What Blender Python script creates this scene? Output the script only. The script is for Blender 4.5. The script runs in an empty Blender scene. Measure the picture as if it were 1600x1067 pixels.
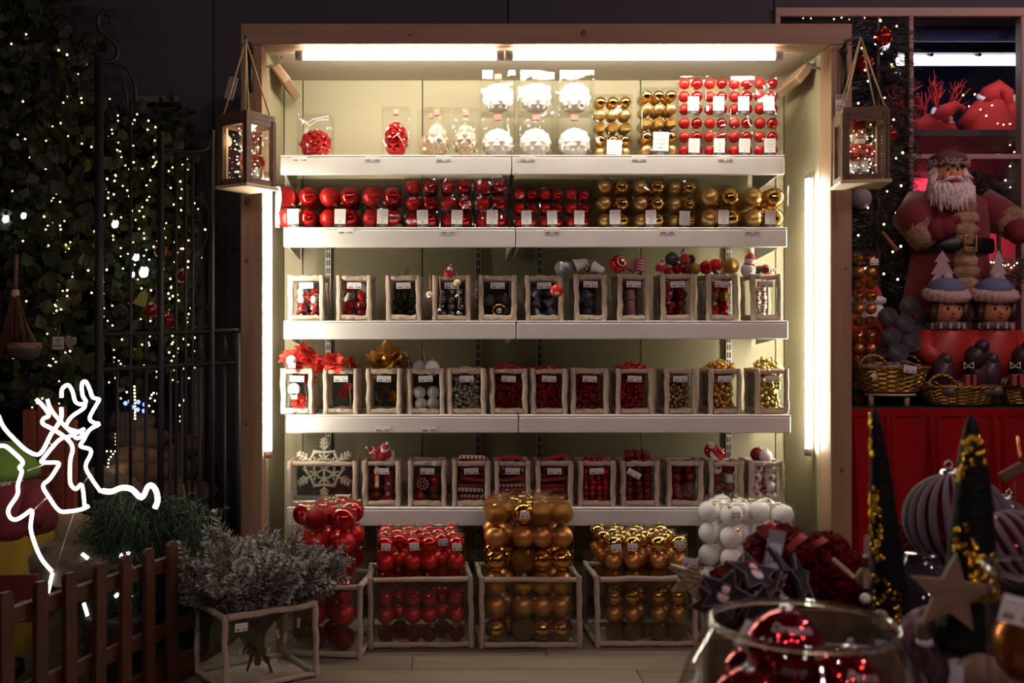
import bpy, math, random
from mathutils import Matrix, Vector, Euler

random.seed(7)
R = random.Random(11)
PI = math.pi
SC = bpy.context.scene
COL = SC.collection

# ------------------------------------------------------------------ camera
CX, CY, CZ, F = 690.0, 532.0, 1.10, 1600.0     # principal point (pixels), eye height (m), focal length (pixels)
cam_d = bpy.data.cameras.new('camera')
cam_d.sensor_width = 36.0
cam_d.lens = 36.0 * F / 1600.0
cam_d.shift_x = (800 - CX) / 1600.0
cam_d.shift_y = (CY - 533.5) / 1600.0
cam_d.clip_start = 0.05
cam_d.dof.use_dof = True
cam_d.dof.focus_distance = 3.95
cam_d.dof.aperture_fstop = 4.0
cam = bpy.data.objects.new('camera', cam_d)
cam.location = (0, 0, CZ)
cam.rotation_euler = (PI / 2, 0, 0)
COL.objects.link(cam)
SC.camera = cam

# ------------------------------------------------------------------ world, room light, exposure
world = bpy.data.worlds.new('night')
SC.world = world
world.use_nodes = True
bgn = world.node_tree.nodes['Background']
bgn.inputs[0].default_value = (0.55, 0.36, 0.42, 1)
bgn.inputs[1].default_value = 0.016
SC.view_settings.view_transform = 'Standard'
SC.view_settings.look = 'None'
SC.view_settings.gamma = 1.0
SC.view_settings.use_curve_mapping = False
SC.view_settings.exposure = 0.0
SC.cycles.transparent_max_bounces = 48
SC.cycles.max_bounces = 8
SC.cycles.diffuse_bounces = 3
SC.cycles.glossy_bounces = 4
SC.cycles.transmission_bounces = 6
SC.cycles.caustics_reflective = False
SC.cycles.caustics_refractive = False
SC.cycles.sample_clamp_indirect = 4.0

def area(name, loc, aim, size, power, col):
    d = bpy.data.lights.new(name, 'AREA')
    d.shape = 'RECTANGLE'
    d.size, d.size_y = size
    d.energy = power
    d.color = col
    o = bpy.data.objects.new(name, d)
    o.location = loc
    o.rotation_euler = (Vector(aim) - Vector(loc)).to_track_quat('-Z', 'Y').to_euler()
    COL.objects.link(o)
    return o
# unseen fill lamps: shop light from behind, others added to brighten the Santa table
def fill_lamp(x, y, z, power, col=(1.0, 0.72, 0.70)):
    d = bpy.data.lights.new('shop_fill_lamp', 'POINT')
    d.energy = power; d.color = col; d.shadow_soft_size = 0.045
    o = bpy.data.objects.new('shop_fill_lamp', d); o.location = (x, y, z); COL.objects.link(o)
for lx, ly, lp in ((-2.0, -1.6, 5), (-0.7, -2.4, 5), (0.6, -1.7, 5), (1.9, -2.2, 5), (-1.2, -0.2, 4), (0.9, -0.3, 5), (2.9, -0.8, 6)): fill_lamp(lx, ly, 3.1, lp * 4.8)
for lx, ly, lp in ((2.9, 2.5, 34), (3.5, 3.2, 22), (2.2, 1.0, 14)): fill_lamp(lx, ly, 3.05, lp, (1.0, 0.62, 0.62))

# ------------------------------------------------------------------ helpers
def W(px, d): return (px - CX) * d / F
def Z(py, d): return CZ + (CY - py) * d / F
def P(px, py, d): return Vector((W(px, d), d, Z(py, d)))

MATS = {}
def nodes_of(m):
    m.use_nodes = True
    nt = m.node_tree
    return nt, nt.nodes, nt.links
def mat(name, col, rough=0.5, metal=0.0, var=None, vscale=8.0, stretch=(1, 1, 1), bump=0.0, bscale=60.0,
        emit=None, estr=0.0, spec=0.5, coat=0.0, sheen=0.0, sampling=None, detail=3.0, ramp=(0.35, 0.65), trans=0.0, sss=0.0):
    """principled material; var = second colour mixed in by stretched noise, bump = fine relief"""
    if name in MATS: return MATS[name]
    m = bpy.data.materials.new(name)
    nt, N, L = nodes_of(m)
    b = N['Principled BSDF']
    b.inputs['Base Color'].default_value = (*col, 1)
    b.inputs['Roughness'].default_value = rough
    b.inputs['Metallic'].default_value = metal
    b.inputs['Specular IOR Level'].default_value = spec
    b.inputs['Coat Weight'].default_value = coat
    b.inputs['Sheen Weight'].default_value = sheen
    b.inputs['Transmission Weight'].default_value = trans
    if emit is not None:
        b.inputs['Emission Color'].default_value = (*emit, 1)
        b.inputs['Emission Strength'].default_value = estr
        if sampling: m.cycles.emission_sampling = sampling
    if var is not None or bump:
        tc = N.new('ShaderNodeTexCoord')
        oi = N.new('ShaderNodeObjectInfo')
        add = N.new('ShaderNodeVectorMath'); add.operation = 'MULTIPLY_ADD'
        mp = N.new('ShaderNodeMapping')
        mp.inputs['Scale'].default_value = stretch
        L.new(tc.outputs['Object'], mp.inputs['Vector'])
        comb = N.new('ShaderNodeCombineXYZ')
        for k in range(3): L.new(oi.outputs['Random'], comb.inputs[k])
        add.inputs[1].default_value = (37, 37, 37)
        L.new(comb.outputs[0], add.inputs[0]); L.new(mp.outputs[0], add.inputs[2])
        if var is not None:
            no = N.new('ShaderNodeTexNoise')
            no.inputs['Scale'].default_value = vscale
            no.inputs['Detail'].default_value = detail
            L.new(add.outputs[0], no.inputs['Vector'])
            cr = N.new('ShaderNodeValToRGB')
            cr.color_ramp.elements[0].position = ramp[0]
            cr.color_ramp.elements[1].position = ramp[1]
            cr.color_ramp.elements[0].color = (*col, 1)
            cr.color_ramp.elements[1].color = (*var, 1)
            L.new(no.outputs['Fac'], cr.inputs[0])
            L.new(cr.outputs[0], b.inputs['Base Color'])
        if bump:
            nb = N.new('ShaderNodeTexNoise')
            nb.inputs['Scale'].default_value = bscale
            nb.inputs['Detail'].default_value = 2
            L.new(add.outputs[0], nb.inputs['Vector'])
            bp = N.new('ShaderNodeBump')
            bp.inputs['Strength'].default_value = bump
            bp.inputs['Distance'].default_value = 0.01
            L.new(nb.outputs['Fac'], bp.inputs['Height'])
            L.new(bp.outputs[0], b.inputs['Normal'])
    MATS[name] = m
    return m

def clear_mat(name, base=0.05, edge=0.7, rough=0.03, tint=(1, 1, 1), bump=0.0, bscale=9.0):
    """thin clear sheet: see-through with a grazing-angle reflection"""
    if name in MATS: return MATS[name]
    m = bpy.data.materials.new(name)
    nt, N, L = nodes_of(m)
    N.remove(N['Principled BSDF'])
    out = N['Material Output']
    tr = N.new('ShaderNodeBsdfTransparent'); tr.inputs[0].default_value = (*tint, 1)
    gl = N.new('ShaderNodeBsdfGlossy'); gl.inputs['Roughness'].default_value = rough
    lw = N.new('ShaderNodeLayerWeight'); lw.inputs[0].default_value = 0.5
    pw = N.new('ShaderNodeMath'); pw.operation = 'POWER'; pw.inputs[1].default_value = 3.5
    ma = N.new('ShaderNodeMath'); ma.operation = 'MULTIPLY_ADD'; ma.inputs[1].default_value = edge; ma.inputs[2].default_value = base
    mx = N.new('ShaderNodeMixShader')
    L.new(lw.outputs['Facing'], pw.inputs[0]); L.new(pw.outputs[0], ma.inputs[0]); L.new(ma.outputs[0], mx.inputs[0])
    L.new(tr.outputs[0], mx.inputs[1]); L.new(gl.outputs[0], mx.inputs[2]); L.new(mx.outputs[0], out.inputs[0])
    if bump:
        tc = N.new('ShaderNodeTexCoord'); oi = N.new('ShaderNodeObjectInfo')
        va = N.new('ShaderNodeVectorMath'); va.operation = 'ADD'
        mu = N.new('ShaderNodeMath'); mu.operation = 'MULTIPLY'; mu.inputs[1].default_value = 50
        L.new(oi.outputs['Random'], mu.inputs[0])
        L.new(tc.outputs['Object'], va.inputs[0]); L.new(mu.outputs[0], va.inputs[1])
        nb = N.new('ShaderNodeTexNoise'); nb.inputs['Scale'].default_value = bscale; nb.inputs['Detail'].default_value = 0.5
        L.new(va.outputs[0], nb.inputs['Vector'])
        bp = N.new('ShaderNodeBump'); bp.inputs['Strength'].default_value = bump; bp.inputs['Distance'].default_value = 0.03
        L.new(nb.outputs['Fac'], bp.inputs['Height'])
        L.new(bp.outputs[0], gl.inputs['Normal'])
    MATS[name] = m
    return m

class MB:
    """collects geometry for ONE mesh"""
    def __init__(s): s.v = []; s.f = []; s.mi = []; s.sm = []; s.cur = 0
    def _add(s, vs, fs, smooth=False, mt=None):
        o = len(s.v); s.v.extend([tuple(p) for p in vs])
        mi = s.cur if mt is None else mt
        for f in fs: s.f.append([i + o for i in f]); s.mi.append(mi); s.sm.append(smooth)
    def box(s, c, size, rot=None, mt=None, taper=1.0):
        x, y, z = size[0] / 2, size[1] / 2, size[2] / 2
        vs = [Vector((a * x * (taper if e > 0 else 1), b_ * y * (taper if e > 0 else 1), e * z)) for a in (-1, 1) for b_ in (-1, 1) for e in (-1, 1)]
        if rot is not None:
            q = rot if isinstance(rot, Matrix) else Euler(rot).to_matrix()
            vs = [q @ p for p in vs]
        c = Vector(c)
        s._add([p + c for p in vs], [(0, 1, 3, 2), (4, 6, 7, 5), (0, 4, 5, 1), (2, 3, 7, 6), (0, 2, 6, 4), (1, 5, 7, 3)], False, mt)
        return s
    def cbox(s, c, size, ch=0.003, mt=None):
        """box with chamfered edges"""
        x, y, z = size[0] / 2, size[1] / 2, size[2] / 2
        ch = min(ch, x * .8, y * .8, z * .8)
        vs = []; idx = {}
        for a in (-1, 1):
            for b_ in (-1, 1):
                for e in (-1, 1):
                    for k in range(3):
                        p = [a * x, b_ * y, e * z]
                        for j in range(3):
                            if j != k: p[j] -= (a, b_, e)[j] * ch
                        idx[(a, b_, e, k)] = len(vs); vs.append(Vector(p) + Vector(c))
        fs = []
        for k in range(3):
            i, j = [q for q in range(3) if q != k]
            for sg in (-1, 1):
                q = []
                for u, w in ((-1, -1), (1, -1), (1, 1), (-1, 1)):
                    t = [0, 0, 0]; t[k] = sg; t[i] = u; t[j] = w
                    q.append(idx[(*t, k)])
                fs.append(q)
        for k in range(3):
            i, j = [q for q in range(3) if q != k]
            for u in (-1, 1):
                for w in (-1, 1):
                    t0 = [0, 0, 0]; t0[i] = u; t0[j] = w; t0[k] = -1
                    t1 = list(t0); t1[k] = 1
                    fs.append([idx[(*t0, i)], idx[(*t1, i)], idx[(*t1, j)], idx[(*t0, j)]])
        for a in (-1, 1):
            for b_ in (-1, 1):
                for e in (-1, 1): fs.append([idx[(a, b_, e, k)] for k in range(3)])
        s._add(vs, fs, False, mt)
        return s
    def tube(s, pts, r, n=8, closed=False, caps=True, mt=None, smooth=True):
        pts = [Vector(p) for p in pts]
        m = len(pts)
        rs = r if isinstance(r, (list, tuple)) else [r] * m
        vs = []; up = Vector((0.13, 0.31, 0.94)).normalized(); prev = None
        for i in range(m):
            if closed: t = pts[(i + 1) % m] - pts[i - 1]
            else: t = pts[min(i + 1, m - 1)] - pts[max(i - 1, 0)]
            if t.length < 1e-9: t = Vector((0, 0, 1))
            t.normalize()
            if prev is None:
                a = t.cross(up)
                if a.length < 1e-3: a = t.cross(Vector((1, 0, 0)))
            else: a = prev - t * prev.dot(t)
            if a.length < 1e-6: a = t.orthogonal()
            a.normalize(); prev = a
            b_ = t.cross(a)
            for k in range(n):
                w = 2 * PI * k / n
                vs.append(pts[i] + (a * math.cos(w) + b_ * math.sin(w)) * rs[i])
        fs = []
        for i in range(m if closed else m - 1):
            j = (i + 1) % m
            for k in range(n):
                l = (k + 1) % n
                fs.append((i * n + k, i * n + l, j * n + l, j * n + k))
        if caps and not closed:
            fs.append(tuple(range(n - 1, -1, -1))); fs.append(tuple((m - 1) * n + k for k in range(n)))
        s._add(vs, fs, smooth, mt)
        return s
    def lathe(s, prof, n=16, c=(0, 0, 0), mod=None, mt=None, smooth=True, mtx=None, close=True):
        """prof: (radius, z) list from bottom to top; mod(angle, i) scales the radius"""
        vs = []; c = Vector(c)
        for i, (r, z) in enumerate(prof):
            for k in range(n):
                a = 2 * PI * k / n
                q = r * (mod(a, i) if mod else 1)
                p = Vector((q * math.cos(a), q * math.sin(a), z))
                if mtx is not None: p = mtx @ p
                vs.append(p + c)
        fs = []
        for i in range(len(prof) - 1):
            for k in range(n):
                l = (k + 1) % n
                fs.append((i * n + k, i * n + l, (i + 1) * n + l, (i + 1) * n + k))
        if close:
            if prof[0][0] > 1e-6: fs.append(tuple(range(n - 1, -1, -1)))
            if prof[-1][0] > 1e-6: fs.append(tuple((len(prof) - 1) * n + k for k in range(n)))
        s._add(vs, fs, smooth, mt)
        return s
    def sphere(s, c, r, n=20, m=12, sc=(1, 1, 1), mt=None, mtx=None, mod=None):
        c = Vector(c); vs = [Vector((0, 0, -1))]; 
        for i in range(1, m):
            t = -PI / 2 + PI * i / m
            for k in range(n):
                a = 2 * PI * k / n
                vs.append(Vector((math.cos(t) * math.cos(a), math.cos(t) * math.sin(a), math.sin(t))))
        vs.append(Vector((0, 0, 1)))
        out = []
        for p in vs:
            g = mod(p) if mod else 1
            q = Vector((p.x * r * sc[0] * g, p.y * r * sc[1] * g, p.z * r * sc[2] * g))
            if mtx is not None: q = mtx @ q
            out.append(q + c)
        fs = []
        for k in range(n):
            l = (k + 1) % n
            fs.append((0, 1 + l, 1 + k))
            fs.append((len(vs) - 1, 1 + (m - 2) * n + k, 1 + (m - 2) * n + l))
        for i in range(m - 2):
            for k in range(n):
                l = (k + 1) % n
                fs.append((1 + i * n + k, 1 + i * n + l, 1 + (i + 1) * n + l, 1 + (i + 1) * n + k))
        s._add(out, fs, True, mt)
        return s
    def prism(s, poly, th, mtx=None, mt=None):
        """poly in x,z; thickness th along y, centred"""
        n = len(poly)
        vs = [Vector((x, -th / 2, z)) for x, z in poly] + [Vector((x, th / 2, z)) for x, z in poly]
        if mtx is not None: vs = [mtx @ p for p in vs]
        fs = [tuple(range(n)), tuple(range(2 * n - 1, n - 1, -1))] + [(i, i + n, (i + 1) % n + n, (i + 1) % n) for i in range(n)]
        s._add(vs, fs, False, mt)
        return s
    def quadf(s, a, b_, c, d, mt=None, smooth=False): s._add([a, b_, c, d], [(0, 1, 2, 3)], smooth, mt)
    def tri(s, a, b_, c, mt=None): s._add([a, b_, c], [(0, 1, 2)], False, mt)
    def grid(s, rows, mt=None, smooth=True, wrap=False):
        m = len(rows); n = len(rows[0]); fs = []
        for i in range(m - 1):
            for k in range(n if wrap else n - 1):
                l = (k + 1) % n
                fs.append((i * n + k, i * n + l, (i + 1) * n + l, (i + 1) * n + k))
        s._add([p for r in rows for p in r], fs, smooth, mt)
        return s
    def mesh(s, name, mats):
        me = bpy.data.meshes.new(name)
        me.from_pydata(s.v, [], s.f)
        for m in (mats if isinstance(mats, (list, tuple)) else [mats]): me.materials.append(m)
        me.polygons.foreach_set('material_index', s.mi)
        me.polygons.foreach_set('use_smooth', s.sm)
        me.update()
        return me

def M(loc=(0, 0, 0), rot=(0, 0, 0), sc=(1, 1, 1)):
    if isinstance(sc, (int, float)): sc = (sc, sc, sc)
    return Matrix.LocRotScale(Vector(loc), Euler(rot), Vector(sc))

def obj(name, me, parent=None, loc=(0, 0, 0), rot=(0, 0, 0), sc=(1, 1, 1)):
    o = bpy.data.objects.new(name, me)
    COL.objects.link(o)
    o.parent = parent
    o.location = loc; o.rotation_euler = rot
    o.scale = (sc, sc, sc) if isinstance(sc, (int, float)) else sc
    return o
def empty(name, loc=(0, 0, 0), rot=(0, 0, 0), sc=1.0, parent=None):
    o = obj(name, None, parent, loc, rot, sc)
    o.empty_display_size = 0.05
    return o
def tag(o, label, cat, group=None, kind=None):
    o['label'] = label; o['category'] = cat
    if group: o['group'] = group
    if kind: o['kind'] = kind
    return o
def struct(o, label=None):
    o['kind'] = 'structure'
    if label: o['label'] = label
    return o
def thing(name, label, cat, group=None, loc=(0, 0, 0), rot=(0, 0, 0), sc=1.0):
    return tag(empty(name, loc, rot, sc), label, cat, group)
def place(name, parts, label, cat, group=None, loc=(0, 0, 0), rot=(0, 0, 0), sc=1.0):
    """a thing from a template: parts = [(part name, mesh, loc, rot, scale, [sub-parts])]"""
    t = thing(name, label, cat, group, loc, rot, sc)
    for p in parts: put(p, t)
    return t
def put(p, parent):
    o = obj(p[0], p[1], parent, *(p[2:5] if len(p) > 2 else ()))
    if len(p) > 5:
        for q in p[5]: put(q, o)
    return o
ORD = ['first', 'second', 'third', 'fourth', 'fifth', 'sixth', 'seventh', 'eighth', 'ninth', 'tenth', 'eleventh', 'twelfth', 'thirteenth']

# ------------------------------------------------------------------ materials shared by many things
PINE = mat('pine_wood', (0.37, 0.235, 0.140), 0.6, var=(0.30, 0.18, 0.10), vscale=3.0, stretch=(7, 7, 0.6), bump=0.12, bscale=12)
KNOT = mat('pine_knot', (0.16, 0.08, 0.04), 0.7)
WHITE_METAL = mat('white_shelf_paint', (0.80, 0.78, 0.74), 0.38, var=(0.74, 0.71, 0.67), vscale=5)
PANEL = mat('cream_panel', (0.34, 0.30, 0.19), 0.6, var=(0.31, 0.27, 0.17), vscale=1.2)
SEAM = mat('panel_seam', (0.10, 0.09, 0.07), 0.8)
BLEACHED = mat('bleached_wood', (0.58, 0.47, 0.37), 0.85, var=(0.24, 0.165, 0.12), vscale=4.0, stretch=(3, 3, 1.4), bump=0.5, bscale=7, detail=6, ramp=(0.45, 0.80))
CLEAR = clear_mat('clear_plastic', 0.035, 0.6, 0.04, bump=0.28, bscale=11)
CLEAR_TUBE = clear_mat('clear_tube_plastic', 0.03, 0.5, 0.06)
GLASS = clear_mat('clear_glass', 0.04, 0.8, 0.01)
PANE = clear_mat('crate_pane', 0.02, 0.5, 0.05, tint=(0.93, 0.95, 0.94))
PAPER = mat('white_paper', (0.86, 0.84, 0.82), 0.7)
INK = mat('black_ink', (0.03, 0.03, 0.03), 0.6)
GREYINK = mat('grey_print', (0.36, 0.33, 0.32), 0.7)
PINKINK = mat('pink_print', (0.80, 0.48, 0.46), 0.7)
STEEL = mat('galvanised_steel', (0.62, 0.60, 0.56), 0.35, 0.8)
IRON = mat('black_iron', (0.012, 0.011, 0.012), 0.55, 0.3)
GOLD_CAP = mat('gold_cap', (0.85, 0.60, 0.22), 0.22, 1.0)
SILVER_CAP = mat('silver_cap', (0.75, 0.75, 0.78), 0.2, 1.0)
RED_SHINY = mat('red_shiny', (0.62, 0.012, 0.010), 0.06, 0.75, coat=0.6)
RED_MATTE = mat('red_matte', (0.62, 0.018, 0.014), 0.36, 0.45)
RED_GLIT = mat('red_glitter', (0.58, 0.012, 0.012), 0.3, 0.7, var=(0.25, 0.0, 0.0), vscale=160, bump=0.9, bscale=220)
GOLD_SHINY = mat('gold_shiny', (0.82, 0.52, 0.12), 0.07, 1.0)
GOLD_MATTE = mat('gold_matte', (0.78, 0.50, 0.17), 0.36, 0.85)
GOLD_GLIT = mat('gold_glitter', (0.72, 0.44, 0.12), 0.32, 0.85, var=(0.42, 0.22, 0.05), vscale=150, bump=0.9, bscale=220)
COPPER_SHINY = mat('amber_shiny', (0.74, 0.38, 0.06), 0.07, 1.0)
COPPER_MATTE = mat('amber_matte', (0.66, 0.30, 0.085), 0.38, 0.8)
COPPER_GLIT = mat('amber_glitter', (0.60, 0.27, 0.05), 0.35, 0.8, var=(0.34, 0.15, 0.03), vscale=150, bump=0.9, bscale=220)
PEARL = mat('pearl_white', (0.86, 0.80, 0.70), 0.28, 0.1, coat=0.5)
SNOW_WHITE = mat('snow_white', (0.86, 0.85, 0.83), 0.6)
DARKRED = mat('dark_red', (0.24, 0.008, 0.010), 0.16, 0.3, coat=0.5)
DARK_FELT = mat('dark_felt', (0.03, 0.03, 0.035), 0.9)
GREEN = mat('fir_green', (0.040, 0.095, 0.035), 0.7, var=(0.025, 0.06, 0.025), vscale=9)
RED_FELT = mat('red_felt', (0.50, 0.015, 0.015), 0.9, sheen=0.3)
SKIN = mat('painted_skin', (0.72, 0.34, 0.16), 0.5)
BLACK_PAINT = mat('black_paint', (0.01, 0.01, 0.01), 0.3)
TWINE = mat('twine', (0.45, 0.32, 0.15), 0.85)
DARKWOOD = mat('dark_lantern_wood', (0.16, 0.085, 0.045), 0.65, var=(0.09, 0.045, 0.025), vscale=5, stretch=(1, 1, 5), bump=0.2, bscale=20)
FAIRY = mat('fairy_bulb', (1, 0.8, 0.5), 0.4, emit=(1.0, 0.62, 0.24), estr=9.0, sampling='NONE')
FAIRY_WHITE = mat('fairy_bulb_white', (1, 0.95, 0.85), 0.4, emit=(1.0, 0.82, 0.55), estr=14.0, sampling='NONE')
TUBE_ON = mat('fluorescent_tube', (1, 1, 1), 0.4, emit=(1.0, 0.92, 0.74), estr=92.0)

# ================================================================== THE ROOM
WALL_Y = 4.62
DARKWALL = mat('dark_wall_panel', (0.050, 0.050, 0.064), 0.75, var=(0.043, 0.043, 0.055), vscale=1.5)
def slab(name, c, size, m, parent=None, ch=None):
    b = MB()
    if ch: b.cbox((0, 0, 0), size, ch)
    else: b.box((0, 0, 0), size)
    return obj(name, b.mesh(name, m), parent, c)
WX0, WX1 = 1.50, 3.40            # window opening in the back wall
WZ0, WZ1 = 0.55, 2.555
wall = struct(empty('wall_back', (0, WALL_Y, 0)))
def wall_piece(x0, x1, z0, z1):
    slab('wall_panel', ((x0 + x1) / 2, 0.05, (z0 + z1) / 2), (x1 - x0 - 0.006, 0.10, z1 - z0), DARKWALL, wall)
for x0, x1 in ((-4.2, -3.1), (-3.1, -2.0), (-2.0, -1.03), (-1.03, 0.3), (0.3, WX0)): wall_piece(x0, x1, 0, 3.3)
wall_piece(WX0, WX1, WZ1, 3.3); wall_piece(WX0, WX1, 0, WZ0); wall_piece(WX1, 4.4, 0, 3.3)
for x0, x1, z0, z1 in ((-4.2, WX0, 0, 3.3), (WX0, WX1, WZ1, 3.3), (WX1, 4.4, 0, 3.3)):
    slab('panel_backing', ((x0 + x1) / 2, 0.105, (z0 + z1) / 2), (x1 - x0, 0.008, z1 - z0), SEAM, wall)
wl = struct(slab('wall_left', (-4.2, 2.0, 1.65), (0.1, 5.2, 3.3), DARKWALL))
wr = struct(slab('wall_right', (4.4, 2.0, 1.65), (0.1, 5.2, 3.3), DARKWALL))
cl = struct(slab('ceiling', (0.1, 2.0, 3.35), (8.7, 5.3, 0.1), DARKWALL))

FLOORM = mat('grey_oak_laminate', (0.20, 0.165, 0.125), 0.42, var=(0.13, 0.105, 0.078), vscale=2.6, stretch=(0.8, 9, 1), bump=0.06, bscale=20, detail=5)
FLOOR2 = mat('grey_oak_laminate_pale', (0.25, 0.21, 0.16), 0.42, var=(0.17, 0.14, 0.105), vscale=2.6, stretch=(0.8, 9, 1), bump=0.06, bscale=20, detail=5)
floor = struct(slab('floor', (0.1, 1.9, -0.03), (8.6, 5.4, 0.05), SEAM))
PW, PL = 0.155, 1.22
pm = [MB().cbox((0, 0, 0), (PL - 0.003, PW - 0.003, 0.010), 0.0015).mesh('plank', m) for m in (FLOORM, FLOOR2)]
row = 0; y = 0.4
while y < 4.6:
    x = -3.4 + (row * 0.47) % PL - PL
    while x < 3.6:
        if x > -3.6: obj('plank', pm[R.random() < 0.4], floor, (x + PL / 2 - 0.1, y - 1.9, 0.025))
        x += PL
    y += PW; row += 1

# ================================================================== THE DISPLAY CASE (pine frame round a shelf wall)
XL, XR, XLO, XRO = W(410, 3.9), W(1298, 3.9), W(376, 3.9), W(1331.5, 3.9)
ZT, ZB = Z(36.5, 3.9), Z(70, 3.9)
FD = 3.90; BD = 4.43; PD = 4.01
case = thing('display_case', 'tall pine-framed display case with five lit white shelves', 'display case', loc=((XL + XR) / 2, FD, 0))
cx = (XL + XR) / 2
def case_part(name, x0, x1, y0, y1, z0, z1, m, ch=0.003):
    return slab(name, ((x0 + x1) / 2 - cx, (y0 + y1) / 2 - FD, (z0 + z1) / 2), (x1 - x0, y1 - y0, z1 - z0), m, case, ch)
pl_ = case_part('post', XLO, XL, FD, PD, 0.0, ZB, PINE)
pr_ = case_part('post', XR, XRO, FD, PD, 0.0, ZB, PINE)
bm_ = case_part('top_beam', XLO, XRO, FD, PD, ZB + 0.001, ZT, mat('pine_wood_beam', (0.35, 0.215, 0.14), 0.6, var=(0.28, 0.165, 0.10), vscale=3.0, stretch=(0.6, 7, 7), bump=0.12, bscale=12))
case_part('side_panel', XL - 0.03, XL, PD + 0.001, BD, 0.0, ZB, PANEL)
case_part('side_panel', XR, XR + 0.03, PD + 0.001, BD, 0.0, ZB, PANEL)
case_part('roof_panel', XL - 0.03, XR + 0.03, PD + 0.001, BD + 0.03, ZB, ZB + 0.03, mat('roof_panel_paint', (0.40, 0.34, 0.27), 0.6))
seams = [XL, W(473, BD) - 0.1 + 0.1, W(660, BD), W(1001, BD), W(1212, BD), XR]
for i in range(len(seams) - 1):
    case_part('back_panel', seams[i] + 0.0018, seams[i + 1] - 0.0018, BD, BD + 0.02, 0, ZB, PANEL, 0.002)
case_part('back_board', XL, XR, BD + 0.021, BD + 0.03, 0, ZB, SEAM)
# knots in the pine
def knot(px, py, r):
    b = MB(); b.sphere((0, 0, 0), 1, 10, 6, (1, 0.12, 1.2))
    obj('knot', b.mesh('knot', KNOT), case, (W(px, FD) - cx, -0.0005, Z(py, FD)), (0, 0, 0), r * FD / F)
for k in ((912, 52, 5), (386, 408, 3.2), (387, 315, 6), (384, 662, 3), (388, 230, 2.5), (1315, 735, 3), (1321, 420, 2.2), (640, 55, 2)): knot(*k)
# wooden corner blocks bracing the roof
for sgn, x in ((1, XL), (-1, XR)):
    b = MB()
    b.cbox((0, 0, 0), (0.035, 0.30, 0.085), 0.004)
    o = obj('corner_brace', b.mesh('corner_brace', PINE), case, (x + sgn * 0.045 - cx, 4.20 - FD, ZB - 0.065), (0, sgn * math.radians(-38), 0))
# power lead looping from roof to post
b = MB()
for pts in ([(XL + 0.004, 3.99, ZB - 0.06), (XL + 0.025, 4.03, ZB - 0.045), (XL + 0.045, 4.04, ZB - 0.03), (XL + 0.05, 4.045, ZB - 0.012), (XL + 0.052, 4.05, ZB - 0.002)],
            [(XR - 0.004, 4.0, ZB - 0.065), (XR - 0.022, 4.03, ZB - 0.05), (XR - 0.042, 4.04, ZB - 0.035), (XR - 0.05, 4.045, ZB - 0.015), (XR - 0.055, 4.05, ZB - 0.002)]):
    o = obj('power_lead', MB().tube([(p[0] - cx, p[1] - FD, p[2]) for p in pts], 0.0035, 6).mesh('power_lead', mat('grey_cable', (0.10, 0.09, 0.08), 0.6)), case)
# slotted uprights carrying the shelf brackets
def upright_mesh():
    b = MB()
    b.box((-0.0095, 0, 0.86), (0.003, 0.018, 1.72)); b.box((0.0095, 0, 0.86), (0.003, 0.018, 1.72)); b.box((0, -0.009, 0.86), (0.003, 0.0025, 1.72))
    z = 0.01
    b.cur = 0
    k = 0
    while z < 1.71:
        for x in (-0.0058, 0.0058): b.box((x, -0.009, z + 0.004), (0.0066, 0.0025, 0.008))
        k += 1; z += 0.033
    b.box((0, 0.002, 0.86), (0.016, 0.004, 1.72), mt=1)
    return b.mesh('upright', [STEEL, INK])
um = upright_mesh()
for px in (513, 747, 843, 1138): obj('upright', um, case, (W(px, BD - 0.02) - cx, BD - 0.02 - FD, 0.05))

# ------------------------------------------------------------------ shelves: two boards on each of five levels
SD = 4.02
SY0 = SD; SY1 = BD - 0.035
SHELF = [  # top pixel, bottom pixel, three x pixels
    (242, 273, 438, 799.5, 1226), (355, 386.5, 443, 805.5, 1230), (501, 530, 443, 806.5, 1232), (648, 676.5, 447, 810, 1236), (793, 822, 448, 811, 1238)]
SZ = [Z(s[0], SD) for s in SHELF]
LEVEL = ['top', 'second', 'third', 'fourth', 'lowest']
def sticker_mesh(w, h, full=True):
    b = MB()
    b.box((0, 0, 0), (w, 0.0008, h), mt=0)
    if full:
        for k in range(9): b.box((-w * .42 + k * w * .095 + w * .03, -0.0006, h * .24), (w * .05, 0.0006, h * .10), mt=2)
        for k in range(7): b.box((-w * .42 + k * w * .1 + w * .03, -0.0006, h * .02), (w * .06, 0.0006, h * .08), mt=2)
    for k in range(4): b.box((-w * .38 + k * w * .085, -0.0006, -h * .26), (w * .055, 0.0006, h * .26), mt=1)
    b.box((0.0, -0.0006, -h * .26), (w * .06, 0.0006, h * .06), mt=1)
    for k in range(3): b.box((w * .16 + k * w * .1 + (w * .03 if k else 0), -0.0006, -h * .26), (w * .065, 0.0006, h * .26), mt=1)
    return b.mesh('price_sticker', [PAPER, INK, GREYINK])
SHELF_STICKER = sticker_mesh(0.062, 0.020, False)
CRATE_STICKER = sticker_mesh(0.056, 0.024, True)
SHELF_PRICE = [(468, 582, 693, 824, 998, 1133), (540, 700, 862, 1042, 1175), (), (598, 670), ()]
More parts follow.
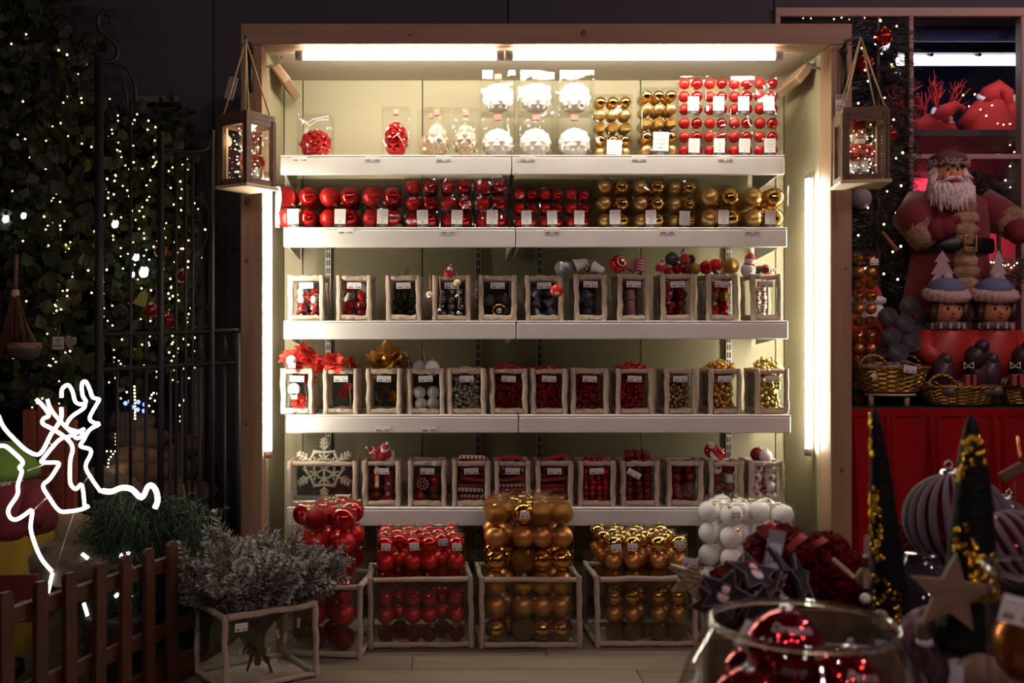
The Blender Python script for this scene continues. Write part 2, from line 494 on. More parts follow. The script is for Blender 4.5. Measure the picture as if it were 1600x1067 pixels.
for lv, (t, bo, xa, xs, xb) in enumerate(SHELF):
    zt, zb = Z(t, SD), Z(bo, SD)
    for side, (x0, x1) in enumerate(((W(xa, SD), W(xs, SD) - 0.0015), (W(xs, SD) + 0.0015, W(xb, SD)))):
        s = thing('shelf', f'white metal shelf board, {LEVEL[lv]} level, ' + ('bay nearer the iron gate' if side == 0 else 'bay nearer the Santa table'), 'shelf', 'white shelf boards', ((x0 + x1) / 2, SD, zt))
        w = x1 - x0; h = zt - zb
        slab('shelf_top', (0, (SY1 - SY0) / 2, -0.004), (w, SY1 - SY0, 0.008), WHITE_METAL, s, 0.002)
        slab('front_lip', (0, 0.006, -h / 2 - 0.004), (w, 0.014, h - 0.008), WHITE_METAL, s, 0.004)
        for e in (-1, 1):
            b = MB()
            b.prism([(0.015, -0.010), (SY1 - SY0, -0.010), (SY1 - SY0, -h - 0.022), (0.05, -h + 0.004)], 0.004, Matrix(((0, 1, 0, 0), (1, 0, 0, 0), (0, 0, 1, 0), (0, 0, 0, 1))))
            obj('bracket', b.mesh('bracket', WHITE_METAL), s, (e * (w / 2 - 0.012), 0, 0))
        for px in SHELF_PRICE[lv]:
            x = W(px, SD)
            if x0 < x < x1: obj('price_sticker', SHELF_STICKER, s, (x - (x0 + x1) / 2, -0.0018, -0.016 if lv != 3 else -0.055))

# ------------------------------------------------------------------ fluorescent tubes
CAPM = mat('lamp_cap', (0.40, 0.33, 0.28), 0.5)
def tube_light(p0, p1, label, up, r=0.014):
    p0, p1 = Vector(p0), Vector(p1)
    t = thing('tube_light', label, 'lamp', 'fluorescent tubes of the display case', p0)
    d = (p1 - p0); n = d.normalized()
    obj('tube', MB().tube([n * 0.028, d - n * 0.028], r, 12).mesh('tube', TUBE_ON), t)
    for q in (Vector((0, 0, 0)), d - n * 0.028):
        obj('end_cap', MB().tube([q, q + n * 0.028], r * 1.25, 12).mesh('end_cap', CAPM), t)
    u = Vector(up) * (r + 0.004)
    obj('housing', MB().box((d / 2 + u), (max(abs(d.x), 0.006), 0.012, max(abs(d.z), 0.006))).mesh('housing', WHITE_METAL), t)
TD = 3.930; TZ = Z(88, TD)
tube_light((W(462, TD), TD, TZ), (W(787, TD), TD, TZ), 'bright fluorescent tube under the case roof, on the iron gate side', (0, 0, 1))
tube_light((W(790, TD), TD, TZ), (W(1222, TD), TD, TZ), 'bright fluorescent tube under the case roof, on the Santa side', (0, 0, 1))
tube_light((XL + 0.017, 3.945, Z(268, 3.945)), (XL + 0.017, 3.945, Z(716, 3.945)), 'upright fluorescent tube inside the post behind the shaded lantern', (-1, 0, 0), 0.011)
tube_light((XR - 0.024, 4.075, Z(268, 4.075)), (XR - 0.024, 4.075, Z(712, 4.075)), 'upright fluorescent tube inside the post beside the red skirted table', (1, 0, 0), 0.0105)

# ================================================================== BAUBLE PACKS ON THE TWO UPPER SHELVES
BALL = {}
def ball_mesh(m, n=22, k=14):
    key = (m.name, n)
    if key not in BALL: BALL[key] = MB().sphere((0, 0, 0), 1, n, k).mesh('bauble', m)
    return BALL[key]
def cap_mesh(m):
    key = ('cap', m.name)
    if key not in BALL:
        b = MB()
        b.lathe([(0.20, 0.93), (0.21, 1.0), (0.17, 1.10), (0.06, 1.12)], 10)
        b.tube([(0.09 * math.cos(a), 0, 1.19 + 0.09 * math.sin(a)) for a in [2 * PI * i / 8 for i in range(8)]], 0.022, 5, closed=True)
        BALL[key] = b.mesh('cap', m)
    return BALL[key]
def bauble(parent, m, loc, r, rot=None, cap=GOLD_CAP, name='bauble'):
    o = obj(name, ball_mesh(m), parent, loc, rot or (R.uniform(-1.2, 1.2), R.uniform(-1.2, 1.2), R.uniform(0, 6)), r)
    if cap: obj('cap', cap_mesh(cap), o)
    return o
BOXM = {}
CRINKLE = clear_mat('crinkled_film', 0.14, 0.6, 0.03, bump=0.9, bscale=16)
def clear_box(w, d, h, crinkle=False):
    key = (round(w, 4), round(d, 4), round(h, 4), crinkle)
    if key not in BOXM:
        b = MB(); b.cbox((0, d / 2, h / 2), (w, d, h), 0.0022)
        BOXM[key] = b.mesh('clear_box', CRINKLE if crinkle else CLEAR)
    return BOXM[key]
CARD = {}
def card_mesh(w, h, foot=True):
    key = (round(w, 4), round(h, 4), foot)
    if key not in CARD:
        b = MB(); f = h * 0.2 if foot else 0
        b.box((0, 0, f / 2 + h / 2), (w, 0.0012, h - f), mt=0)
        if foot:
            b.box((0, 0, f / 2), (w * 0.98, 0.0012, f), mt=1)
            for k in range(3): b.box((0, -0.0009, f * (0.3 + k * .22)), (w * (0.5 - .08 * k), 0.0006, f * .08), mt=2)
        r = w * 0.30; c = (0, -0.001, f + (h - f) * 0.60)
        b.tube([(r * math.cos(a), c[1], c[2] + r * math.sin(a)) for a in [2 * PI * i / 20 for i in range(20)]], 0.0005, 4, closed=True, mt=2)
        for k in range(3): b.box((-w * .1 + k * w * .1, -0.001, c[2]), (w * .05, 0.0006, w * .13), mt=3)
        b.box((0, -0.001, f + (h - f) * .17), (w * .22, 0.0006, w * .06), mt=2)
        CARD[key] = b.mesh('label_card', [PAPER, INK, GREYINK, PINKINK])
    return CARD[key]

def pack(label, lv, x0, x1, y0, ncol, nrow, mats, group, d=4.055, layers=1, z=None, card=None, depth=None, rk=0.93, cap=GOLD_CAP, tilt=0.0, crinkle=False):
    """see-through box of baubles; pixels give its front face, mats[row][col] or mats[col]"""
    xa, xb = W(x0, d), W(x1, d)
    zb = SZ[lv] if z is None else z
    zb += 0.0008
    h = Z(y0, d) - zb; w = xb - xa
    cw, chh = w / ncol, h / nrow
    r = min(cw, chh) / 2 * rk
    dep = depth or ((layers if layers > 1 or lv == 0 else 3) * 2 * r + 0.012)
    t = thing('bauble_pack', label, 'baubles', group, ((xa + xb) / 2, d, zb), (0, 0, tilt))
    obj('clear_box', clear_box(w, dep, h, crinkle), t)
    for l in range(layers if layers > 1 or lv == 0 else 3):
        for i in range(ncol):
            for j in range(nrow):
                m = mats(i, j)
                sq = (R.uniform(-.03, .03) * r, R.uniform(-.03, .03) * r)
                rr = r * R.uniform(0.955, 1.0)
                side = 1 if R.random() < .5 else -1
                bauble(t, m, (-w / 2 + cw * (i + .5) + sq[0], 0.006 + r + l * 2 * r, max(rr + 0.003, chh * (j + .5) + sq[1])), rr, (R.uniform(-.12, .12), math.atan2(1 if i < ncol - 1 else -1, 1 if j < nrow - 1 else -1) + R.uniform(-.15, .15), R.uniform(-.05, .05)), cap if l == 0 else None)
    if card:
        u, cw_, ch_ = card
        obj('label_card', card_mesh(cw_, ch_), t, ((u - 0.5) * w, -0.0012, 0.0012), (0, R.uniform(-.04, .04), 0))
    return t
rs = lambda i, j: RED_MATTE if i == 0 else RED_SHINY
# --- second shelf
for k, (a, b_) in enumerate(((429, 494.5), (496, 561), (563, 629))):
    pack(f'clear box of four large red baubles, {ORD[k]} from the lantern on second shelf', 1, a, b_, 288, 2, 2,
         (lambda i, j: RED_GLIT if (i, j) == (0, 1) else (RED_MATTE if i == 0 else RED_SHINY)) if k == 0 else rs, 'boxes of four large red baubles', card=((0.45, 0.54, 0.52)[k], 0.044, 0.074), rk=0.96, crinkle=k == 2)
for k, (a, b_) in enumerate(((632, 685.5), (687, 740), (742, 795))):
    pack(f'clear box of six red baubles, {ORD[k]} of three beside the big red fours, second shelf', 1, a, b_, 276, 2, 3, rs, 'boxes of six red baubles', card=((0.53, 0.5, 0.5)[k], 0.044, 0.070), rk=0.90, crinkle=True)
for k, (a, b_) in enumerate(((803, 841.5), (843, 882), (884, 924))):
    pack(f'clear box of six small red baubles, {ORD[k]} of three before the gold, second shelf', 1, a, b_, 292, 2, 3, rs, 'boxes of six small red baubles', card=(0.52, 0.040, 0.068), rk=0.88)
gs = lambda i, j: GOLD_MATTE if i == 0 else GOLD_SHINY
for k, (a, b_, dd, t0) in enumerate(((932, 988, 4.055, 276), (990, 1043, 4.055, 276), (1044.5, 1092, 4.085, 278))):
    pack(f'clear box of six gold baubles, {ORD[k]} of three on the second shelf', 1, a, b_, t0, 2, 3, gs, 'boxes of six gold baubles', dd, card=(0.52, 0.042, 0.070), rk=0.88)
for k, (a, b_) in enumerate(((1096, 1162), (1164, 1232))):
    pack(('clear box of four large gold baubles next to the six-gold boxes', 'clear box of four large gold baubles hanging over the shelf end')[k], 1, a, b_, 289, 2, 2, gs, 'boxes of four large gold baubles', card=((0.52, 0.58)[k], 0.042, 0.070), rk=0.95)
# --- top shelf, red boxes two high
z2 = None
for lvl in (0, 1):
    for k, (a, b_) in enumerate(((1062, 1101.5), (1102.5, 1140), (1141, 1180), (1181, 1220))):
        if lvl == 0:
            t = pack(f'clear box of six red baubles, lower row, {ORD[k]} from the gold boxes', 0, a, b_, 179.5, 2, 3, rs, 'red bauble boxes stacked on the top shelf', 4.06, card=(0.56, 0.044, 0.070), rk=0.92)
            z2 = Z(179.5, 4.06) + 0.001
        else:
            pack(f'clear box of six red baubles, upper row, {ORD[k]} from the gold boxes', 0, a, b_, 118, 2, 3, rs, 'red bauble boxes stacked on the top shelf', 4.06, z=z2, card=(0.53, 0.044, 0.070), rk=0.92)
# --- top shelf, gold fifteen-packs
def g15(i, j): return (GOLD_MATTE, GOLD_SHINY, GOLD_GLIT, GOLD_MATTE, GOLD_SHINY)[j]
pack('tall clear box of fifteen gold baubles beside the white ones', 0, 930, 989, 147, 3, 5, g15, 'boxes of fifteen gold baubles', 4.10, layers=2, card=(0.5, 0.060, 0.072), rk=0.92)
pack('tall clear box of fifteen gold baubles beside the red boxes', 0, 1003, 1060.5, 136, 3, 5, g15, 'boxes of fifteen gold baubles', 4.05, layers=3, card=(0.5, 0.062, 0.094), rk=0.92)

# --- diamond-relief single baubles
def quilted(m, n=96, k=56, na=8, nb=5.0, amp=0.13, egg=1.0, flat=1.0, smooth=False):
    b = MB(); rows = []
    for i in range(k + 1):
        t = -PI / 2 + PI * i / k
        row = []
        for q in range(n):
            a = 2 * PI * q / n
            u = na * a / (2 * PI); v = nb * (t / PI + .5)
            p, s = (u + v) % 1.0, (u - v) % 1.0
            hgt = min(1 - abs(2 * p - 1), 1 - abs(2 * s - 1))
            fade = min(1, math.cos(t) * 2.2)
            r = 1 + amp * (hgt - .5) * fade
            zz = math.sin(t); wdt = math.cos(t)
            if egg > 1: wdt *= 1 - 0.10 * zz
            row.append(Vector((r * wdt * math.cos(a), r * wdt * math.sin(a), r * zz * egg * flat)))
        rows.append(row)
    b.grid(rows, smooth=smooth, wrap=True)
    return b.mesh('quilted_bauble', m)
RED_Q = quilted(RED_SHINY, na=7, nb=4.0, amp=0.16, flat=0.88)
RED_EGG = quilted(RED_SHINY, na=6, nb=5, amp=0.12, egg=1.45)
GOLD_EGG = quilted(mat('champagne_shiny', (0.96, 0.78, 0.52), 0.22, 0.7), na=6, nb=5, amp=0.12, egg=1.42)
WHITE_Q = quilted(mat('quilt_pearl', (.93, .88, .78), .35, .0, coat=.4), na=8, nb=5, amp=0.10, flat=0.95, smooth=True)
RIBBON_RED = mat('coral_ribbon', (0.72, 0.22, 0.17), 0.6)
WHITE_RIBBON = mat('white_ribbon', (0.9, 0.88, 0.86), 0.5)
def single(label, group, x0, x1, y0, me, z=None, d=4.06, cap=True, lift=0.006, rs_=None, hgt=1.0, ribbon=False):
    xa, xb = W(x0, d), W(x1, d); zb = (SZ[0] if z is None else z) + 0.0008
    w = xb - xa; h = Z(y0, d) - zb
    t = thing('bauble_pack', label, 'bauble', group, ((xa + xb) / 2, d, zb))
    obj('clear_box', clear_box(w, w, h), t)
    r = rs_ or w / 2 * 0.90
    o = obj('quilted_bauble', me, t, (0, w / 2, lift + r * hgt), (0, 0, R.uniform(0, 1)), r)
    obj('cap', MB().lathe([(0.13, hgt * .97), (0.14, hgt * 1.04), (0.10, hgt * 1.12)], 10).mesh('cap', GOLD_CAP), o)
    if cap:
        obj('hang_tag', MB().cbox((0, w / 2 - 0.01, h - 0.014), (w * .22, 0.012, 0.024), 0.003).mesh('hang_tag', RIBBON_RED), t)
    if ribbon:
        pts = [(-.46, .02, .90), (-.2, -.01, .78), (0, -.01, .87), (.2, 0, .89), (.42, .02, .94), (.41, .02, .86), (.1, 0, .84), (-.12, -.01, .72), (-.36, .01, .82)]
        obj('ribbon', MB().tube([(p[0] * w, 0.004 + abs(p[1]) * w, p[2] * h) for p in pts], 0.0022, 6, closed=True).mesh('ribbon', WHITE_RIBBON), t)
    else:
        obj('ribbon', MB().tube([(0.1 * w, 0.004, .42 * h), (.25 * w, 0.003, .30 * h), (.42 * w, 0.003, .10 * h)], 0.0014, 5).mesh('ribbon', WHITE_RIBBON), t)
    return t
single('clear box with a squat red quilted bauble, alone at the shelf end', 'single quilted baubles', 464, 517, 177, RED_Q, cap=False, hgt=0.86, ribbon=True, rs_=0.0635)
single('clear box with a red pine-cone bauble on the top shelf', 'single quilted baubles', 596.5, 639.5, 166, RED_EGG, hgt=1.44, rs_=0.0475, lift=0.010)
single('clear box with a champagne pine-cone bauble, half hidden at the back', 'single quilted baubles', 652, 694, 172, GOLD_EGG, d=4.20, hgt=1.41, rs_=0.047)
single('clear box with a champagne pine-cone bauble, one nearer the red pine cone', 'single quilted baubles', 661, 704, 167, GOLD_EGG, hgt=1.41, rs_=0.0475)
single('clear box with a champagne pine-cone bauble next to the white baubles', 'single quilted baubles', 707, 749, 168, GOLD_EGG, hgt=1.41, rs_=0.0465)
zt = Z(173, 4.06) + 0.001
for k, (a, b_) in enumerate(((752, 806), (811.5, 866.5), (873, 928.5))):
    single(f'clear box with a white quilted bauble, lower row, {ORD[k]} from the pine cones', 'white quilted baubles stacked two high', a, b_, 173.5, WHITE_Q, hgt=.93)
    single(f'clear box with a white quilted bauble, upper row, {ORD[k]} from the pine cones', 'white quilted baubles stacked two high', a + .5, b_ + .5, 108.5, WHITE_Q, z=zt, hgt=.93)

# ================================================================== BLEACHED-WOOD GLASS CRATES
def bar_mesh(seed):
    q = random.Random(seed); b = MB(); rows = []
    n = 8
    for i in range(7):
        z = i / 6
        ox, oy = q.uniform(-.10, .10), q.uniform(-.10, .10); s = q.uniform(.86, 1.06)
        row = []
        for k in range(n):
            a = 2 * PI * (k + .5) / n
            rr = 0.5 * s / max(abs(math.cos(a)), abs(math.sin(a))) * (0.93 if k % 2 else 0.97)
            row.append(Vector((rr * math.cos(a) * .95 + ox, rr * math.sin(a) * .95 + oy, z)))
        rows.append(row)
    b.grid(rows, smooth=False, wrap=True)
    o = len(b.v)
    b._add(rows[0], [tuple(range(n - 1, -1, -1))]); b._add(rows[-1], [tuple(range(n))])
    return b.mesh('wood_bar', BLEACHED)
BARS = [bar_mesh(s) for s in range(6)]
PANES = {}
def pane_mesh(w, h):
    key = (round(w, 3), round(h, 3))
    if key not in PANES: PANES[key] = MB().box((0, 0, 0), (w, 0.0015, h)).mesh('pane', PANE)
    return PANES[key]
BASEM = {}
def bar(parent, name, p0, p1, t):
    p0, p1 = Vector(p0), Vector(p1); d = p1 - p0
    o = obj(name, R.choice(BARS), parent, p0, d.to_track_quat('Z', 'Y').to_euler(), (t * R.uniform(.9, 1.1), t * R.uniform(.9, 1.1), d.length))
    return o
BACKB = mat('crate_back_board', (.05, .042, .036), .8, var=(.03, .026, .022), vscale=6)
def frame_crate(t, w, dp, h, th, panes=True, back=False):
    """open-topped crate: four posts, eight rails, glass sides, plywood base; origin at the front base centre, +y into depth"""
    xs = (-w / 2 + th / 2, w / 2 - th / 2); ys = (th / 2, dp - th / 2)
    for x in xs:
        for y_ in ys: bar(t, 'post', (x, y_, 0.001), (x, y_, h), th)
    for z_ in (th / 2 + .001, h - th / 2):
        for y_ in ys: bar(t, 'rail', (xs[0] + th * .45, y_, z_), (xs[1] - th * .45, y_, z_), th)
        for x in xs: bar(t, 'rail', (x, ys[0] + th * .45, z_), (x, ys[1] - th * .45, z_), th)
    if panes:
        obj('pane', pane_mesh(w - 2 * th, h - 2 * th), t, (0, ys[0], h / 2))
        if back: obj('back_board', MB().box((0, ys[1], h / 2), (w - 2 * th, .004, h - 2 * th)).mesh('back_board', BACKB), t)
        else: obj('pane', pane_mesh(w - 2 * th, h - 2 * th), t, (0, ys[1], h / 2))
        for x in xs: obj('pane', pane_mesh(dp - 2 * th, h - 2 * th), t, (x, dp / 2, h / 2), (0, 0, PI / 2))
    key = (round(w, 3), round(dp, 3))
    if key not in BASEM: BASEM[key] = MB().box((0, dp / 2, 0.004), (w - th, dp - th, 0.005)).mesh('base_board', BLEACHED)
    obj('base_board', BASEM[key], t)
CRATES = {}
def crate(label, lv, n, x0, x1, y0, d=4.045, depth=0.15, rot=0.0, th=0.0225, sticker=(0.5, 0.0), group=None):
    w = W(x1, d) - W(x0, d); zb = SZ[lv] + 0.0008; h = Z(y0, d) - zb
    t = thing('glass_crate', label, 'crate', group, ((W(x0, d) + W(x1, d)) / 2, d, zb), (0, 0, rot))
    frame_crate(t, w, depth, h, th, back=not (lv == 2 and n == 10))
    if sticker:
        obj('price_sticker', CRATE_STICKER, t, ((sticker[0] - .5) * w, th / 2 - 0.0022, h - th - 0.018 + sticker[1]), (0, R.uniform(-.05, .05) if len(sticker) < 3 else sticker[2], 0))
    CRATES[(lv, n)] = (Vector(t.location), w, depth, h, th, rot)
    return t

# ------------------------------------------------------------------ ornaments that lie in the crates
def lm(b, name, m): return b.mesh(name, m)
TPL = {}
def tpl_bell(m, inner):
    b = MB(); b.lathe([(0.50, -.52), (0.46, -.42), (0.34, -.1), (0.29, .2), (0.20, .42), (0.0, .48)], 18)
    b.lathe([(0.49, -.52), (0.44, -.41), (0.31, -.1), (0.2, .2), (0.0, .3)], 18, mt=1)
    ring = MB().tube([(0.09 * math.cos(a), 0, .55 + .09 * math.sin(a)) for a in [2 * PI * i / 8 for i in range(8)]], .02, 5, closed=True)
    cl_ = MB().sphere((0, 0, -.42), .11, 10, 6); cl_.tube([(0, 0, -.4), (0, 0, .25)], .015, 5)
    return [('bell_cup', b.mesh('bell_cup', [m, inner])), ('ring', ring.mesh('ring', SILVER_CAP)), ('clapper', cl_.mesh('clapper', SILVER_CAP))]
def tpl_mushroom():
    c = MB().lathe([(0.0, .46), (.25, .42), (.45, .2), (.5, .0), (.42, -.05), (.12, -.04)][::-1], 16)
    s = MB().lathe([(.16, -.5), (.17, -.4), (.12, 0)], 12)
    dots = MB()
    for a, t in ((0, .2), (1.3, .3), (2.5, .15), (3.9, .28), (5.2, .2), (.7, .40)):
        rr = .47 * math.cos(t * 2.4) + .03
        dots.sphere((rr * math.cos(a), rr * math.sin(a), t), .07, 8, 5)
    return [('mushroom_cap', c.mesh('mushroom_cap', RED_MATTE)), ('stalk', s.mesh('stalk', SNOW_WHITE)), ('dots', dots.mesh('dots', SNOW_WHITE))]
def tpl_snowman():
    b = MB(); b.sphere((0, 0, -.18), .34, 16, 10); b.sphere((0, 0, .26), .24, 16, 10)
    sc = MB().tube([(.2 * math.cos(a), .2 * math.sin(a), .08) for a in [2 * PI * i / 14 for i in range(14)]], .055, 6, closed=True)
    sc.box((.1, -.24, -.05), (.08, .04, .2))
    ht = MB().lathe([(.245, .34), (.22, .44), (.12, .58), (.0, .64)], 14); ht.sphere((0, 0, .66), .07, 8, 6, mt=1)
    ns = MB().tube([(0, -.22, .25), (0, -.38, .24)], [.04, .005], 6)
    ey = MB()
    for x in (-.08, .08): ey.sphere((x, -.215, .32), .028, 6, 4)
    for z_ in (-.1, -.22): ey.sphere((0, -.335 if z_ > -.2 else -.335, z_), .03, 6, 4)
    return [('body', b.mesh('body', SNOW_WHITE)), ('scarf', sc.mesh('scarf', RED_FELT)), ('hat', ht.mesh('hat', [RED_FELT, SNOW_WHITE])), ('nose', ns.mesh('nose', mat('carrot', (.8, .28, .05), .5))), ('eyes_and_buttons', ey.mesh('eyes', BLACK_PAINT))]
def tpl_santa():
    b = MB().lathe([(.30, -.5), (.33, -.3), (.26, -.05), (.16, .08), (0, .1)], 14)
    hd = MB().sphere((0, 0, .16), .17, 12, 8)
    br = MB().sphere((0, -.07, .06), .17, 12, 8, (1, .7, 1.2))
    ht = MB().lathe([(.18, .22), (.15, .34), (.08, .46), (.0, .54)], 12); 
    tr = MB().tube([(.17 * math.cos(a), .17 * math.sin(a), .23) for a in [2 * PI * i / 12 for i in range(12)]], .045, 6, closed=True); tr.sphere((0, 0, .55), .07, 8, 6)
    ar = MB()
    for s in (-1, 1): ar.tube([(s * .2, -.02, .02), (s * .32, -.1, -.12), (s * .26, -.2, -.24)], [.09, .085, .07], 7)
    return [('coat', b.mesh('coat', RED_FELT)), ('head', hd.mesh('head', SKIN)), ('beard', br.mesh('beard', SNOW_WHITE)), ('hat', ht.mesh('hat', RED_FELT)), ('hat_trim', tr.mesh('hat_trim', SNOW_WHITE)), ('arms', ar.mesh('arms', RED_FELT))]
def tpl_spool():
    PINKT = mat('tartan_pink', (0.50, 0.10, 0.12), 0.8); 
    b = MB().lathe([(.36, -.5), (.38, -.48), (.38, .48), (.36, .5)], 18, smooth=False)
    bd = MB()
    for z_ in (-.3, -.1, .12, .34): bd.lathe([(.385, z_ - .04), (.392, z_), (.385, z_ + .04)], 18, close=False)
    cp = MB().lathe([(.2, .5), (.2, .54), (.05, .55)], 12)
    return [('spool_body', b.mesh('spool_body', PINKT)), ('tartan_bands', bd.mesh('tartan_bands', mat('tartan_pale', (.75, .62, .60), .8))), ('cap', cp.mesh('cap', SILVER_CAP))]
def star_poly(r0, r1, n=5, rot=0):
    return [((r0 if k % 2 == 0 else r1) * math.sin(rot + PI * k / n), (r0 if k % 2 == 0 else r1) * math.cos(rot + PI * k / n)) for k in range(2 * n)]
def tpl_starball():
    st = MB()
    for yaw, tl in ((0.0, 0.1), (1.3, -.5), (-1.4, .3), (2.7, .0), (.5, .95), (-.6, -.85)):
        st.prism(star_poly(.26, .11), .03, Euler((tl, 0, yaw)).to_matrix().to_4x4() @ Matrix.Translation((0, -.488, 0)))
    return [('ball', ball_mesh(SNOW_WHITE), (0, 0, 0), (0, 0, 0), .5), ('cap', cap_mesh(SILVER_CAP), (0, 0, 0), (0, 0, 0), .5), ('red_star', st.mesh('red_star', RED_FELT))]
def tpl_ball(m, cap=GOLD_CAP): return [('ball', ball_mesh(m), (0, 0, 0), (0, 0, 0), .5), ('cap', cap_mesh(cap), (0, 0, 0), (0, 0, 0), .5)]
def tpl_halfball():
    b = MB().sphere((0, 0, 0), .5, 18, 12); s = MB().lathe([(.505, -.12), (.51, 0), (.505, .12)], 18, close=False)
    c = MB().lathe([(.50, .14), (.40, .32), (.2, .47), (0, .515)], 18)
    return [('ball', b.mesh('ball', SNOW_WHITE)), ('band', s.mesh('band', RED_MATTE)), ('red_top', c.mesh('red_top', RED_SHINY)), ('cap', cap_mesh(SILVER_CAP), (0, 0, 0), (0, 0, 0), .5)]
def tpl_ring():
    b = MB().tube([(.42 * math.cos(a), 0, .42 * math.sin(a)) for a in [2 * PI * i / 24 for i in range(24)]], .06, 8, closed=True)
    c = MB().sphere((0, 0, 0), .2, 12, 8, (1, .5, 1)); 
    return [('ring', b.mesh('ring', GOLD_SHINY)), ('disc', MB().lathe([(.40, -.01), (.40, .01)], 24, mtx=Euler((PI / 2, 0, 0)).to_matrix()).mesh('disc', BLACK_PAINT)), ('centre', c.mesh('centre', SILVER_CAP))]
def tpl_strip():
    b = MB().cbox((0, 0, 0), (1, .30, .13), .02)
    p = MB()
    for k in range(6): p.box((-.4 + k * .16, -.153, 0), (.07, .006, .12))
    return [('wrapper', b.mesh('wrapper', SNOW_WHITE)), ('red_stripes', p.mesh('red_stripes', RED_MATTE))]
def tpl_jinglebell():
    b = MB().sphere((0, 0, 0), .3, 14, 10); b.box((0, -.2, -.22), (.34, .25, .03), mt=1); b.box((0, -.2, -.22), (.03, .25, .2), mt=1)
    t = MB().tube([(0, 0, .3), (.02, -.03, .6), (0, .02, 1.0)], .03, 5)
    return [('bell_ball', b.mesh('bell_ball', [SILVER_CAP, BLACK_PAINT])), ('twine', t.mesh('twine', TWINE))]
def petal_mesh(m, L=1.0, wd=.32, curl=.25):
    b = MB(); rows = []
    prof = [(.0, .12), (.2, .55), (.45, 1.0), (.7, .8), (.88, .4), (1.0, .02)]
    for u, w_ in prof:
        z_ = curl * math.sin(u * PI * .8)
        rows.append([Vector((-w_ * wd, u * L, z_ + .06)), Vector((0, u * L, z_)), Vector((w_ * wd, u * L, z_ + .06))])
    b.grid(rows)
    for i in range(len(rows) - 1): pass
    return b.mesh('petal', m)
def flower(label, group, loc, rot, sc, pm_, heart, n=11, stem=None):
    t = thing('poinsettia', label, 'artificial flower', group, loc, rot, sc)
    for k in range(n):
        a = 2 * PI * k / n * (1 if k < 7 else 1.37); ring = k < 7
        if ring: a = 2 * PI * k / 7
        else: a = 2 * PI * (k - 7) / (n - 7) + .3
        obj('petal', pm_, t, (0, 0, 0 if ring else .08), (R.uniform(-.1, .25) + (.05 if ring else .5), R.uniform(-.2, .2), a), R.uniform(.85, 1.1) * (1 if ring else .72))
    h = MB()
    for k in range(6): h.sphere((.08 * math.cos(k), .08 * math.sin(k * 1.7), .16), .05, 6, 4)
    obj('heart', h.mesh('heart', heart), t)
    if stem: obj('stem', MB().tube([(0, 0, 0), (.03, .02, -1.0), (0, 0, -stem)], .035, 5).mesh('stem', mat('paper_stem', (.32, .20, .10), .8)), t)
    return t

# ------------------------------------------------------------------ crate positions (pixels of the front face)
ROW3 = [(448.5, 507), (524.6, 581), (602, 658), (675, 736), (747.5, 808), (820.5, 881), (897, 949.5), (965, 1016.5), (1032.5, 1087.5), (1104, 1155), (1173.5, 1223.5)]
ROW4 = [(437, 490), (504, 560), (571, 628), (635, 695), (698, 760), (765, 825), (829, 887.5), (892, 952), (962, 1022.5), (1038, 1090), (1107, 1160.5), (1180, 1235)]
ROW5 = [(448, 559), (566, 626.5), (637, 698), (706, 767), (772, 830), (837, 896.5), (903, 963), (970, 1031.5), (1042, 1100.5), (1108, 1163.5), (1170.5, 1228)]
C3 = ['red mushrooms and ribbons', 'white bells with red bows', 'green fir picks', 'silver jingle bells on twine', 'black and gold ornaments', 'dark grey bells', 'grey bells piled high', 'pink tartan spools', 'dark red Santas', 'red and gold ornaments', 'snowmen in red hats']
C4 = ['red poinsettias and a round white tag', 'drooping red poinsettias', 'golden poinsettias', 'white balls on picks', 'pearl white berries', 'red berries just beside the pearl berries', 'red berries under the bay seam', 'red berries in the middle of four red crates', 'red berries heaped over the rim', 'pale gold berries', 'orange gold beads', 'shiny gold beads']
C5 = ['a bagged white snowflake', 'plush red Santas', 'red ornaments and a dotted disc', 'striped red and white packets beside the disc crate', 'striped packets half behind gold tubes', 'dark red and white packets', 'small red berry clusters', 'dark red cherry clusters', 'dark red baubles', 'red and white baubles', 'white baubles with red stars']
for i, (a, b_) in enumerate(ROW3): crate(f'bleached wood glass crate of {C3[i]}', 2, i, a, b_, 430 if i < 6 else 428, rot=(-0.04, -.05, -.04, -.01, 0, 0, .02, .02, .03, .02, .02)[i], group='glass crates on the third shelf')
for i, (a, b_) in enumerate(ROW4): crate(f'bleached wood glass crate of {C4[i]}', 3, i, a, b_, 576, rot=(-0.05, -.04, -.03, -.01, 0, 0, .0, .0, .01, .02, .02, .02)[i], group='glass crates on the fourth shelf')
for i, (a, b_) in enumerate(ROW5): crate(f'bleached wood glass crate of {C5[i]}', 4, i, a, b_, 720.5, rot=0.0 if i == 0 else R.uniform(-.02, .02), group='glass crates on the lowest shelf', sticker=(0.78, -0.105) if i == 0 else (0.5, 0.0) if i < 7 else (0.35, -.01, .5) if i == 7 else None)

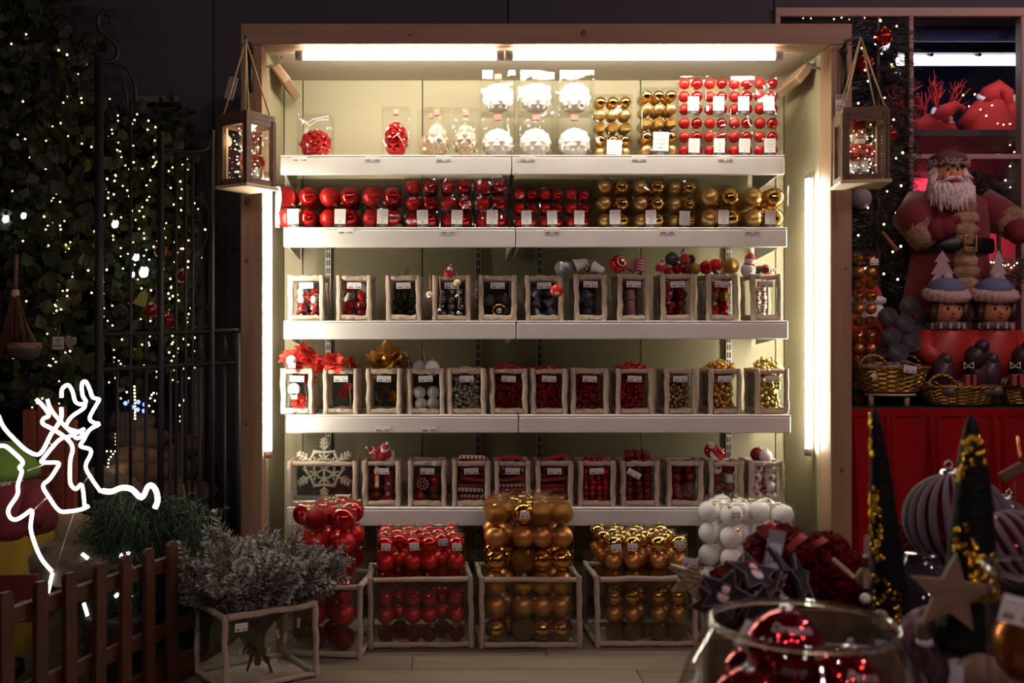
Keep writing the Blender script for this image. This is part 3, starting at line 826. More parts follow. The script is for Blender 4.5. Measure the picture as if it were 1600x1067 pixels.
def spots(lv, n, size, fill=0.9, over=0.0, jit=.12):
    """resting places inside a crate (grid with jitter), lowest layer first; over = heap height above the rim"""
    o, w, dp, h, th, rot = CRATES[(lv, n)]
    iw, idp = w - 2 * th - .002, dp - 2 * th - .002
    nx = max(1, int(iw / size)); ny = max(1, int(idp / size)); H = h * fill + over
    out = []; z_ = 0.009 + size / 2; lay = 0
    while z_ + size / 2 <= H + .004:
        q = 1.0 if z_ < h - size * .5 else .8
        for i in range(nx):
            for j in range(ny):
                x = ((i + .5) / nx - .5) * max(0, iw - (0 if nx > 1 else 0)) * q; yv = th + idp * (j + .5) / ny
                g = size * jit
                x += R.uniform(-g, g) * (.4 if nx > 1 else 1); yv += R.uniform(-g, g) * .4
                out.append((Matrix.Translation(o) @ Matrix.Rotation(rot, 4, 'Z')) @ Vector((x, yv, z_ + R.uniform(0, g * .3))))
        z_ += size * .84; lay += 1
    return out
def rr3(): return (R.uniform(-.7, .7), R.uniform(-.8, .8), R.uniform(0, 6.28))
def fill(lv, n, tpls, size, name, label, group, fill_=.9, over=0.0, upright=False, jit=.26, keep=1.0):
    for p in spots(lv, n, size, fill_, over, jit):
        if R.random() > keep: continue
        t = R.choice(tpls)
        place(name, t, label, name.replace('_', ' ') if name.count('_') < 2 else 'ornament', group, p, (R.uniform(-.2, .2), R.uniform(-.2, .2), R.uniform(-.5, .5)) if upright else rr3(), size)
def berries(lv, n, m, r, count, over, label, m2=None, name='berries'):
    o, w, dp, h, th, rot = CRATES[(lv, n)]
    b = MB(); iw, idp = w / 2 - th - r, dp / 2 - th - r; H = h - th * .3
    pts = []
    tries = 0
    nfill = int(count * .75)
    while len(pts) < nfill and tries < 6000:       # against the panes, where they show
        tries += 1
        p = Vector((R.uniform(-iw, iw), dp / 2 + (R.uniform(-idp, -idp * .2) if R.random() < .75 else R.uniform(-idp, idp)), R.uniform(.01 + r, H)))
        if all((p - q).length > r * 1.55 for q in pts): pts.append(p)
    tries = 0
    while over and len(pts) < count and tries < 3000:
        tries += 1
        a = R.uniform(0, 6.28); q_ = math.sqrt(R.random())
        p = Vector((q_ * math.cos(a) * (w * .5), dp / 2 + q_ * math.sin(a) * dp * .45, h - r + over * (1 - q_ * q_) * R.uniform(.2, 1)))
        if all((p - q).length > r * 1.55 for q in pts): pts.append(p)
    for p in pts: b.sphere(p, r * R.uniform(.85, 1.1), 10, 6, mt=0)
    for k in range(26):                           # wire stalks between the berries
        p = R.choice(pts); q = p + Vector((R.uniform(-.03, .03), R.uniform(-.02, .02), R.uniform(-.05, .02)))
        q.z = max(q.z, .012)
        b.tube([p, q], .0009, 4, mt=1)
    ob = obj(name, b.mesh(name, [m, GREEN]), None, o, (0, 0, rot))
    return tag(ob, label, 'berries', 'berry picks heaped in crates', 'stuff')

# --- third shelf
BELLW = tpl_bell(SNOW_WHITE, BLACK_PAINT); BELLG = tpl_bell(mat('grey_enamel', (.34, .35, .38), .3, .5), mat('bell_inside', (.10, .11, .14), .5)); MUSH = tpl_mushroom(); SNOWM = tpl_snowman(); SANTA = tpl_santa(); SPOOL = tpl_spool()
STARB = tpl_starball(); BRED = tpl_ball(RED_SHINY); BDRED = tpl_ball(DARKRED, SILVER_CAP); BGOLD = tpl_ball(GOLD_GLIT); BWHITE = tpl_ball(SNOW_WHITE, SILVER_CAP); HALF = tpl_halfball(); RING = tpl_ring(); STRIP = tpl_strip(); JING = tpl_jinglebell(); BBLACK = tpl_ball(mat('smoke_bauble', (.10, .11, .12), .12, .4)); BMR = tpl_ball(RED_MATTE)
DGLASS = tpl_ball(mat('dark_green_bauble', (.02, .035, .03), .1, .5))
def ribbons(lv, n, count, m, label):
    o, w, dp, h, th, rot = CRATES[(lv, n)]; b = MB()
    for k in range(count):
        x = R.uniform(-.4, .4) * (w - 2 * th); z_ = R.uniform(.02, h * .6); yv = th + .003 + R.uniform(0, .012)
        pts = [(max(-w / 2 + th, min(w / 2 - th, x + .016 * math.sin(q * .9 + k))), yv + .003 * math.cos(q), z_ + .012 * q * .5 + .01 * math.cos(q * 1.3 + k)) for q in range(6)]
        b.tube(pts, .0018, 5)
    return tag(obj('ribbon', b.mesh('ribbon', m), None, o, (0, 0, rot)), label, 'ribbon', None, 'stuff')
fill(2, 0, [MUSH, MUSH, BWHITE], .034, 'mushroom_ornament', 'small red and white mushroom ornament in the crate at the shelf end', 'mushroom ornaments', .84)
ribbons(2, 0, 12, RED_FELT, 'tangle of thin red ribbons in the mushroom crate')
fill(2, 1, [BELLW, BELLW, BMR, BDRED], .040, 'bell_ornament', 'white bell or red ball in the second crate, third shelf', 'white bells with red bows', .86)
ribbons(2, 1, 9, RED_FELT, 'tangle of red bows among the white bells')
fill(2, 2, [DGLASS], .046, 'green_ball', 'dark green ball half buried under fir picks, third shelf', 'balls in the fir crate', .62)
fill(2, 3, [JING, JING, tpl_ball(mat('pewter', (.35, .34, .35), .25, .9), SILVER_CAP)], .034, 'jingle_bell', 'small silver jingle bell or pewter ball in the twine crate', 'jingle bells', .85)
fill(2, 4, [BBLACK, DGLASS], .050, 'smoke_bauble', 'smoky dark bauble in the black and gold crate, third shelf', 'dark baubles', .72)
fill(2, 5, [BBLACK, BELLG, BELLG], .048, 'bell_ornament', 'dark grey bell or bauble in the crate with the red round tag', 'dark grey bells', .8)
fill(2, 6, [BELLG, BBLACK, BELLG], .043, 'bell_ornament', 'grey bell or bauble inside the heaped grey bell crate', 'grey bells', .8)
fill(2, 7, [SPOOL], .043, 'tartan_spool', 'pink tartan spool standing in its crate, third shelf', 'tartan spools', .82, upright=True, jit=.05)
fill(2, 8, [SANTA, SANTA, BDRED], .043, 'santa_ornament', 'dark red Santa ornament in the ninth crate, third shelf', 'small Santas', .9)
fill(2, 9, [BRED, BRED, BGOLD, SANTA, BMR], .040, 'bauble', 'red or gold ornament in the tenth crate, third shelf', 'red and gold ornaments', .9)
fill(2, 10, [SNOWM], .042, 'snowman_ornament', 'white snowman with red hat inside the last crate, third shelf', 'snowmen', .92, upright=True, jit=.06)
# ornaments lying on top of the crates, one by one
def top(px, py, d, tpl, name, label, cat, size, rot, group=None): return place(name, tpl, label, cat, group, P(px, py, d), rot, size)
top(884, 417, 4.06, BELLG, 'bell_ornament', 'grey bell lying open end out over the red tag crate', 'bell', .066, (-1.2, .2, -.5))
top(908, 412, 4.10, BELLW, 'bell_ornament', 'pink and white bell on its side behind the crate rims', 'bell', .060, (.3, 1.2, .4))
top(917, 420, 4.05, RING, 'ring_ornament', 'small brass ring ornament between two bells', 'ornament', .034, (.2, .1, .3))
top(936, 420, 4.06, BELLW, 'bell_ornament', 'white bell tipped over at the seventh crate rim', 'bell', .05, (0.2, 1.9, -.3))
top(966, 412, 4.06, HALF, 'red_white_ball', 'red and white ball with dark hole atop the spool crate', 'bauble', .072, (1.3, .2, .3))
top(1001, 414, 4.08, SPOOL, 'tartan_spool', 'pink tartan spool upright above its crate rim', 'ornament', .052, (.1, .1, .3))
top(990, 416, 4.13, SPOOL, 'tartan_spool', 'pink tartan spool leaning behind the other spool', 'ornament', .048, (.2, .5, .3))
for k, (px, py, s, tp, nm, lb, ct) in enumerate(((1033, 415, .05, SANTA, 'santa_ornament', 'dark red Santa at the near rim of the Santa crate', 'ornament'), (1050, 404, .055, BBLACK, 'smoke_bauble', 'grey ball in the middle of the Santa heap', 'bauble'),
        (1042, 420, .045, SANTA, 'santa_ornament', 'small Santa face down on the Santa crate rim', 'ornament'), (1069, 400, .062, SANTA, 'santa_ornament', 'striped Santa topping the heap of Santas', 'ornament'), (1058, 419, .045, BRED, 'bauble', 'shiny red ball under the striped Santa', 'bauble'),
        (1079, 405, .04, DGLASS, 'green_ball', 'black ball beside the striped Santa', 'bauble'), (1085, 420, .05, BGOLD, 'bauble', 'ribbed golden ball between the Santa and red ornament crates', 'bauble'), (1072, 422, .04, BDRED, 'bauble', 'dark red ball next to the ribbed golden ball', 'bauble'))):
    top(px, py, 4.08 + .02 * (k % 3), tp, nm, lb, ct, s, rr3(), 'ornaments heaped on the Santa crate')
for k, (px, py, s, tp, nm, lb, ct) in enumerate(((1103, 418, .055, BRED, 'bauble', 'shiny red ball nearest the golden one', 'bauble'), (1118, 415, .055, BMR, 'bauble', 'red ball behind the tenth crate rim', 'bauble'), (1124, 421, .04, BELLW, 'bell_ornament', 'small white bell between red balls, tenth crate', 'bell'), (1142, 416, .066, BGOLD, 'bauble', 'copper ball with golden face on the tenth crate', 'bauble'))):
    top(px, py, 4.09, tp, nm, lb, ct, s, rr3(), 'ornaments heaped on the tenth crate')
top(1170, 416, 4.10, SNOWM, 'snowman_ornament', 'round snowman with red ear muffs above the last crate', 'snowman', .088, (.1, .1, .2))
top(1196, 421, 4.08, BDRED, 'bauble', 'dark red ball behind the snowman crate rim', 'bauble', .04, rr3())
top(1186, 422, 4.10, BBLACK, 'smoke_bauble', 'dark ball next to the round snowman', 'bauble', .036, rr3())
top(1202, 424, 4.12, SANTA, 'santa_ornament', 'tiny Santa lying beside the round snowman', 'ornament', .045, (.8, 1.2, .4))
top(1142 - 362, 485, 4.058, RING, 'ring_ornament', 'gold rimmed black disc inside the black and gold crate', 'ornament', .058, (0, 0, .1))
# a Santa with twine and bells over the fourth crate, a round red tag over the sixth
top(702, 424, 4.06, SANTA, 'santa_ornament', 'small Santa perched over the twine bell crate', 'ornament', .055, (-.3, .3, .2))
for k, (px, y0, y1) in enumerate(((671, 432, 462), (687, 437, 482), (714, 430, 460), (716, 440, 486))):
    d = 4.036; L_ = (y1 - y0) * d / F
    t = thing('bell_garland', f'silver bell on a twine loop, {ORD[k]} over the twine crate front', 'ornament', 'bells on twine', P(px, y0, d))
    obj('twine', MB().tube([(0, .012, .012), (0, 0, 0), (.003, -.001, -L_ * .5), (0, 0, -L_)], .0013, 5).mesh('twine', TWINE), t)
    obj('bell', JING[0][1], t, (0, 0, -L_ - .007), (0, 0, R.uniform(-.5, .5)), .026)
    if k in (0, 2): obj('wood_disc', MB().lathe([(.014, -.002), (.014, .002)], 14, mtx=Euler((PI / 2, 0, 0)).to_matrix()).mesh('wood_disc', mat('pale_wood', (.62, .48, .30), .7)), t, (0, -.002, -L_ * (.95 if k == 0 else .4)))
d = 4.036
t = thing('round_tag', 'round red swing tag hung over the dark grey bell crate', 'tag', None, P(870, 432, d))
obj('loop', MB().tube([(0, .02, 0), (-.004, 0, 0), (-.006, -.001, -.02), (0, 0, -.034), (.005, -.001, -.018), (.003, 0, 0), (0, .02, 0)], .001, 5).mesh('loop', TWINE), t)
obj('disc', MB().lathe([(.024, -.001), (.024, .001)], 24, mtx=Euler((PI / 2, 0, 0)).to_matrix()).mesh('disc', RED_MATTE), t, (0, 0, -.056))
obj('paper_label', sticker_mesh(.016, .012), t, (0, -.0022, -.066))
d = 4.036
t = thing('swing_tag', 'orange swing tag with a barcode on the plush Santa crate', 'tag', None, P(589, 722, d))
obj('string', MB().tube([(0, .014, .01), (-.004, 0, 0), (-.003, -.001, -.03), (0, 0, -.055), (.004, -.001, -.03), (.002, 0, .002)], .001, 5).mesh('string', TWINE), t)
obj('card', MB().cbox((0, 0, 0), (.013, .0015, .026), .0006).mesh('card', mat('orange_card', (.75, .33, .06), .6)), t, (0, 0, -.065))
obj('paper_label', sticker_mesh(.014, .020), t, (0, -.0015, -.088))

# --- fir pick crate greens
def sprig(b, p0, p1, n, L, wd=.0012, mt=0, stem_mt=1, cone=1.0):
    p0, p1 = Vector(p0), Vector(p1); d = (p1 - p0).normalized()
    b.tube([p0, p1], [.0022, .0012], 5, mt=stem_mt)
    for k in range(n):
        u = k / n
        c = p0.lerp(p1, u)
        s = d.orthogonal(); s.rotate(Matrix.Rotation(R.uniform(0, 6.28), 3, d))
        e = (s * cone + d * R.uniform(.35, .8)).normalized()
        l = L * (1 - .35 * u) * R.uniform(.8, 1.15)
        side = e.cross(d).normalized() * wd
        b._add([c - side, c + side, c + e * l + side * .3, c + e * l - side * .3], [(0, 1, 2, 3)], False, mt)
o, w, dp, h, th, rot = CRATES[(2, 2)]
for k in range(9):
    b = MB(); x = R.uniform(-.035, .035); 
    z0, z1 = (.03, .14) if k < 7 else (.10, .215)
    yy = th + .028 if k < 7 else dp * .4
    sprig(b, (x, yy, z0), (x + R.uniform(-.012, .012), yy + R.uniform(-.004, .01), z1), 110, .022)
    ob = obj('fir_pick', b.mesh('fir_pick', [GREEN, TWINE]), None, o, (0, 0, rot))
    tag(ob, 'short green fir pick tucked in the third crate' if k < 7 else ('green fir pick poking above the third crate' if k == 7 else 'second green fir tip above the third crate rim'), 'fir pick', 'green fir picks')
b = MB()
for k in range(150):
    p = Vector((R.uniform(-.05, .05), th + R.uniform(.003, .012), R.uniform(.03, .14)))
    if abs(p.x) > .022 or p.z < .05: b.sphere(p, .0022, 6, 4)
tag(obj('glitter_berries', b.mesh('glitter_berries', GOLD_SHINY), None, o, (0, 0, rot)), 'tiny gold glitter berries on the fir picks', 'berries', None, 'stuff')

# --- fourth shelf: poinsettias, picks and berries
PET_R = petal_mesh(mat('poinsettia_red', (.66, .035, .012), .7, var=(.50, .015, .008), vscale=5)); PET_G = petal_mesh(mat('poinsettia_gold', (.55, .27, .05), .35, .75, var=(.36, .16, .03), vscale=12))
o, w, dp, h, th, rot = CRATES[(3, 0)]
FL = [((474, 556, 4.13), (.9, .2, .6), .058, 'tallest red poinsettia rising behind the first crate'), ((452, 562, 4.12), (.8, -.4, .1), .046, 'red poinsettia peeping behind the small white tag'), ((464, 568, 4.10), (.7, .3, .2), .062, 'upright red poinsettia over the first crate, fourth shelf'), ((486, 566, 4.08), (.9, -.2, .9), .058, 'red poinsettia with a split leaf leaning over the second post'), ((452, 574, 4.06), (.9, -.5, 2.0), .048, 'spiky red poinsettia nearest the case wall'),
      ((500, 574, 4.14), (.8, .1, .2), .060, 'dark red poinsettia between first and second crates'), ((523, 571, 4.06), (.75, .2, .0), .062, 'orange red poinsettia drooping over the second crate'), ((545, 573, 4.10), (.8, .5, 1.0), .050, 'red poinsettia tip behind the drooping one')]
for q, rt, s, lb in FL: flower(lb, 'red poinsettias', P(*q), rt, s, PET_R, mat('dry_heart', (.40, .22, .04), .7), 12)
def infront(lv, n, u, v, dy=.012):
    o, w, dp, h, th, rot = CRATES[(lv, n)]
    return Matrix.Translation(o) @ Matrix.Rotation(rot, 4, 'Z') @ Vector(((u - .5) * w, th + dy, v * h))
flower('red poinsettia low behind the first pane, fourth shelf', 'red poinsettias', infront(3, 0, .52, .22, .03), (1.2, 0, .1), .040, PET_R, GREEN, 12)
flower('red poinsettia high behind the first pane, fourth shelf', 'red poinsettias', infront(3, 0, .78, .72, .05), (1.0, .2, .1), .036, PET_R, GREEN, 12)
flower('small red poinsettia in the middle of the second pane', 'red poinsettias', infront(3, 1, .52, .42, .03), (1.1, .3, .4), .026, PET_R, GREEN, 10)
flower('small red poinsettia at the top of the second pane', 'red poinsettias', infront(3, 1, .66, .58, .04), (1.0, -.4, .1), .024, PET_R, GREEN, 10)
for k, (n_, u0, v0, u1, v1) in enumerate(((0, .62, .95, .80, .12), (0, .48, .6, .42, .1), (1, .50, .5, .30, .2), (1, .72, .6, .76, .15))):
    tag(obj('stem', MB().tube([infront(3, n_, u0, v0, .02), infront(3, n_, u1, v1, .016)], .0022, 6).mesh('stem', mat('paper_stem', (.32, .20, .10), .8))), ('long brown stem slanting behind the first pane', 'short brown stem low behind the first pane', 'thin stem slanting behind the second pane', 'thin upright stem behind the second pane')[k], 'flower stem')
t = thing('round_label', 'round white swing label on the first poinsettia pane', 'tag', None, infront(3, 0, .42, .55, -.022))
obj('disc', MB().lathe([(.024, -.0006), (.024, .0006)], 24, mtx=Euler((PI / 2, 0, 0)).to_matrix()).mesh('disc', PAPER), t)
obj('tab', MB().box((0, 0, -.028), (.024, .0012, .022)).mesh('tab', PAPER), t)
t = thing('paper_tag', 'small white tag on the red poinsettia heap', 'tag', None, P(455, 563, 4.02))
obj('disc', MB().lathe([(.020, -.0006), (.020, .0006)], 20, mtx=Euler((PI / 2, 0, .3)).to_matrix()).mesh('disc', PAPER), t)
obj('tab', MB().box((0.003, 0, -.020), (.026, .0012, .018)).mesh('tab', PAPER), t)
for k, (px, py, dd, s) in enumerate(((586, 566, 4.07, .052), (602, 560, 4.06, .058), (618, 566, 4.07, .052), (600, 566, 4.12, .050), (628, 570, 4.12, .046))):
    flower(f'golden poinsettia heaped on the third crate, {ORD[k]} of five', 'golden poinsettias', P(px, py, dd), (.7 + .4 * (k % 2), R.uniform(-.4, .4), R.uniform(0, 6)), s * 1.15, PET_G, GOLD_SHINY, 17)
for k, (u, v) in enumerate(((.3, .75), (.7, .7), (.5, .45), (.75, .3), (.25, .3))):
    flower(f'golden poinsettia behind the third pane, {("upper near", "upper far", "middle", "lower far", "lower near")[k]}', 'golden poinsettias', infront(3, 2, u, v, .03), (1.1, R.uniform(-.3, .3), R.uniform(0, 6)), .036, PET_G, GOLD_SHINY, 12)
fill(3, 3, [BWHITE, tpl_ball(mat('frosted_ball', (.62, .60, .60), .5), SILVER_CAP)], .052, 'white_ball_pick', 'white ball on a pick inside the fourth crate, fourth shelf', 'white balls on picks', .8)
top(675, 575, 4.09, BWHITE, 'white_ball_pick', 'large white ball poking over the fourth crate rim', 'ball', .062, (.2, .1, 0))
top(655, 574, 4.12, tpl_ball(mat('clear_ball', (.45, .43, .42), .25), SILVER_CAP), 'grey_ball', 'greyish ball beside the large white ball, fourth shelf', 'ball', .056, (.1, .2, 0))
for k, (a, b_) in enumerate((((634, 549), (641, 576)), ((661, 546), (664, 566)))):
    tag(obj('plastic_pick', MB().tube([P(*a, 4.11), P(*b_, 4.11)], .0022, 6).mesh('plastic_pick', STEEL)), ('thin plastic pick leaning out of the white ball crate', 'thin plastic pick standing up in the white ball crate')[k], 'pick')
berries(3, 4, mat('pearl_berry', (.55, .47, .38), .3, .2), .0085, 190, .012, 'pearl white berry picks filling the fifth crate')
RB = mat('red_berry', (.50, .010, .010), .12, .35, coat=.4)
berries(3, 5, RB, .0066, 250, .022, 'red berry picks filling the crate beside the pearl berries')
berries(3, 6, RB, .0066, 230, .016, 'red berry picks filling the crate under the bay seam')
berries(3, 7, RB, .0066, 220, .0, 'red berry picks filling the middle crate of four red ones')
berries(3, 8, RB, .0085, 190, .035, 'larger red berry picks heaped over their crate')
berries(3, 9, mat('pale_gold_berry', (.62, .43, .16), .25, .7), .0085, 190, .0, 'pale gold berry picks filling the tenth crate')
berries(3, 10, mat('orange_gold_bead', (.85, .48, .10), .25, .6), .0105, 190, .045, 'orange gold beads heaped over the eleventh crate', name='beads')
berries(3, 11, mat('bright_gold_bead', (.92, .68, .22), .18, .7), .0105, 210, .055, 'shiny gold beads heaped over the last crate, fourth shelf', name='beads')

# --- lowest shelf
o, w, dp, h, th, rot = CRATES[(4, 0)]
t = thing('snowflake_bag', 'large cream glitter snowflake in a clear bag in the widest crate', 'snowflake', None, o + Vector((0.002, .05, .012)))
SF = mat('cream_glitter', (.80, .74, .56), .55, bump=.5, bscale=150)
RS = .125
def sf_arm(b):
    bars = [((0, 0), (0, 1.0)), ((0, .30), (.16, .46)), ((0, .30), (-.16, .46)), ((0, .62), (.13, .74)), ((0, .62), (-.13, .74)), ((0, .74), (.12, .85)), ((0, .74), (-.12, .85)), ((0, .86), (.10, .95)), ((0, .86), (-.10, .95)),
            ((0, .52), (.30, .52)), ((0, .52), (-.30, .52))]
    for (x0, z0), (x1, z1) in bars:
        b.tube([(x0 * RS, 0, z0 * RS), (x1 * RS, 0, z1 * RS)], .0045, 7)
for k in range(6):
    b = MB(); sf_arm(b)
    obj('snowflake_arm', b.mesh('snowflake_arm', SF), t, (0, 0, RS + .006), (0, k * PI / 3, 0))
b = MB(); pts = [(math.sin(k * PI / 3 + PI / 6) * RS * .34, 0, math.cos(k * PI / 3 + PI / 6) * RS * .34) for k in range(6)]
b.tube(pts, .0045, 7, closed=True)
pts = [(math.sin(k * PI / 6) * RS * (.52 if k % 2 == 0 else .66), 0, math.cos(k * PI / 6) * RS * (.52 if k % 2 == 0 else .66)) for k in range(12)]
b.tube(pts, .0045, 7, closed=True)
obj('snowflake_ring', b.mesh('snowflake_ring', SF), t, (0, 0, RS + .006))
bg = MB(); bg.cbox((0, 0.004, .1335), (.250, .024, .267), .003)
obj('clear_bag', bg.mesh('clear_bag', clear_mat('bag_film', .09, .5, .08, bump=.5, bscale=9)), t)
fill(4, 1, [SANTA, SANTA, BDRED], .050, 'santa_plush', 'plush red Santa inside the second crate, lowest shelf', 'plush Santas', .8, upright=True)
top(586, 706, 4.08, SANTA, 'santa_plush', 'white faced plush Santa lying at the near side of the heap', 'plush Santa', .075, (.2, -1.1, .3))
top(600, 703, 4.07, SANTA, 'santa_plush', 'plush Santa with a fat red hat topping the crate', 'plush Santa', .090, (.9, .2, .2))
top(611, 711, 4.10, BELLW, 'plush_boot', 'small white boot shaped ornament beside the plush Santas', 'ornament', .05, (.4, .2, .2))
fill(4, 2, [BDRED, BMR, BRED], .042, 'bauble', 'dark red bauble in the dotted disc crate', 'baubles behind the disc', .85)
t = thing('dotted_disc', 'dark disc ornament ringed with pale dots in third crate, lowest shelf', 'ornament', None, infront(4, 2, .38, .48, .004))
obj('disc', MB().lathe([(.028, -.002), (.028, .002)], 24, mtx=Euler((PI / 2, 0, 0)).to_matrix()).mesh('disc', DARKRED), t)
b = MB()
for k in range(10): b.sphere((.021 * math.cos(k * PI / 5), -.003, .021 * math.sin(k * PI / 5)), .0042, 8, 5)
for k in range(5): b.sphere((.010 * math.cos(k * PI / 2.5), -.003, .010 * math.sin(k * PI / 2.5)), .0035, 8, 5)
obj('dots', b.mesh('dots', mat('pale_green_dot', (.55, .55, .40), .6)), t)
DSTRIP = [('wrapper', MB().cbox((0, 0, 0), (1, .30, .13), .02).mesh('wrapper', mat('dull_red_wrap', (.34, .05, .05), .5))), ('stripes', STRIP[1][1] if False else STRIP[1][1])]
for n_, lb, tp in ((3, 'red and white striped packet in the fourth crate, lowest shelf', [STRIP, DSTRIP, DSTRIP]), (4, 'striped packet in the crate behind the gold tubes', [STRIP, DSTRIP]), (5, 'dark red packet in the sixth crate, lowest shelf', [DSTRIP])):
    o, w, dp, h, th, rot = CRATES[(4, n_)]
    for k in range(13):
        zz = .016 + k * .0145
        place('striped_packet', R.choice(tp), lb, 'packet', 'striped packets', o + Vector((R.uniform(-.01, .01), th + .02 + (k % 3) * .03, zz)), (R.uniform(-.05, .05), R.uniform(-.12, .12) if zz < h else R.uniform(-.4, .4), R.uniform(-.1, .1)), .1)
fill(4, 6, [BMR, BDRED, BRED], .026, 'small_red_ball', 'small red ball in the berry cluster crate, lowest shelf', 'red clusters', .85, over=.05)
fill(4, 7, [BDRED], .034, 'cherry_ball', 'glossy dark red ball in the cherry cluster crate', 'cherry clusters', .88, over=.055)
fill(4, 8, [BDRED, BDRED, BMR], .046, 'bauble', 'dark red bauble in the ninth crate, lowest shelf', 'dark red baubles', .88, over=.035)
fill(4, 9, [BDRED, STARB, BDRED], .043, 'bauble', 'dark red or white starred bauble in the tenth crate', 'red and white baubles', .88)
fill(4, 10, [STARB], .045, 'star_bauble', 'white bauble with red stars inside the last crate, lowest shelf', 'starred baubles', .92)
top(1112, 704, 4.09, BRED, 'bauble', 'large dark red bauble with a paper tag, lowest shelf', 'bauble', .062, (.1, .3, 0))
top(1121, 709, 4.06, HALF, 'red_white_ball', 'red and white bauble leaning on the tagged red one', 'bauble', .058, (.3, .8, 0))
tag(obj('paper_tag', sticker_mesh(.024, .026), None, P(1112, 695, 4.045), (0, .05, 0)), 'white paper tag standing on the large red bauble', 'tag')
top(1183, 710, 4.10, BDRED, 'bauble', 'dark red bauble atop the starred bauble crate', 'bauble', .056, (.1, .3, 0))
top(1196, 713, 4.08, BWHITE, 'white_ball', 'white bauble with silver cap above the last crate', 'bauble', .056, (.1, .1, 0))

# ================================================================== FLOOR BINS WITH TUBES OF BAUBLES
TUBEM = {}
def tube_shell(r, h):
    key = (round(r, 4), round(h, 4))
    if key not in TUBEM:
        b = MB()
        b.lathe([(r * .98, 0), (r, .004), (r, h - .004), (r * .98, h)], 28, close=False)
        TUBEM[key] = (b.mesh('clear_tube', CLEAR_TUBE), MB().lathe([(r * .2, h - .004), (r * .9, h - .005), (r * .97, h - .001), (r * 1.01, h), (r * 1.01, h + .003), (r * .96, h + .004)], 28, close=False).mesh('tube_lid', CLEAR))
    return TUBEM[key]
TUBE_STICK = sticker_mesh(.034, .026)
def bauble_tube(label, group, loc, r, h, n, mats, sticker=False, only_top=None):
    t = thing('bauble_tube', label, 'baubles', group, loc)
    sh, ld = tube_shell(r, h)
    obj('clear_tube', sh, t); obj('tube_lid', ld, t)
    step = (h - .004) / n; br = min(r * .95, step / 2 * .99)
    for k in range(n):
        if only_top and k >= only_top: break
        m = mats(k)
        bauble(t, m, (R.uniform(-.001, .001), 0, h - .003 - step * (k + .5)), br, (R.uniform(.55, .78) * R.choice((-1, 1)), 0, R.uniform(-1.4, 1.4)), GOLD_CAP)
    if sticker:
        obj('price_sticker', TUBE_STICK, t, (R.uniform(-.006, .006), -r - .001, h - R.uniform(.030, .045)), (0, R.uniform(-.08, .08), 0))
    return t
def bin_(label, x0, x1, d, depth, rot, h=.255, th=.021):
    w = W(x1, d) - W(x0, d)
    t = thing('floor_bin', label, 'crate', 'glass floor bins', ((W(x0, d) + W(x1, d)) / 2, d, 0.001), (0, 0, rot))
    frame_crate(t, w, depth, h, th)
    return Matrix.Translation(t.location) @ Matrix.Rotation(rot, 4, 'Z'), w, depth, th
def fill_bin(B, rows, r, h, n, matf, label, group, stickers=(), pxs=None):
    mt, w, dp, th = B
    z0 = .009
    for j, row in enumerate(rows):
        for i, u in enumerate(row):
            p = mt @ Vector((u * (w / 2 - th - r - .001), th + r + .002 + j * r * 1.78, z0))
            bauble_tube(label + (f', {("front", "second")[j]} row, {ORD[i]}' if j < 2 else ', rear rows'), group, p, r, h, n, matf(i, j), (i, j) in stickers, None if j < 2 else 3)
redL = lambda i, j: (lambda k: (RED_GLIT if (i + j) % 2 == 0 else RED_SHINY, RED_MATTE, RED_GLIT, RED_SHINY if i % 2 else RED_MATTE, RED_MATTE, RED_GLIT)[k % 6])
redS = lambda i, j: (lambda k: (RED_SHINY, RED_MATTE, RED_GLIT, RED_SHINY, RED_MATTE, RED_GLIT)[k % 6])
def goldL(i, j):
    A = (COPPER_GLIT, COPPER_MATTE, COPPER_SHINY, COPPER_MATTE, COPPER_MATTE, COPPER_SHINY); B_ = (COPPER_SHINY, COPPER_MATTE, COPPER_GLIT, COPPER_SHINY, COPPER_MATTE, COPPER_GLIT)
    return lambda k: (B_ if i % 4 == 1 else A)[k % 6]
goldS = lambda i, j: (lambda k: (GOLD_SHINY, COPPER_MATTE, COPPER_GLIT, COPPER_SHINY, COPPER_MATTE, COPPER_GLIT)[k % 6])
whiteL = lambda i, j: (lambda k: SNOW_WHITE)
BR, BH = .0445, .508
SR, SH = .0325, .388
B1 = bin_('bleached wood glass floor bin of tall red tubes behind the fir planter', 428, 567, 3.545, .27, -.10)
fill_bin(B1, [(-.30, .86), (-.98, .28, ), (-.35, .90), (.25,)], BR, BH, 6, redL, 'tall tube of large red baubles behind the fir planter', 'tall red bauble tubes')
B2 = bin_('bleached wood glass floor bin of short red tubes', 574, 741, 3.65, .25, .05)
fill_bin(B2, [(-.92, -.18, .25, .97), (-.55, .60, ), (-.95, -.30, .22, .92), (-.6, 0.0, .55), (-.9, -.3, .3, .9)], SR, SH, 6, redS, 'short tube of red baubles in the second floor bin', 'short red bauble tubes', ((0, 0), (1, 0), (3, 0), (1, 1)))
B3 = bin_('bleached wood glass floor bin of tall gold tubes', 748, 911, 3.65, .265, .03)
fill_bin(B3, [(-1.0, -.17, .40, 1.0), (-.60, .08, .70), (-.95, -.3, .35, 1.0), (-.6, 0, .6)], BR, BH, 6, goldL, 'tall tube of large gold baubles in the middle floor bin', 'tall gold bauble tubes', ((1, 0),))
B4 = bin_('bleached wood glass floor bin of short gold tubes', 929, 1092, 3.665, .27, .03)
fill_bin(B4, [(-.82, -.30, .42, .97), (-.02, .70, -.6), (-.95, -.35, .25, .9), (-.6, 0.0, .55), (-.95, -.4, .2, .9)], SR, SH, 6, goldS, 'short tube of gold baubles in the fourth floor bin', 'short gold bauble tubes', ((0, 0), (1, 0), (3, 0)))
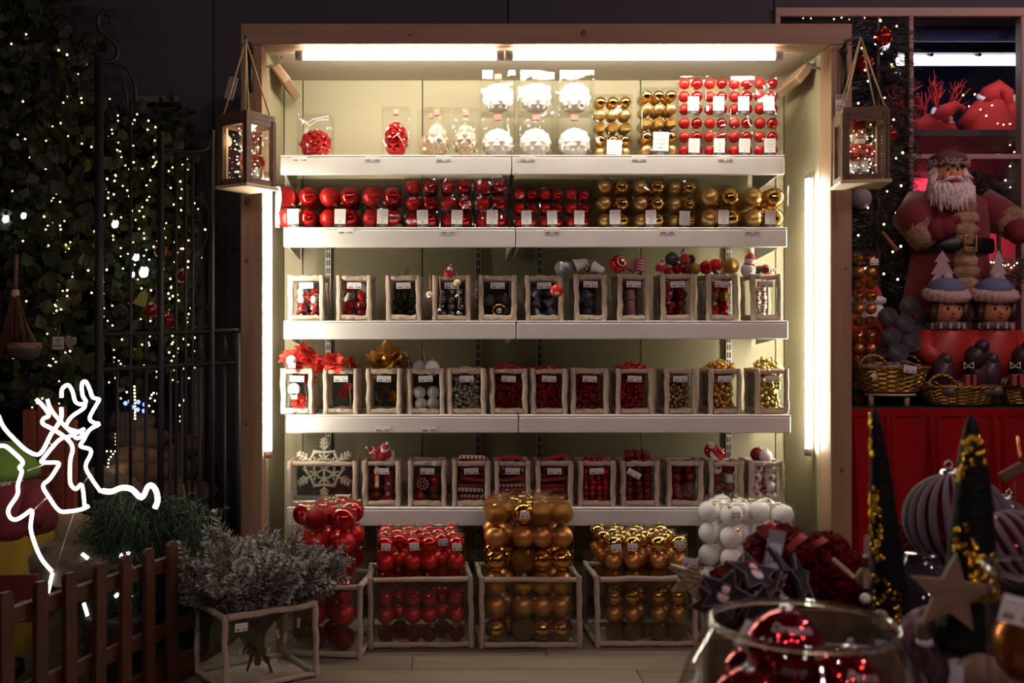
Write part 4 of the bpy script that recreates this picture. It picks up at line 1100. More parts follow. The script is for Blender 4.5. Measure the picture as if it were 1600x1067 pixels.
B5 = bin_('bleached wood glass floor bin of white tubes behind the star crate', 1096, 1262, 3.70, .25, .0)
fill_bin(B5, [(-.52, .98), (-1.0, -.12, .5), (-.6, .1, .9), (-.3,)], BR, .492, 6, whiteL, 'tall tube of matt white baubles in the last floor bin', 'white bauble tubes', ((0, 0),))

# ================================================================== HANGING LANTERNS
PALE = mat('pale_lantern_wood', (.60, .45, .28), .6, var=(.5, .36, .22), vscale=6, stretch=(1, 1, 4))
def nutcracker(label, loc, rot, sc):
    t = thing('nutcracker', label, 'figurine', 'nutcrackers in the lanterns', loc, rot, sc)
    obj('stand', MB().cbox((0, 0, .03), (.40, .34, .06), .01).mesh('stand', BLACK_PAINT), t)
    for s in (-1, 1):
        g = MB().tube([(s * .09, 0, .06), (s * .09, 0, .20)], .075, 10, mt=1); g.sphere((s * .09, -.06, .075), .07, 10, 6, (1, 1.3, .5), mt=1)
        g.tube([(s * .09, 0, .18), (s * .085, 0, .40)], [.075, .085], 10, mt=0)
        obj('leg', g.mesh('leg', [SNOW_WHITE, BLACK_PAINT]), t)
        a = MB().tube([(s * .16, 0, .64), (s * .225, -.02, .52), (s * .21, -.07, .42)], [.062, .055, .045], 8); a.sphere((s * .205, -.08, .395), .045, 8, 6, mt=1); a.sphere((s * .16, 0, .645), .07, 8, 5, (1, 1, .55), mt=2)
        obj('arm', a.mesh('arm', [RED_FELT, SKIN, GOLD_SHINY]), t)
    b = MB().lathe([(.155, .38), (.15, .45), (.14, .52), (.16, .62), (.13, .68), (.06, .70)], 16)
    obj('jacket', b.mesh('jacket', RED_FELT), t)
    b = MB().box((0, -.145, .53), (.035, .02, .26)); b.lathe([(.158, .42), (.158, .45)], 16, mt=1)
    obj('braid', b.mesh('braid', [GOLD_SHINY, BLACK_PAINT]), t)
    b = MB().sphere((0, 0, .79), .115, 14, 10, (1, 1, 1.15))
    obj('head', b.mesh('head', SKIN), t)
    b = MB().sphere((0, -.075, .70), .085, 12, 8, (1, .7, 1.3)); b.sphere((-.10, .02, .80), .06, 8, 6, (.7, 1, 1.5)); b.sphere((.10, .02, .80), .06, 8, 6, (.7, 1, 1.5))
    obj('beard_and_hair', b.mesh('beard', SNOW_WHITE), t)
    b = MB()
    for s in (-1, 1): b.sphere((s * .04, -.105, .83), .016, 6, 4); b.box((s * .03, -.115, .775), (.05, .02, .014))
    obj('eyes_and_moustache', b.mesh('face', BLACK_PAINT), t)
    b = MB().lathe([(.125, .88), (.125, .93), (.115, .94), (.12, 1.06), (.10, 1.08)], 16, mt=0); b.lathe([(.128, .885), (.13, .905), (.128, .925)], 16, mt=1, close=False)
    for k in range(5): b.sphere((.115 * math.cos(k * 1.257), .115 * math.sin(k * 1.257), 1.09), .03, 6, 5, mt=0)
    obj('crown', b.mesh('crown', [RED_FELT, GOLD_SHINY]), t)
    return t
def fairy_string(label, pts, r, m, group=None, wire=.0006, wm=None, skip=0.0, name='fairy_lights'):
    t = thing(name, label, 'fairy lights', group, pts[0])
    p0 = Vector(pts[0])
    obj('wire', MB().tube([Vector(p) - p0 for p in pts], wire, 4).mesh('wire', wm or mat('green_wire', (.02, .03, .02), .7)), t)
    b = MB()
    for p in pts:
        if R.random() >= skip: b.sphere(Vector(p) - p0 + Vector((0, 0, r)), r * R.uniform(.8, 1.15), 6, 4)
    o = obj('bulbs', b.mesh('bulbs', m), t); o['kind'] = 'stuff'
    return t
def lantern(label, c, rot, hookp, w, h, side):
    """c = base centre; hookp = rope hanging point"""
    t = thing('lantern', label, 'lantern', 'wooden nutcracker lanterns', c, (0, 0, rot))
    s = w / 2; f = .026; th = .014
    obj('base_board', MB().cbox((0, 0, .006), (w + .012, w + .012, .012), .002).mesh('base_board', PALE), t)
    obj('roof_board', MB().cbox((0, 0, h - .011), (w - .006, w - .006, .022), .002).mesh('roof_board', DARKWOOD), t)
    for k in range(4):
        b = MB(); ih = h - .012 - .020
        for e in (-1, 1): b.cbox((e * (s - f / 2), -s + th / 2, .012 + ih / 2), (f if e < 0 else f - th, th, ih), .0015)
        b.cbox((-th / 2, -s + th / 2, .012 + .011), (w - 2 * f + th, th, .022), .0015); b.cbox((-th / 2, -s + th / 2, .012 + ih - .013), (w - 2 * f + th, th, .026), .0015)
        ff = obj('face_frame', b.mesh('face_frame', DARKWOOD), t, (0, 0, 0), (0, 0, k * PI / 2))
        obj('pane', MB().box((0, 0, 0), (w - 2 * f, .0015, ih - .048)).mesh('pane', GLASS), ff, (0, -s + th / 2, .010 + ih / 2))
        if k != 0: obj('inner_lining', MB().box((0, 0, 0), (.010, .004, ih - .05)).mesh('inner_lining', PALE), ff, (s - f - .005, -s + th + .002, .010 + ih / 2))
    loc = Matrix.Translation(Vector(c)) @ Matrix.Rotation(rot, 4, 'Z')
    hp = loc.inverted() @ Vector(hookp)
    for k, q in enumerate(((-s + .012, -s + .02), (s - .012, -s + .02), (-s + .012, s - .02), (s - .012, s - .02))):
        a = Vector((q[0], q[1], h - .001))
        obj('rope', MB().tube([a, a.lerp(hp, .5) + Vector((0, 0, -.004)), hp], .0032, 6).mesh('rope', TWINE), t)
        obj('eyelet', MB().sphere((0, 0, 0), .007, 8, 6).mesh('eyelet', STEEL), t, a)
    return loc
LH = .272
def hang(side, px, py, d, rot, hook, w, lbl):
    c = P(px, py, d)
    loc = lantern(lbl, c, rot, hook, w, LH, side)
    return c, loc
hookL = P(384, 62, 3.80); hookR = P(1345, 58, 3.78)
cL, locL = hang(0, 386, 297, 3.74, math.radians(55), hookL, .150, 'wooden lantern turned edge-on, hung on the post nearest the iron gate')
cR, locR = hang(1, 1345, 291, 3.72, math.radians(-10), hookR, .162, 'wooden lantern facing forward, hung on the post beside the Santa window')
nutcracker('nutcracker figurine in the edge-on lantern by the gate', locL @ Vector((.025, .0, .0135)), (0, 0, math.radians(12)), .175)
nutcracker('nutcracker figurine in the forward-facing lantern by the window', locR @ Vector((-.005, .01, .0135)), (0, 0, math.radians(-8)), .205)
for loc, nm, w in ((locL, 'tangled fairy lights inside the edge-on lantern by the gate', .15), (locR, 'tangled fairy lights inside the forward-facing lantern', .162)):
    pts = []
    for k in range(62):
        a = k * 1.9; rr = w * .5 - .022 - .018 * R.random()
        pts.append(loc @ Vector((rr * math.cos(a) * R.uniform(.7, 1), rr * math.sin(a) * R.uniform(.7, 1), .022 + (.20 * (k / 62) ** 1.3) * R.uniform(.8, 1.1))))
    fairy_string(nm, pts, .0022, FAIRY_WHITE, 'lantern fairy lights', .0005, STEEL)
    d_ = bpy.data.lights.new('lantern_glow', 'POINT'); d_.energy = .55; d_.color = (1, .74, .42); d_.shadow_soft_size = .03
    o_ = bpy.data.objects.new('lantern_glow', d_); o_.location = loc @ Vector((0, .02, .19)); COL.objects.link(o_)
# iron hooks and tags on the posts
for k, (hp, lbl, px) in enumerate(((hookL, 'black iron hook on the post by the gate', 391), (hookR, 'black iron hook on the post by the window', 1318))):
    t = thing('iron_hook', lbl, 'hook', 'lantern hooks', P(px, 80, 3.895))
    o0 = P(px, 80, 3.895)
    obj('arm', MB().tube([Vector((0, 0, 0)), Vector((0, -.02, .03)), hp - o0 + Vector((0, 0, .004)), hp - o0 + Vector((0, -.012, .012))], [.008, .007, .005, .004], 7).mesh('arm', IRON), t)
    obj('backplate', MB().lathe([(.016, 0), (.013, .01), (.008, .014)], 12, mtx=Euler((PI / 2, 0, 0)).to_matrix()).mesh('backplate', IRON), t)
    obj('stem', MB().tube([(0, -.006, 0), (.002, -.008, -.08), (0, -.006, -.155)], [.008, .009, .011], 8).mesh('stem', IRON), t)
for k, (px, py, rt, lbl) in enumerate(((361, 138, .25, 'crumpled grey paper tag behind the gate lantern rope'), (1312, 165, 0.0, 'grey price tag hanging beside the window lantern rope'))):
    t = thing('paper_tag', lbl, 'tag', 'tags on the lantern hooks', P(px, py, 3.84 if k == 0 else 3.885), (0, rt, 0))
    obj('card', MB().cbox((0, 0, 0), (.034, .003, .085), .001).mesh('card', mat('grey_card', (.30, .28, .30), .8)), t)
    if k: obj('paper_label', sticker_mesh(.028, .034), t, (0, -.003, .004)); obj('second_label', sticker_mesh(.028, .016), t, (0, -.003, -.028))
    obj('string', MB().tube([(0, 0, .04), (.004, .01, .09), (.012 if k == 0 else .012, .02, .15)], .0008, 4).mesh('string', TWINE), t)

# ================================================================== THE GATE SIDE
# --- iron gate
t = thing('iron_gate', 'tall black wrought iron garden gate with scrolls and spear tips', 'gate', None, (W(250, 3.8), 3.8, 0))
g0 = Vector(t.location)
def gp(px, py):
    d = 3.66 + (px - 155) / 220 * .17
    return P(px, py, d) - g0
def gbar(px, y0, r, name='bar', z0=0.0):
    a = gp(px, y0); b_ = Vector((a.x, a.y, z0))
    obj(name, MB().tube([b_, a], r, 8).mesh(name, IRON), t)
gbar(155, 88, .016, 'gate_post'); gbar(251, 205, .013, 'gate_post'); gbar(331, 203, .011, 'gate_post'); gbar(372, 520, .011, 'gate_post')
for px in (204, 275, 290, 301): gbar(px, 235 if px > 260 else 160, .006)
for px in (183, 228, 266, 284, 312, 351): gbar(px, 568, .006)
def gcurve(pts, r, name='scroll'):
    pts = [gp(*p) for p in pts]; q = []
    for i in range(len(pts) - 1):
        a, b_ = pts[max(i - 1, 0)], pts[i]; c, d = pts[i + 1], pts[min(i + 2, len(pts) - 1)]
        for k in range(5):
            s = k / 5
            q.append(.5 * ((2 * b_) + (c - a) * s + (2 * a - 5 * b_ + 4 * c - d) * s * s + (3 * b_ - a - 3 * c + d) * s ** 3))
    q.append(pts[-1])
    obj(name, MB().tube(q, r, 7).mesh(name, IRON), t)
gcurve([(157, 522), (230, 521), (300, 519), (373, 516)], .009, 'rail'); gcurve([(157, 577), (230, 574), (300, 570), (373, 566)], .009, 'rail')
gcurve([(168, 33), (172, 34), (175, 29), (170, 22), (162, 20), (155, 26), (153, 38), (160, 52), (174, 62), (184, 76), (182, 90), (172, 97), (158, 95), (150, 84)], .0085)
gcurve([(156, 106), (170, 102), (185, 108), (193, 124), (198, 150), (200, 175)], .006, 'arch'); gcurve([(156, 98), (178, 98), (198, 108), (210, 130), (212, 160)], .006, 'arch')
gcurve([(252, 232), (290, 238), (315, 236), (327, 228), (330, 205)], .009, 'arch')
gcurve([(303, 345), (312, 342), (310, 332), (303, 330)], .005); gcurve([(300, 310), (315, 312), (327, 330), (323, 370), (308, 420), (303, 460), (298, 500), (310, 514), (326, 508), (330, 492), (322, 478), (312, 481), (310, 490), (315, 494)], .005)
gcurve([(258, 510), (280, 514), (290, 495), (278, 478), (266, 486), (270, 495)], .005); gcurve([(162, 505), (180, 516), (198, 505), (198, 485), (184, 478), (176, 488), (182, 495)], .005)
for px in (228, 312, 351):
    a = gp(px, 545)
    b = MB().lathe([(.004, -.045), (.012, -.036), (.006, -.022), (.013, -.010), (.011, .012), (.003, .05), (0, .056)], 8)
    b.box((0, 0, -.035), (.042, .006, .008)); obj('spear_tip', b.mesh('spear_tip', IRON), t, a)

# --- climbing greenery (nobody could count its leaves) on twisted trunks
def leaf_cloud(name, label, n, region, m, size, seed):
    q = random.Random(seed); b = MB()
    k = 0
    while k < n:
        px, py, d = region(q)
        p = P(px, py, d); s = size * q.uniform(.6, 1.25)
        e = Euler((q.uniform(.5, 2.4), q.uniform(-.7, .7), q.uniform(-1.2, 1.2))).to_matrix()
        pts = [(0, 0, 0), (.35, .25, .05), (.50, .1, -.03), (.42, .55, .04), (0, 1, -.08), (-.42, .55, .04), (-.50, .1, -.03), (-.35, .25, .05)]
        vs = [p + e @ (Vector(v) * s) for v in pts]
        b._add(vs, [(0, 1, 3, 4), (0, 4, 5, 7), (1, 2, 3), (7, 5, 6)], False, 0 if q.random() < .6 else 1)
        k += 1
    o = obj(name, b.mesh(name, m), None)
    return tag(o, label, 'greenery', None, 'stuff')
IVY = mat('ivy_leaf', (.018, .028, .007), .55, var=(.034, .042, .009), vscale=14); IVY2 = mat('ivy_leaf_dark', (.010, .018, .006), .6)
def reg_a(q):
    px = q.triangular(-130, 165, 40); py = q.uniform(-60, 640)
    if px > 60 and py < 60 + (px - 60) * .2 and q.random() < .8: py += 120
    return px, py, q.uniform(3.85, 4.5)
def reg_b(q): return q.uniform(150, 303), q.triangular(158, 630, 420), q.uniform(4.1, 4.52)
IVYA = leaf_cloud('ivy_foliage', 'dark climbing ivy covering the wall beside the gate', 5200, reg_a, [IVY, IVY2], .058, 3)
IVYB = leaf_cloud('ivy_foliage', 'dark leafy hedge seen through the iron gate', 3000, reg_b, [IVY, IVY2], .048, 4)
for x0, par, nseg in ((40, IVYA, 9), (230, IVYB, 7)):
    obj('tree_trunk', MB().tube([P(x0 + 8 * math.sin(i), 1000 - i * 100, 4.42) if i else Vector((W(x0, 4.42), 4.42, 0)) for i in range(nseg)], [.075 - .005 * i for i in range(nseg)], 9).mesh('tree_trunk', mat('bark', (.05, .03, .02), .9, bump=.6, bscale=20)), par)
# white batten and strip by the hedge opening
tag(slab('batten', (W(312, 4.56), 4.56, Z(300, 4.56) / 2), (W(320, 4.56) - W(302, 4.56), .05, Z(300, 4.56)), mat('grey_batten', (.20, .17, .15), .7, var=(.15, .12, .11), vscale=4, stretch=(6, 6, .6)), None, .003), 'grey wooden batten on the wall beside the gate hedge', 'batten')
tag(slab('wall_strip', (W(246, 4.58), 4.58, Z(156, 4.58)), (W(279, 4.58) - W(213, 4.58), .03, .028), mat('grey_strip', (.12, .11, .12), .6), None, .002), 'short grey strip on the dark wall above the hedge', 'wall strip')

# --- fairy light strings hung in the greenery
q = random.Random(21)
COLS = [(12, 70, 330), (35, 55, 420), (60, 70, 560), (85, 80, 600), (105, 85, 610), (128, 100, 620), (142, 110, 600), (20, 300, 640), (48, 330, 600), (72, 340, 640), (96, 380, 640), (118, 390, 640), (138, 380, 640), (160, 130, 600), (176, 190, 600), (190, 260, 600), (206, 230, 620), (218, 180, 560), (228, 190, 610), (238, 200, 520), (246, 215, 600), (256, 250, 600), (263, 230, 600), (270, 250, 600), (277, 240, 600), (283, 245, 600), (289, 330, 600), (294, 260, 590), (298, 250, 600), (268, 380, 600), (280, 390, 590)]
for k, (px, y0, y1) in enumerate(COLS):
    pts = []; x = px; d = q.uniform(3.86, 4.05) if px < 150 else q.uniform(4.02, 4.2)
    y_ = y0
    while y_ < y1:
        x = px + (x - px) * .93 + q.uniform(-15, 15) * (1 if px < 210 else .45)
        pts.append(P(x, y_, d + q.uniform(-.02, .02))); y_ += q.choice((5, 7, 30, 45)) if px < 150 else q.choice((6, 9, 14, 26, 34))
    if len(pts) > 2:
        lb = f'warm fairy light strand in the {"ivy" if px < 150 else "hedge"}, {ORD[k % 13]} ' + ('from the picture edge' if k < 13 else 'behind the gate bars' if k < 26 else 'of the dense bunch')
        fairy_string(lb, pts, .0037, FAIRY, 'warm fairy light strands', .0006, None, .28)
BLUEL = mat('cold_blue_light', (.6, .8, 1), .4, emit=(.55, .78, 1.0), estr=7, sampling='NONE'); WHITEL = mat('cold_white_light', (1, 1, 1), .4, emit=(.85, .93, 1.0), estr=9, sampling='NONE'); YEL = mat('warm_led', (1, .9, .6), .4, emit=(1.0, .90, .45), estr=9, sampling='NONE'); DEEPB = mat('deep_blue_light', (.2, .3, 1), .4, emit=(.16, .24, 1.0), estr=3, sampling='NONE')
for k, (px, py, s, lb) in enumerate(((180, 350, .013, 'small cold white lamp glimpsed high behind the gate'), (213, 402, .012, 'cold blue lamp glimpsed behind the gate bars'), (225, 425, .018, 'largest cold white lamp glimpsed behind the gate'), (207, 429, .009, 'tiny cold lamp below the blue one'), (9, 342, .012, 'cold white glint at the picture edge in the ivy'), (37, 337, .010, 'second cold white glint in the ivy'))):
    b = MB().sphere((0, 0, 0), 1, 8, 6, (1, .6, 1.2), mod=lambda p: 1 + .16 * math.sin(5 * p.x + 4 * p.z + 1)); t = thing('cold_lamp', lb, 'lamp', 'cold lamps in the hedge', P(px, py, 4.05 if px > 100 else 3.84))
    obj('bulb', b.mesh('bulb', BLUEL if k == 1 else WHITEL), t, (0, 0, 0), (0, 0, 0), s); obj('socket', MB().tube([(0, 0, .01), (0, .01, .03)], .005, 6).mesh('socket', IRON), t)
def led_figure(label, paths, d, m, r=.0035, gap=.016):
    p0 = P(*paths[0][0], d); t = thing('light_figure', label, 'fairy lights', 'lit figures behind the gate', p0)
    w = MB(); b = MB()
    for pa in paths:
        pp = [P(*q_, d) - p0 for q_ in pa]; w.tube(pp, .0015, 5)
        for i in range(len(pp) - 1):
            n = max(1, int((pp[i + 1] - pp[i]).length / gap))
            for j in range(n): b.sphere(pp[i].lerp(pp[i + 1], j / n), r, 6, 4)
    lo = min(p_.z for pa in paths for p_ in [P(*q_, d) - p0 for q_ in pa]); obj('stake', MB().tube([(0, .004, lo + .02), (0, .006, -p0.z + .002)], .002, 5).mesh('stake', IRON), t)
    obj('frame_wire', w.mesh('frame_wire', IRON), t); o = obj('bulbs', b.mesh('bulbs', m), t); o['kind'] = 'stuff'
led_figure('vertical rod of pale LED lights behind the gate', [[(210, 604), (211, 630), (211, 659)]], 4.0, YEL, .0042, .012)
led_figure('deep blue cluster of lights behind the LED rod', [[(196, 630), (203, 627), (206, 636), (198, 634)], [(216, 628), (226, 632), (225, 642), (215, 640), (220, 632)]], 4.06, DEEPB, .009, .014)
led_figure('round wreath of LED lights behind the gate', [[(246, 615), (240, 614), (235, 622), (233, 634), (239, 643), (247, 645)], [(237, 617), (242, 626), (248, 629)]], 4.03, YEL, .004)
led_figure('small lit fir tree of LED lights behind the gate', [[(283, 606), (280, 614)], [(285, 618), (281, 633), (289, 633), (285, 618)], [(290, 640), (289, 658), (282, 658), (282, 643)]], 4.02, YEL, .004)
led_figure('dotted LED zigzag figure behind the gate post', [[(181, 678), (181, 700)], [(167, 705), (180, 705), (170, 718), (168, 735), (172, 747), (176, 742)], [(182, 715), (182, 738), (189, 742)]], 3.9, YEL, .0032, .011)
# --- rocks heaped behind the gate
ROCK = mat('brown_rock', (.16, .11, .075), .9, var=(.08, .055, .04), vscale=9, bump=.8, bscale=16); ROCK2 = mat('tan_rock', (.26, .17, .10), .85, var=(.17, .10, .06), vscale=6, bump=.6, bscale=14)
def rock(px, py, d, sx, sz, m, label):
    s = R.uniform(0, 9)
    b = MB().sphere((0, 0, 0), 1, 16, 10, (sx, sx * .7, sz), mod=lambda p: 1 + .16 * math.sin(3.1 * p.x + s) * math.cos(2.7 * p.z + s) + .08 * math.sin(7 * p.y + 5 * p.z + s))
    return tag(obj('rock', b.mesh('rock', m), None, P(px, py, d)), label, 'rock', 'rocks behind the gate')
ROCKS = [(207, 665, 4.2, .10, .06), (222, 690, 4.15, .13, .06), (215, 718, 4.05, .12, .055), (205, 742, 3.98, .13, .06), (240, 735, 4.05, .10, .06), (275, 740, 4.1, .09, .07), (255, 705, 4.2, .10, .07), (283, 700, 4.25, .08, .06), (230, 770, 4.0, .16, .07), (285, 775, 4.05, .14, .07), (95, 832, 3.55, .13, .085), (60, 870, 3.4, .17, .07), (120, 880, 3.35, .16, .07), (170, 770, 3.9, .14, .10)]
ROCKW = ['topmost behind the LED rod', 'wide flat one under the topmost', 'pale one level with the reindeer nose', 'pale rounded one above the reindeer back', 'small one beside the pale rounded rock', 'small one near the grey batten', 'dark one in the middle of the heap', 'dark one under the lit fir tree', 'large one at the foot of the heap', 'broad one below the batten', 'tan boulder under the reindeer neck', 'flat slab by the gnome boots', 'flat slab under the reindeer leg', 'round one behind the gate post']
for k, a in enumerate(ROCKS): rock(*a, ROCK2 if k in (2, 3, 10) else ROCK, f'brown rock, {ROCKW[k]}')
# moss ground under the display
tag(obj('moss_bed', MB().sphere((0, 0, 0), 1, 24, 12, (.62, .55, .27), mod=lambda p: 1 + .05 * math.sin(6 * p.x) * math.cos(5 * p.y)).mesh('moss_bed', mat('brown_moss', (.05, .045, .025), .95, var=(.09, .06, .035), vscale=18, bump=.8, bscale=40)), None, (W(130, 3.9), 3.80, .0)), 'mound of dark moss and bark carrying the rocks', 'moss', None, 'stuff')
# --- brown upright boards behind the reindeer
ORB = mat('red_brown_board', (.26, .052, .018), .7, var=(.17, .03, .012), vscale=3, stretch=(6, 6, .5))
for k, (px, w_) in enumerate(((48, 22), (70, 20), (92, 22), (112, 16))):
    d = 3.62; zt_ = Z((640, 630, 634, 655)[k], d)
    tag(slab('upright_board', (W(px, d), d, zt_ / 2), (w_ * d / F, .03, zt_), ORB, None, .004), f'red brown upright board behind the reindeer, {ORD[k]} from the gnome', 'board', 'red brown boards')
# --- gnome in green hat, cut by the picture edge
gx = P(2, 880, 3.38); t = thing('gnome', 'garden gnome in green hat, maroon coat and yellow trousers', 'gnome', None, (gx.x, gx.y, 0.02))
zs = lambda py: Z(py, 3.38) - .02
obj('trousers', MB().lathe([(.13, 0), (.15, .10), (.16, zs(840)), (.145, zs(818))], 18, mod=lambda a, i: 1 + .06 * math.sin(6 * a)).mesh('trousers', mat('yellow_cloth', (.24, .15, .008), .9)), t)
obj('coat', MB().lathe([(.155, zs(832)), (.17, zs(815)), (.155, zs(780)), (.13, zs(755)), (.07, zs(740))], 20, mod=lambda a, i: 1 + .05 * math.sin(5 * a)).mesh('coat', mat('maroon_cloth', (.13, .008, .014), .9)), t)
obj('sleeve', MB().tube([(.08, -.02, zs(765)), (.13, -.06, zs(785)), (.13, -.10, zs(808))], [.05, .055, .045], 9).mesh('sleeve', mat('maroon_cloth', (.13, .008, .014), .9)), t)
obj('head', MB().sphere((0, -.02, zs(738)), .07, 14, 10).mesh('head', SKIN), t)
b = MB()
for k in range(70):
    a = R.uniform(-PI, 0); b.tube([(.075 * math.cos(a), .075 * math.sin(a) - .01, zs(735)), (.10 * math.cos(a + .1), .10 * math.sin(a) - .02, zs(R.uniform(752, 768)))], [.012, .003], 5)
obj('beard', b.mesh('beard', mat('cream_wool', (.45, .38, .28), .9)), t)
obj('hat', MB().lathe([(.115, zs(745)), (.118, zs(732)), (.10, zs(712)), (.07, zs(696)), (.03, zs(690)), (0, zs(689))], 18, mod=lambda a, i: 1 + .07 * math.sin(4 * a + i)).mesh('hat', mat('green_felt', (.10, .20, .02), .9)), t)
for s in (-1, 1): obj('boot', MB().sphere((s * .07, -.08, .035), .06, 12, 8, (1, 1.5, .7)).mesh('boot', BLACK_PAINT), t)
# --- maroon panel with white scrolls by the gnome
t = thing('sign_board', 'dark maroon board with pale scroll print in front of the gnome', 'sign', None, P(20, 935, 3.0), (0, 0, .1))
obj('board', MB().cbox((0, 0, 0), (.145, .012, .14), .002).mesh('board', mat('maroon_board', (.10, .006, .010), .6)), t)
b = MB()
for cx_, cz_, s in ((-.03, -.02, .02), (.005, -.03, .016), (.03, -.02, .018), (.04, -.045, .012)): b.tube([(cx_ + s * (1 - i / 26) * math.cos(i * .5), -.0075, cz_ + s * (1 - i / 26) * math.sin(i * .5)) for i in range(22)], .0012, 4)
obj('scroll_print', b.mesh('scroll_print', mat('pink_scroll', (.45, .18, .16), .7)), t)

# --- trinkets hung in the greenery
t = thing('hanging_sign', 'small white sign with dark lines hung in the ivy', 'sign', None, P(91, 536, 3.84))
obj('board', MB().cbox((0, 0, 0), (.042, .006, .048), .001).mesh('board', mat('dull_white', (.42, .40, .34), .7)), t)
b = MB()
for z_, w_ in ((.012, .018), (.0, .006), (-.010, .030)): b.box((0, -.0035, z_), (w_, .001, .004))
obj('sign_print', b.mesh('sign_print', INK), t); obj('string', MB().tube([(0, 0, .024), (.004, .01, .07)], .001, 4).mesh('string', TWINE), t)
hp = [(.0, -.026), (.022, -.002), (.024, .012), (.015, .021), (.006, .019), (0, .010), (-.006, .019), (-.015, .021), (-.024, .012), (-.022, -.002)]
tag(obj('wooden_heart', MB().prism(hp, .008).mesh('wooden_heart', mat('dull_heart', (.30, .24, .17), .7)), None, P(110, 534, 3.85), (0, .2, -.3)), 'pale wooden heart hanging beside the white sign', 'heart')
t = thing('twig_broom', 'reddish brown twig broom head hanging in the ivy', 'broom', None, P(24, 440, 3.80)); b = MB(); qb = random.Random(3)
for _ in range(110):
    a, u = qb.uniform(0, 6.28), qb.random(); b.tube([(.010 * math.cos(a), .010 * math.sin(a), -.04), (.08 * u * math.cos(a), .05 * u * math.sin(a), -.24 - .05 * qb.random())], [.0022, .0012], 4)
obj('twigs', b.mesh('twigs', mat('broom_twig', (.10, .03, .018), .9)), t)['kind'] = 'stuff'
obj('binding', MB().lathe([(.014, -.06), (.016, -.045), (.013, -.03)], 12).mesh('binding', TWINE), t); obj('handle', MB().tube([(0, 0, -.05), (.004, 0, .10)], .008, 8).mesh('handle', mat('broom_stick_wood', (.12, .06, .03), .8)), t)
t = thing('bark_nest', 'small brown bark basket hanging under the broom', 'basket', None, P(38, 545, 3.80))
obj('bowl', MB().lathe([(.02, -.045), (.05, -.03), (.062, 0), (.055, .004)], 18, mod=lambda a, i: 1 + .06 * math.sin(9 * a)).mesh('bowl', mat('bark', (.05, .03, .02), .9)), t)
b = MB()
for i in range(5): b.tube([((.058 + .003 * math.sin(5 * a + i)) * math.cos(a), (.058 + .003 * math.sin(5 * a + i)) * math.sin(a), .004 + .004 * i) for a in [2 * PI * q_ / 24 for q_ in range(24)]], .004, 5, closed=True)
obj('twig_rim', b.mesh('twig_rim', mat('twig_pale', (.20, .11, .06), .9)), t); obj('hanger', MB().tube([(-.05, 0, .01), (0, 0, .11), (.05, 0, .01)], .0015, 4).mesh('hanger', TWINE), t)
place('green_bell', tpl_bell(mat('lime_felt', (.30, .36, .06), .8), mat('lime_felt', (.30, .36, .06), .8)), 'lime green bell hanging in the hedge behind the gate', 'bell', None, P(222, 466, 4.0), (0, .35, 0), .058)
for k, (px, py, r_, w_) in enumerate(((237, 485, .03, 'nearest the lime bell'), (264, 502, .032, 'lowest behind the thick gate bar'), (251, 393, .026, 'highest behind the gate'), (285, 432, .026, 'near the grey batten'))):
    tag(bauble(None, DARKRED, P(px, py, 4.02), r_, (0, 0, 0), GOLD_CAP, 'hedge_bauble'), f'dark red bauble in the hedge, {w_}', 'bauble', 'red baubles in the hedge')

# --- rope-light reindeer
LEDM = mat('white_rope_light', (1, 1, 1), .4, emit=(1.0, .96, .88), estr=3.2)
p0 = P(90, 900, 3.06)
t = thing('reindeer_light', 'white glowing rope-light reindeer standing beside the gnome', 'light figure', None, (p0.x, p0.y, 0))
o0 = Vector((p0.x, p0.y, 0))
def cr(c, d, s=3.14): return P(c[0] / s, 560 + c[1] / s, d) - o0
def smooth_path(pts, n=4):
    q_ = []
    for i in range(len(pts) - 1):
        a, b_ = pts[max(i - 1, 0)], pts[i]; c, d = pts[i + 1], pts[min(i + 2, len(pts) - 1)]
        for k in range(n):
            s = k / n
            q_.append(.5 * ((2 * b_) + (c - a) * s + (2 * a - 5 * b_ + 4 * c - d) * s * s + (3 * b_ - a - 3 * c + d) * s ** 3))
    return q_ + [pts[-1]]
PATHS = [
    ([(-10, 430), (25, 430), (65, 460), (112, 508), (95, 535), (107, 556), (88, 620), (85, 670), (42, 738), (50, 780), (80, 790), (120, 768), (158, 746), (150, 830), (172, 912), (205, 985), (255, 1045)], 2.98),
    ([(-8, 280), (20, 340), (80, 405), (130, 450), (180, 472), (212, 448), (250, 372), (298, 300), (300, 240)], 2.98),
    ([(302, 192), (305, 150), (333, 130), (355, 160), (370, 212), (400, 225), (422, 212), (405, 180), (402, 125), (420, 113), (440, 150), (455, 190), (485, 200), (480, 215), (440, 290), (460, 315), (486, 322), (440, 350), (410, 400), (395, 430), (440, 445), (445, 470), (420, 530), (450, 590), (495, 655)], 3.10),
    ([(232, 200), (250, 250), (300, 312), (350, 362), (378, 392), (410, 368), (350, 350), (325, 332), (350, 287), (410, 245), (418, 222)], 3.06),
    ([(178, 200), (215, 238), (240, 280), (213, 295), (210, 320), (250, 342), (300, 372), (345, 412), (356, 450), (345, 500), (343, 590), (352, 626), (375, 640), (402, 620), (415, 722)], 3.06),
    ([(415, 345), (345, 380), (290, 400), (215, 488), (208, 510), (286, 512), (278, 540), (245, 590), (211, 625), (240, 680), (290, 746), (340, 750), (400, 740), (435, 724)], 3.02)]
for pa, d in PATHS: obj('rope_light', MB().tube(smooth_path([cr(c, d) for c in pa]), .0056, 8).mesh('rope_light', LEDM), t)
def c4(c, d): return P(140 + c[0] / 3.81, 580 + c[1] / 3.81, d) - o0
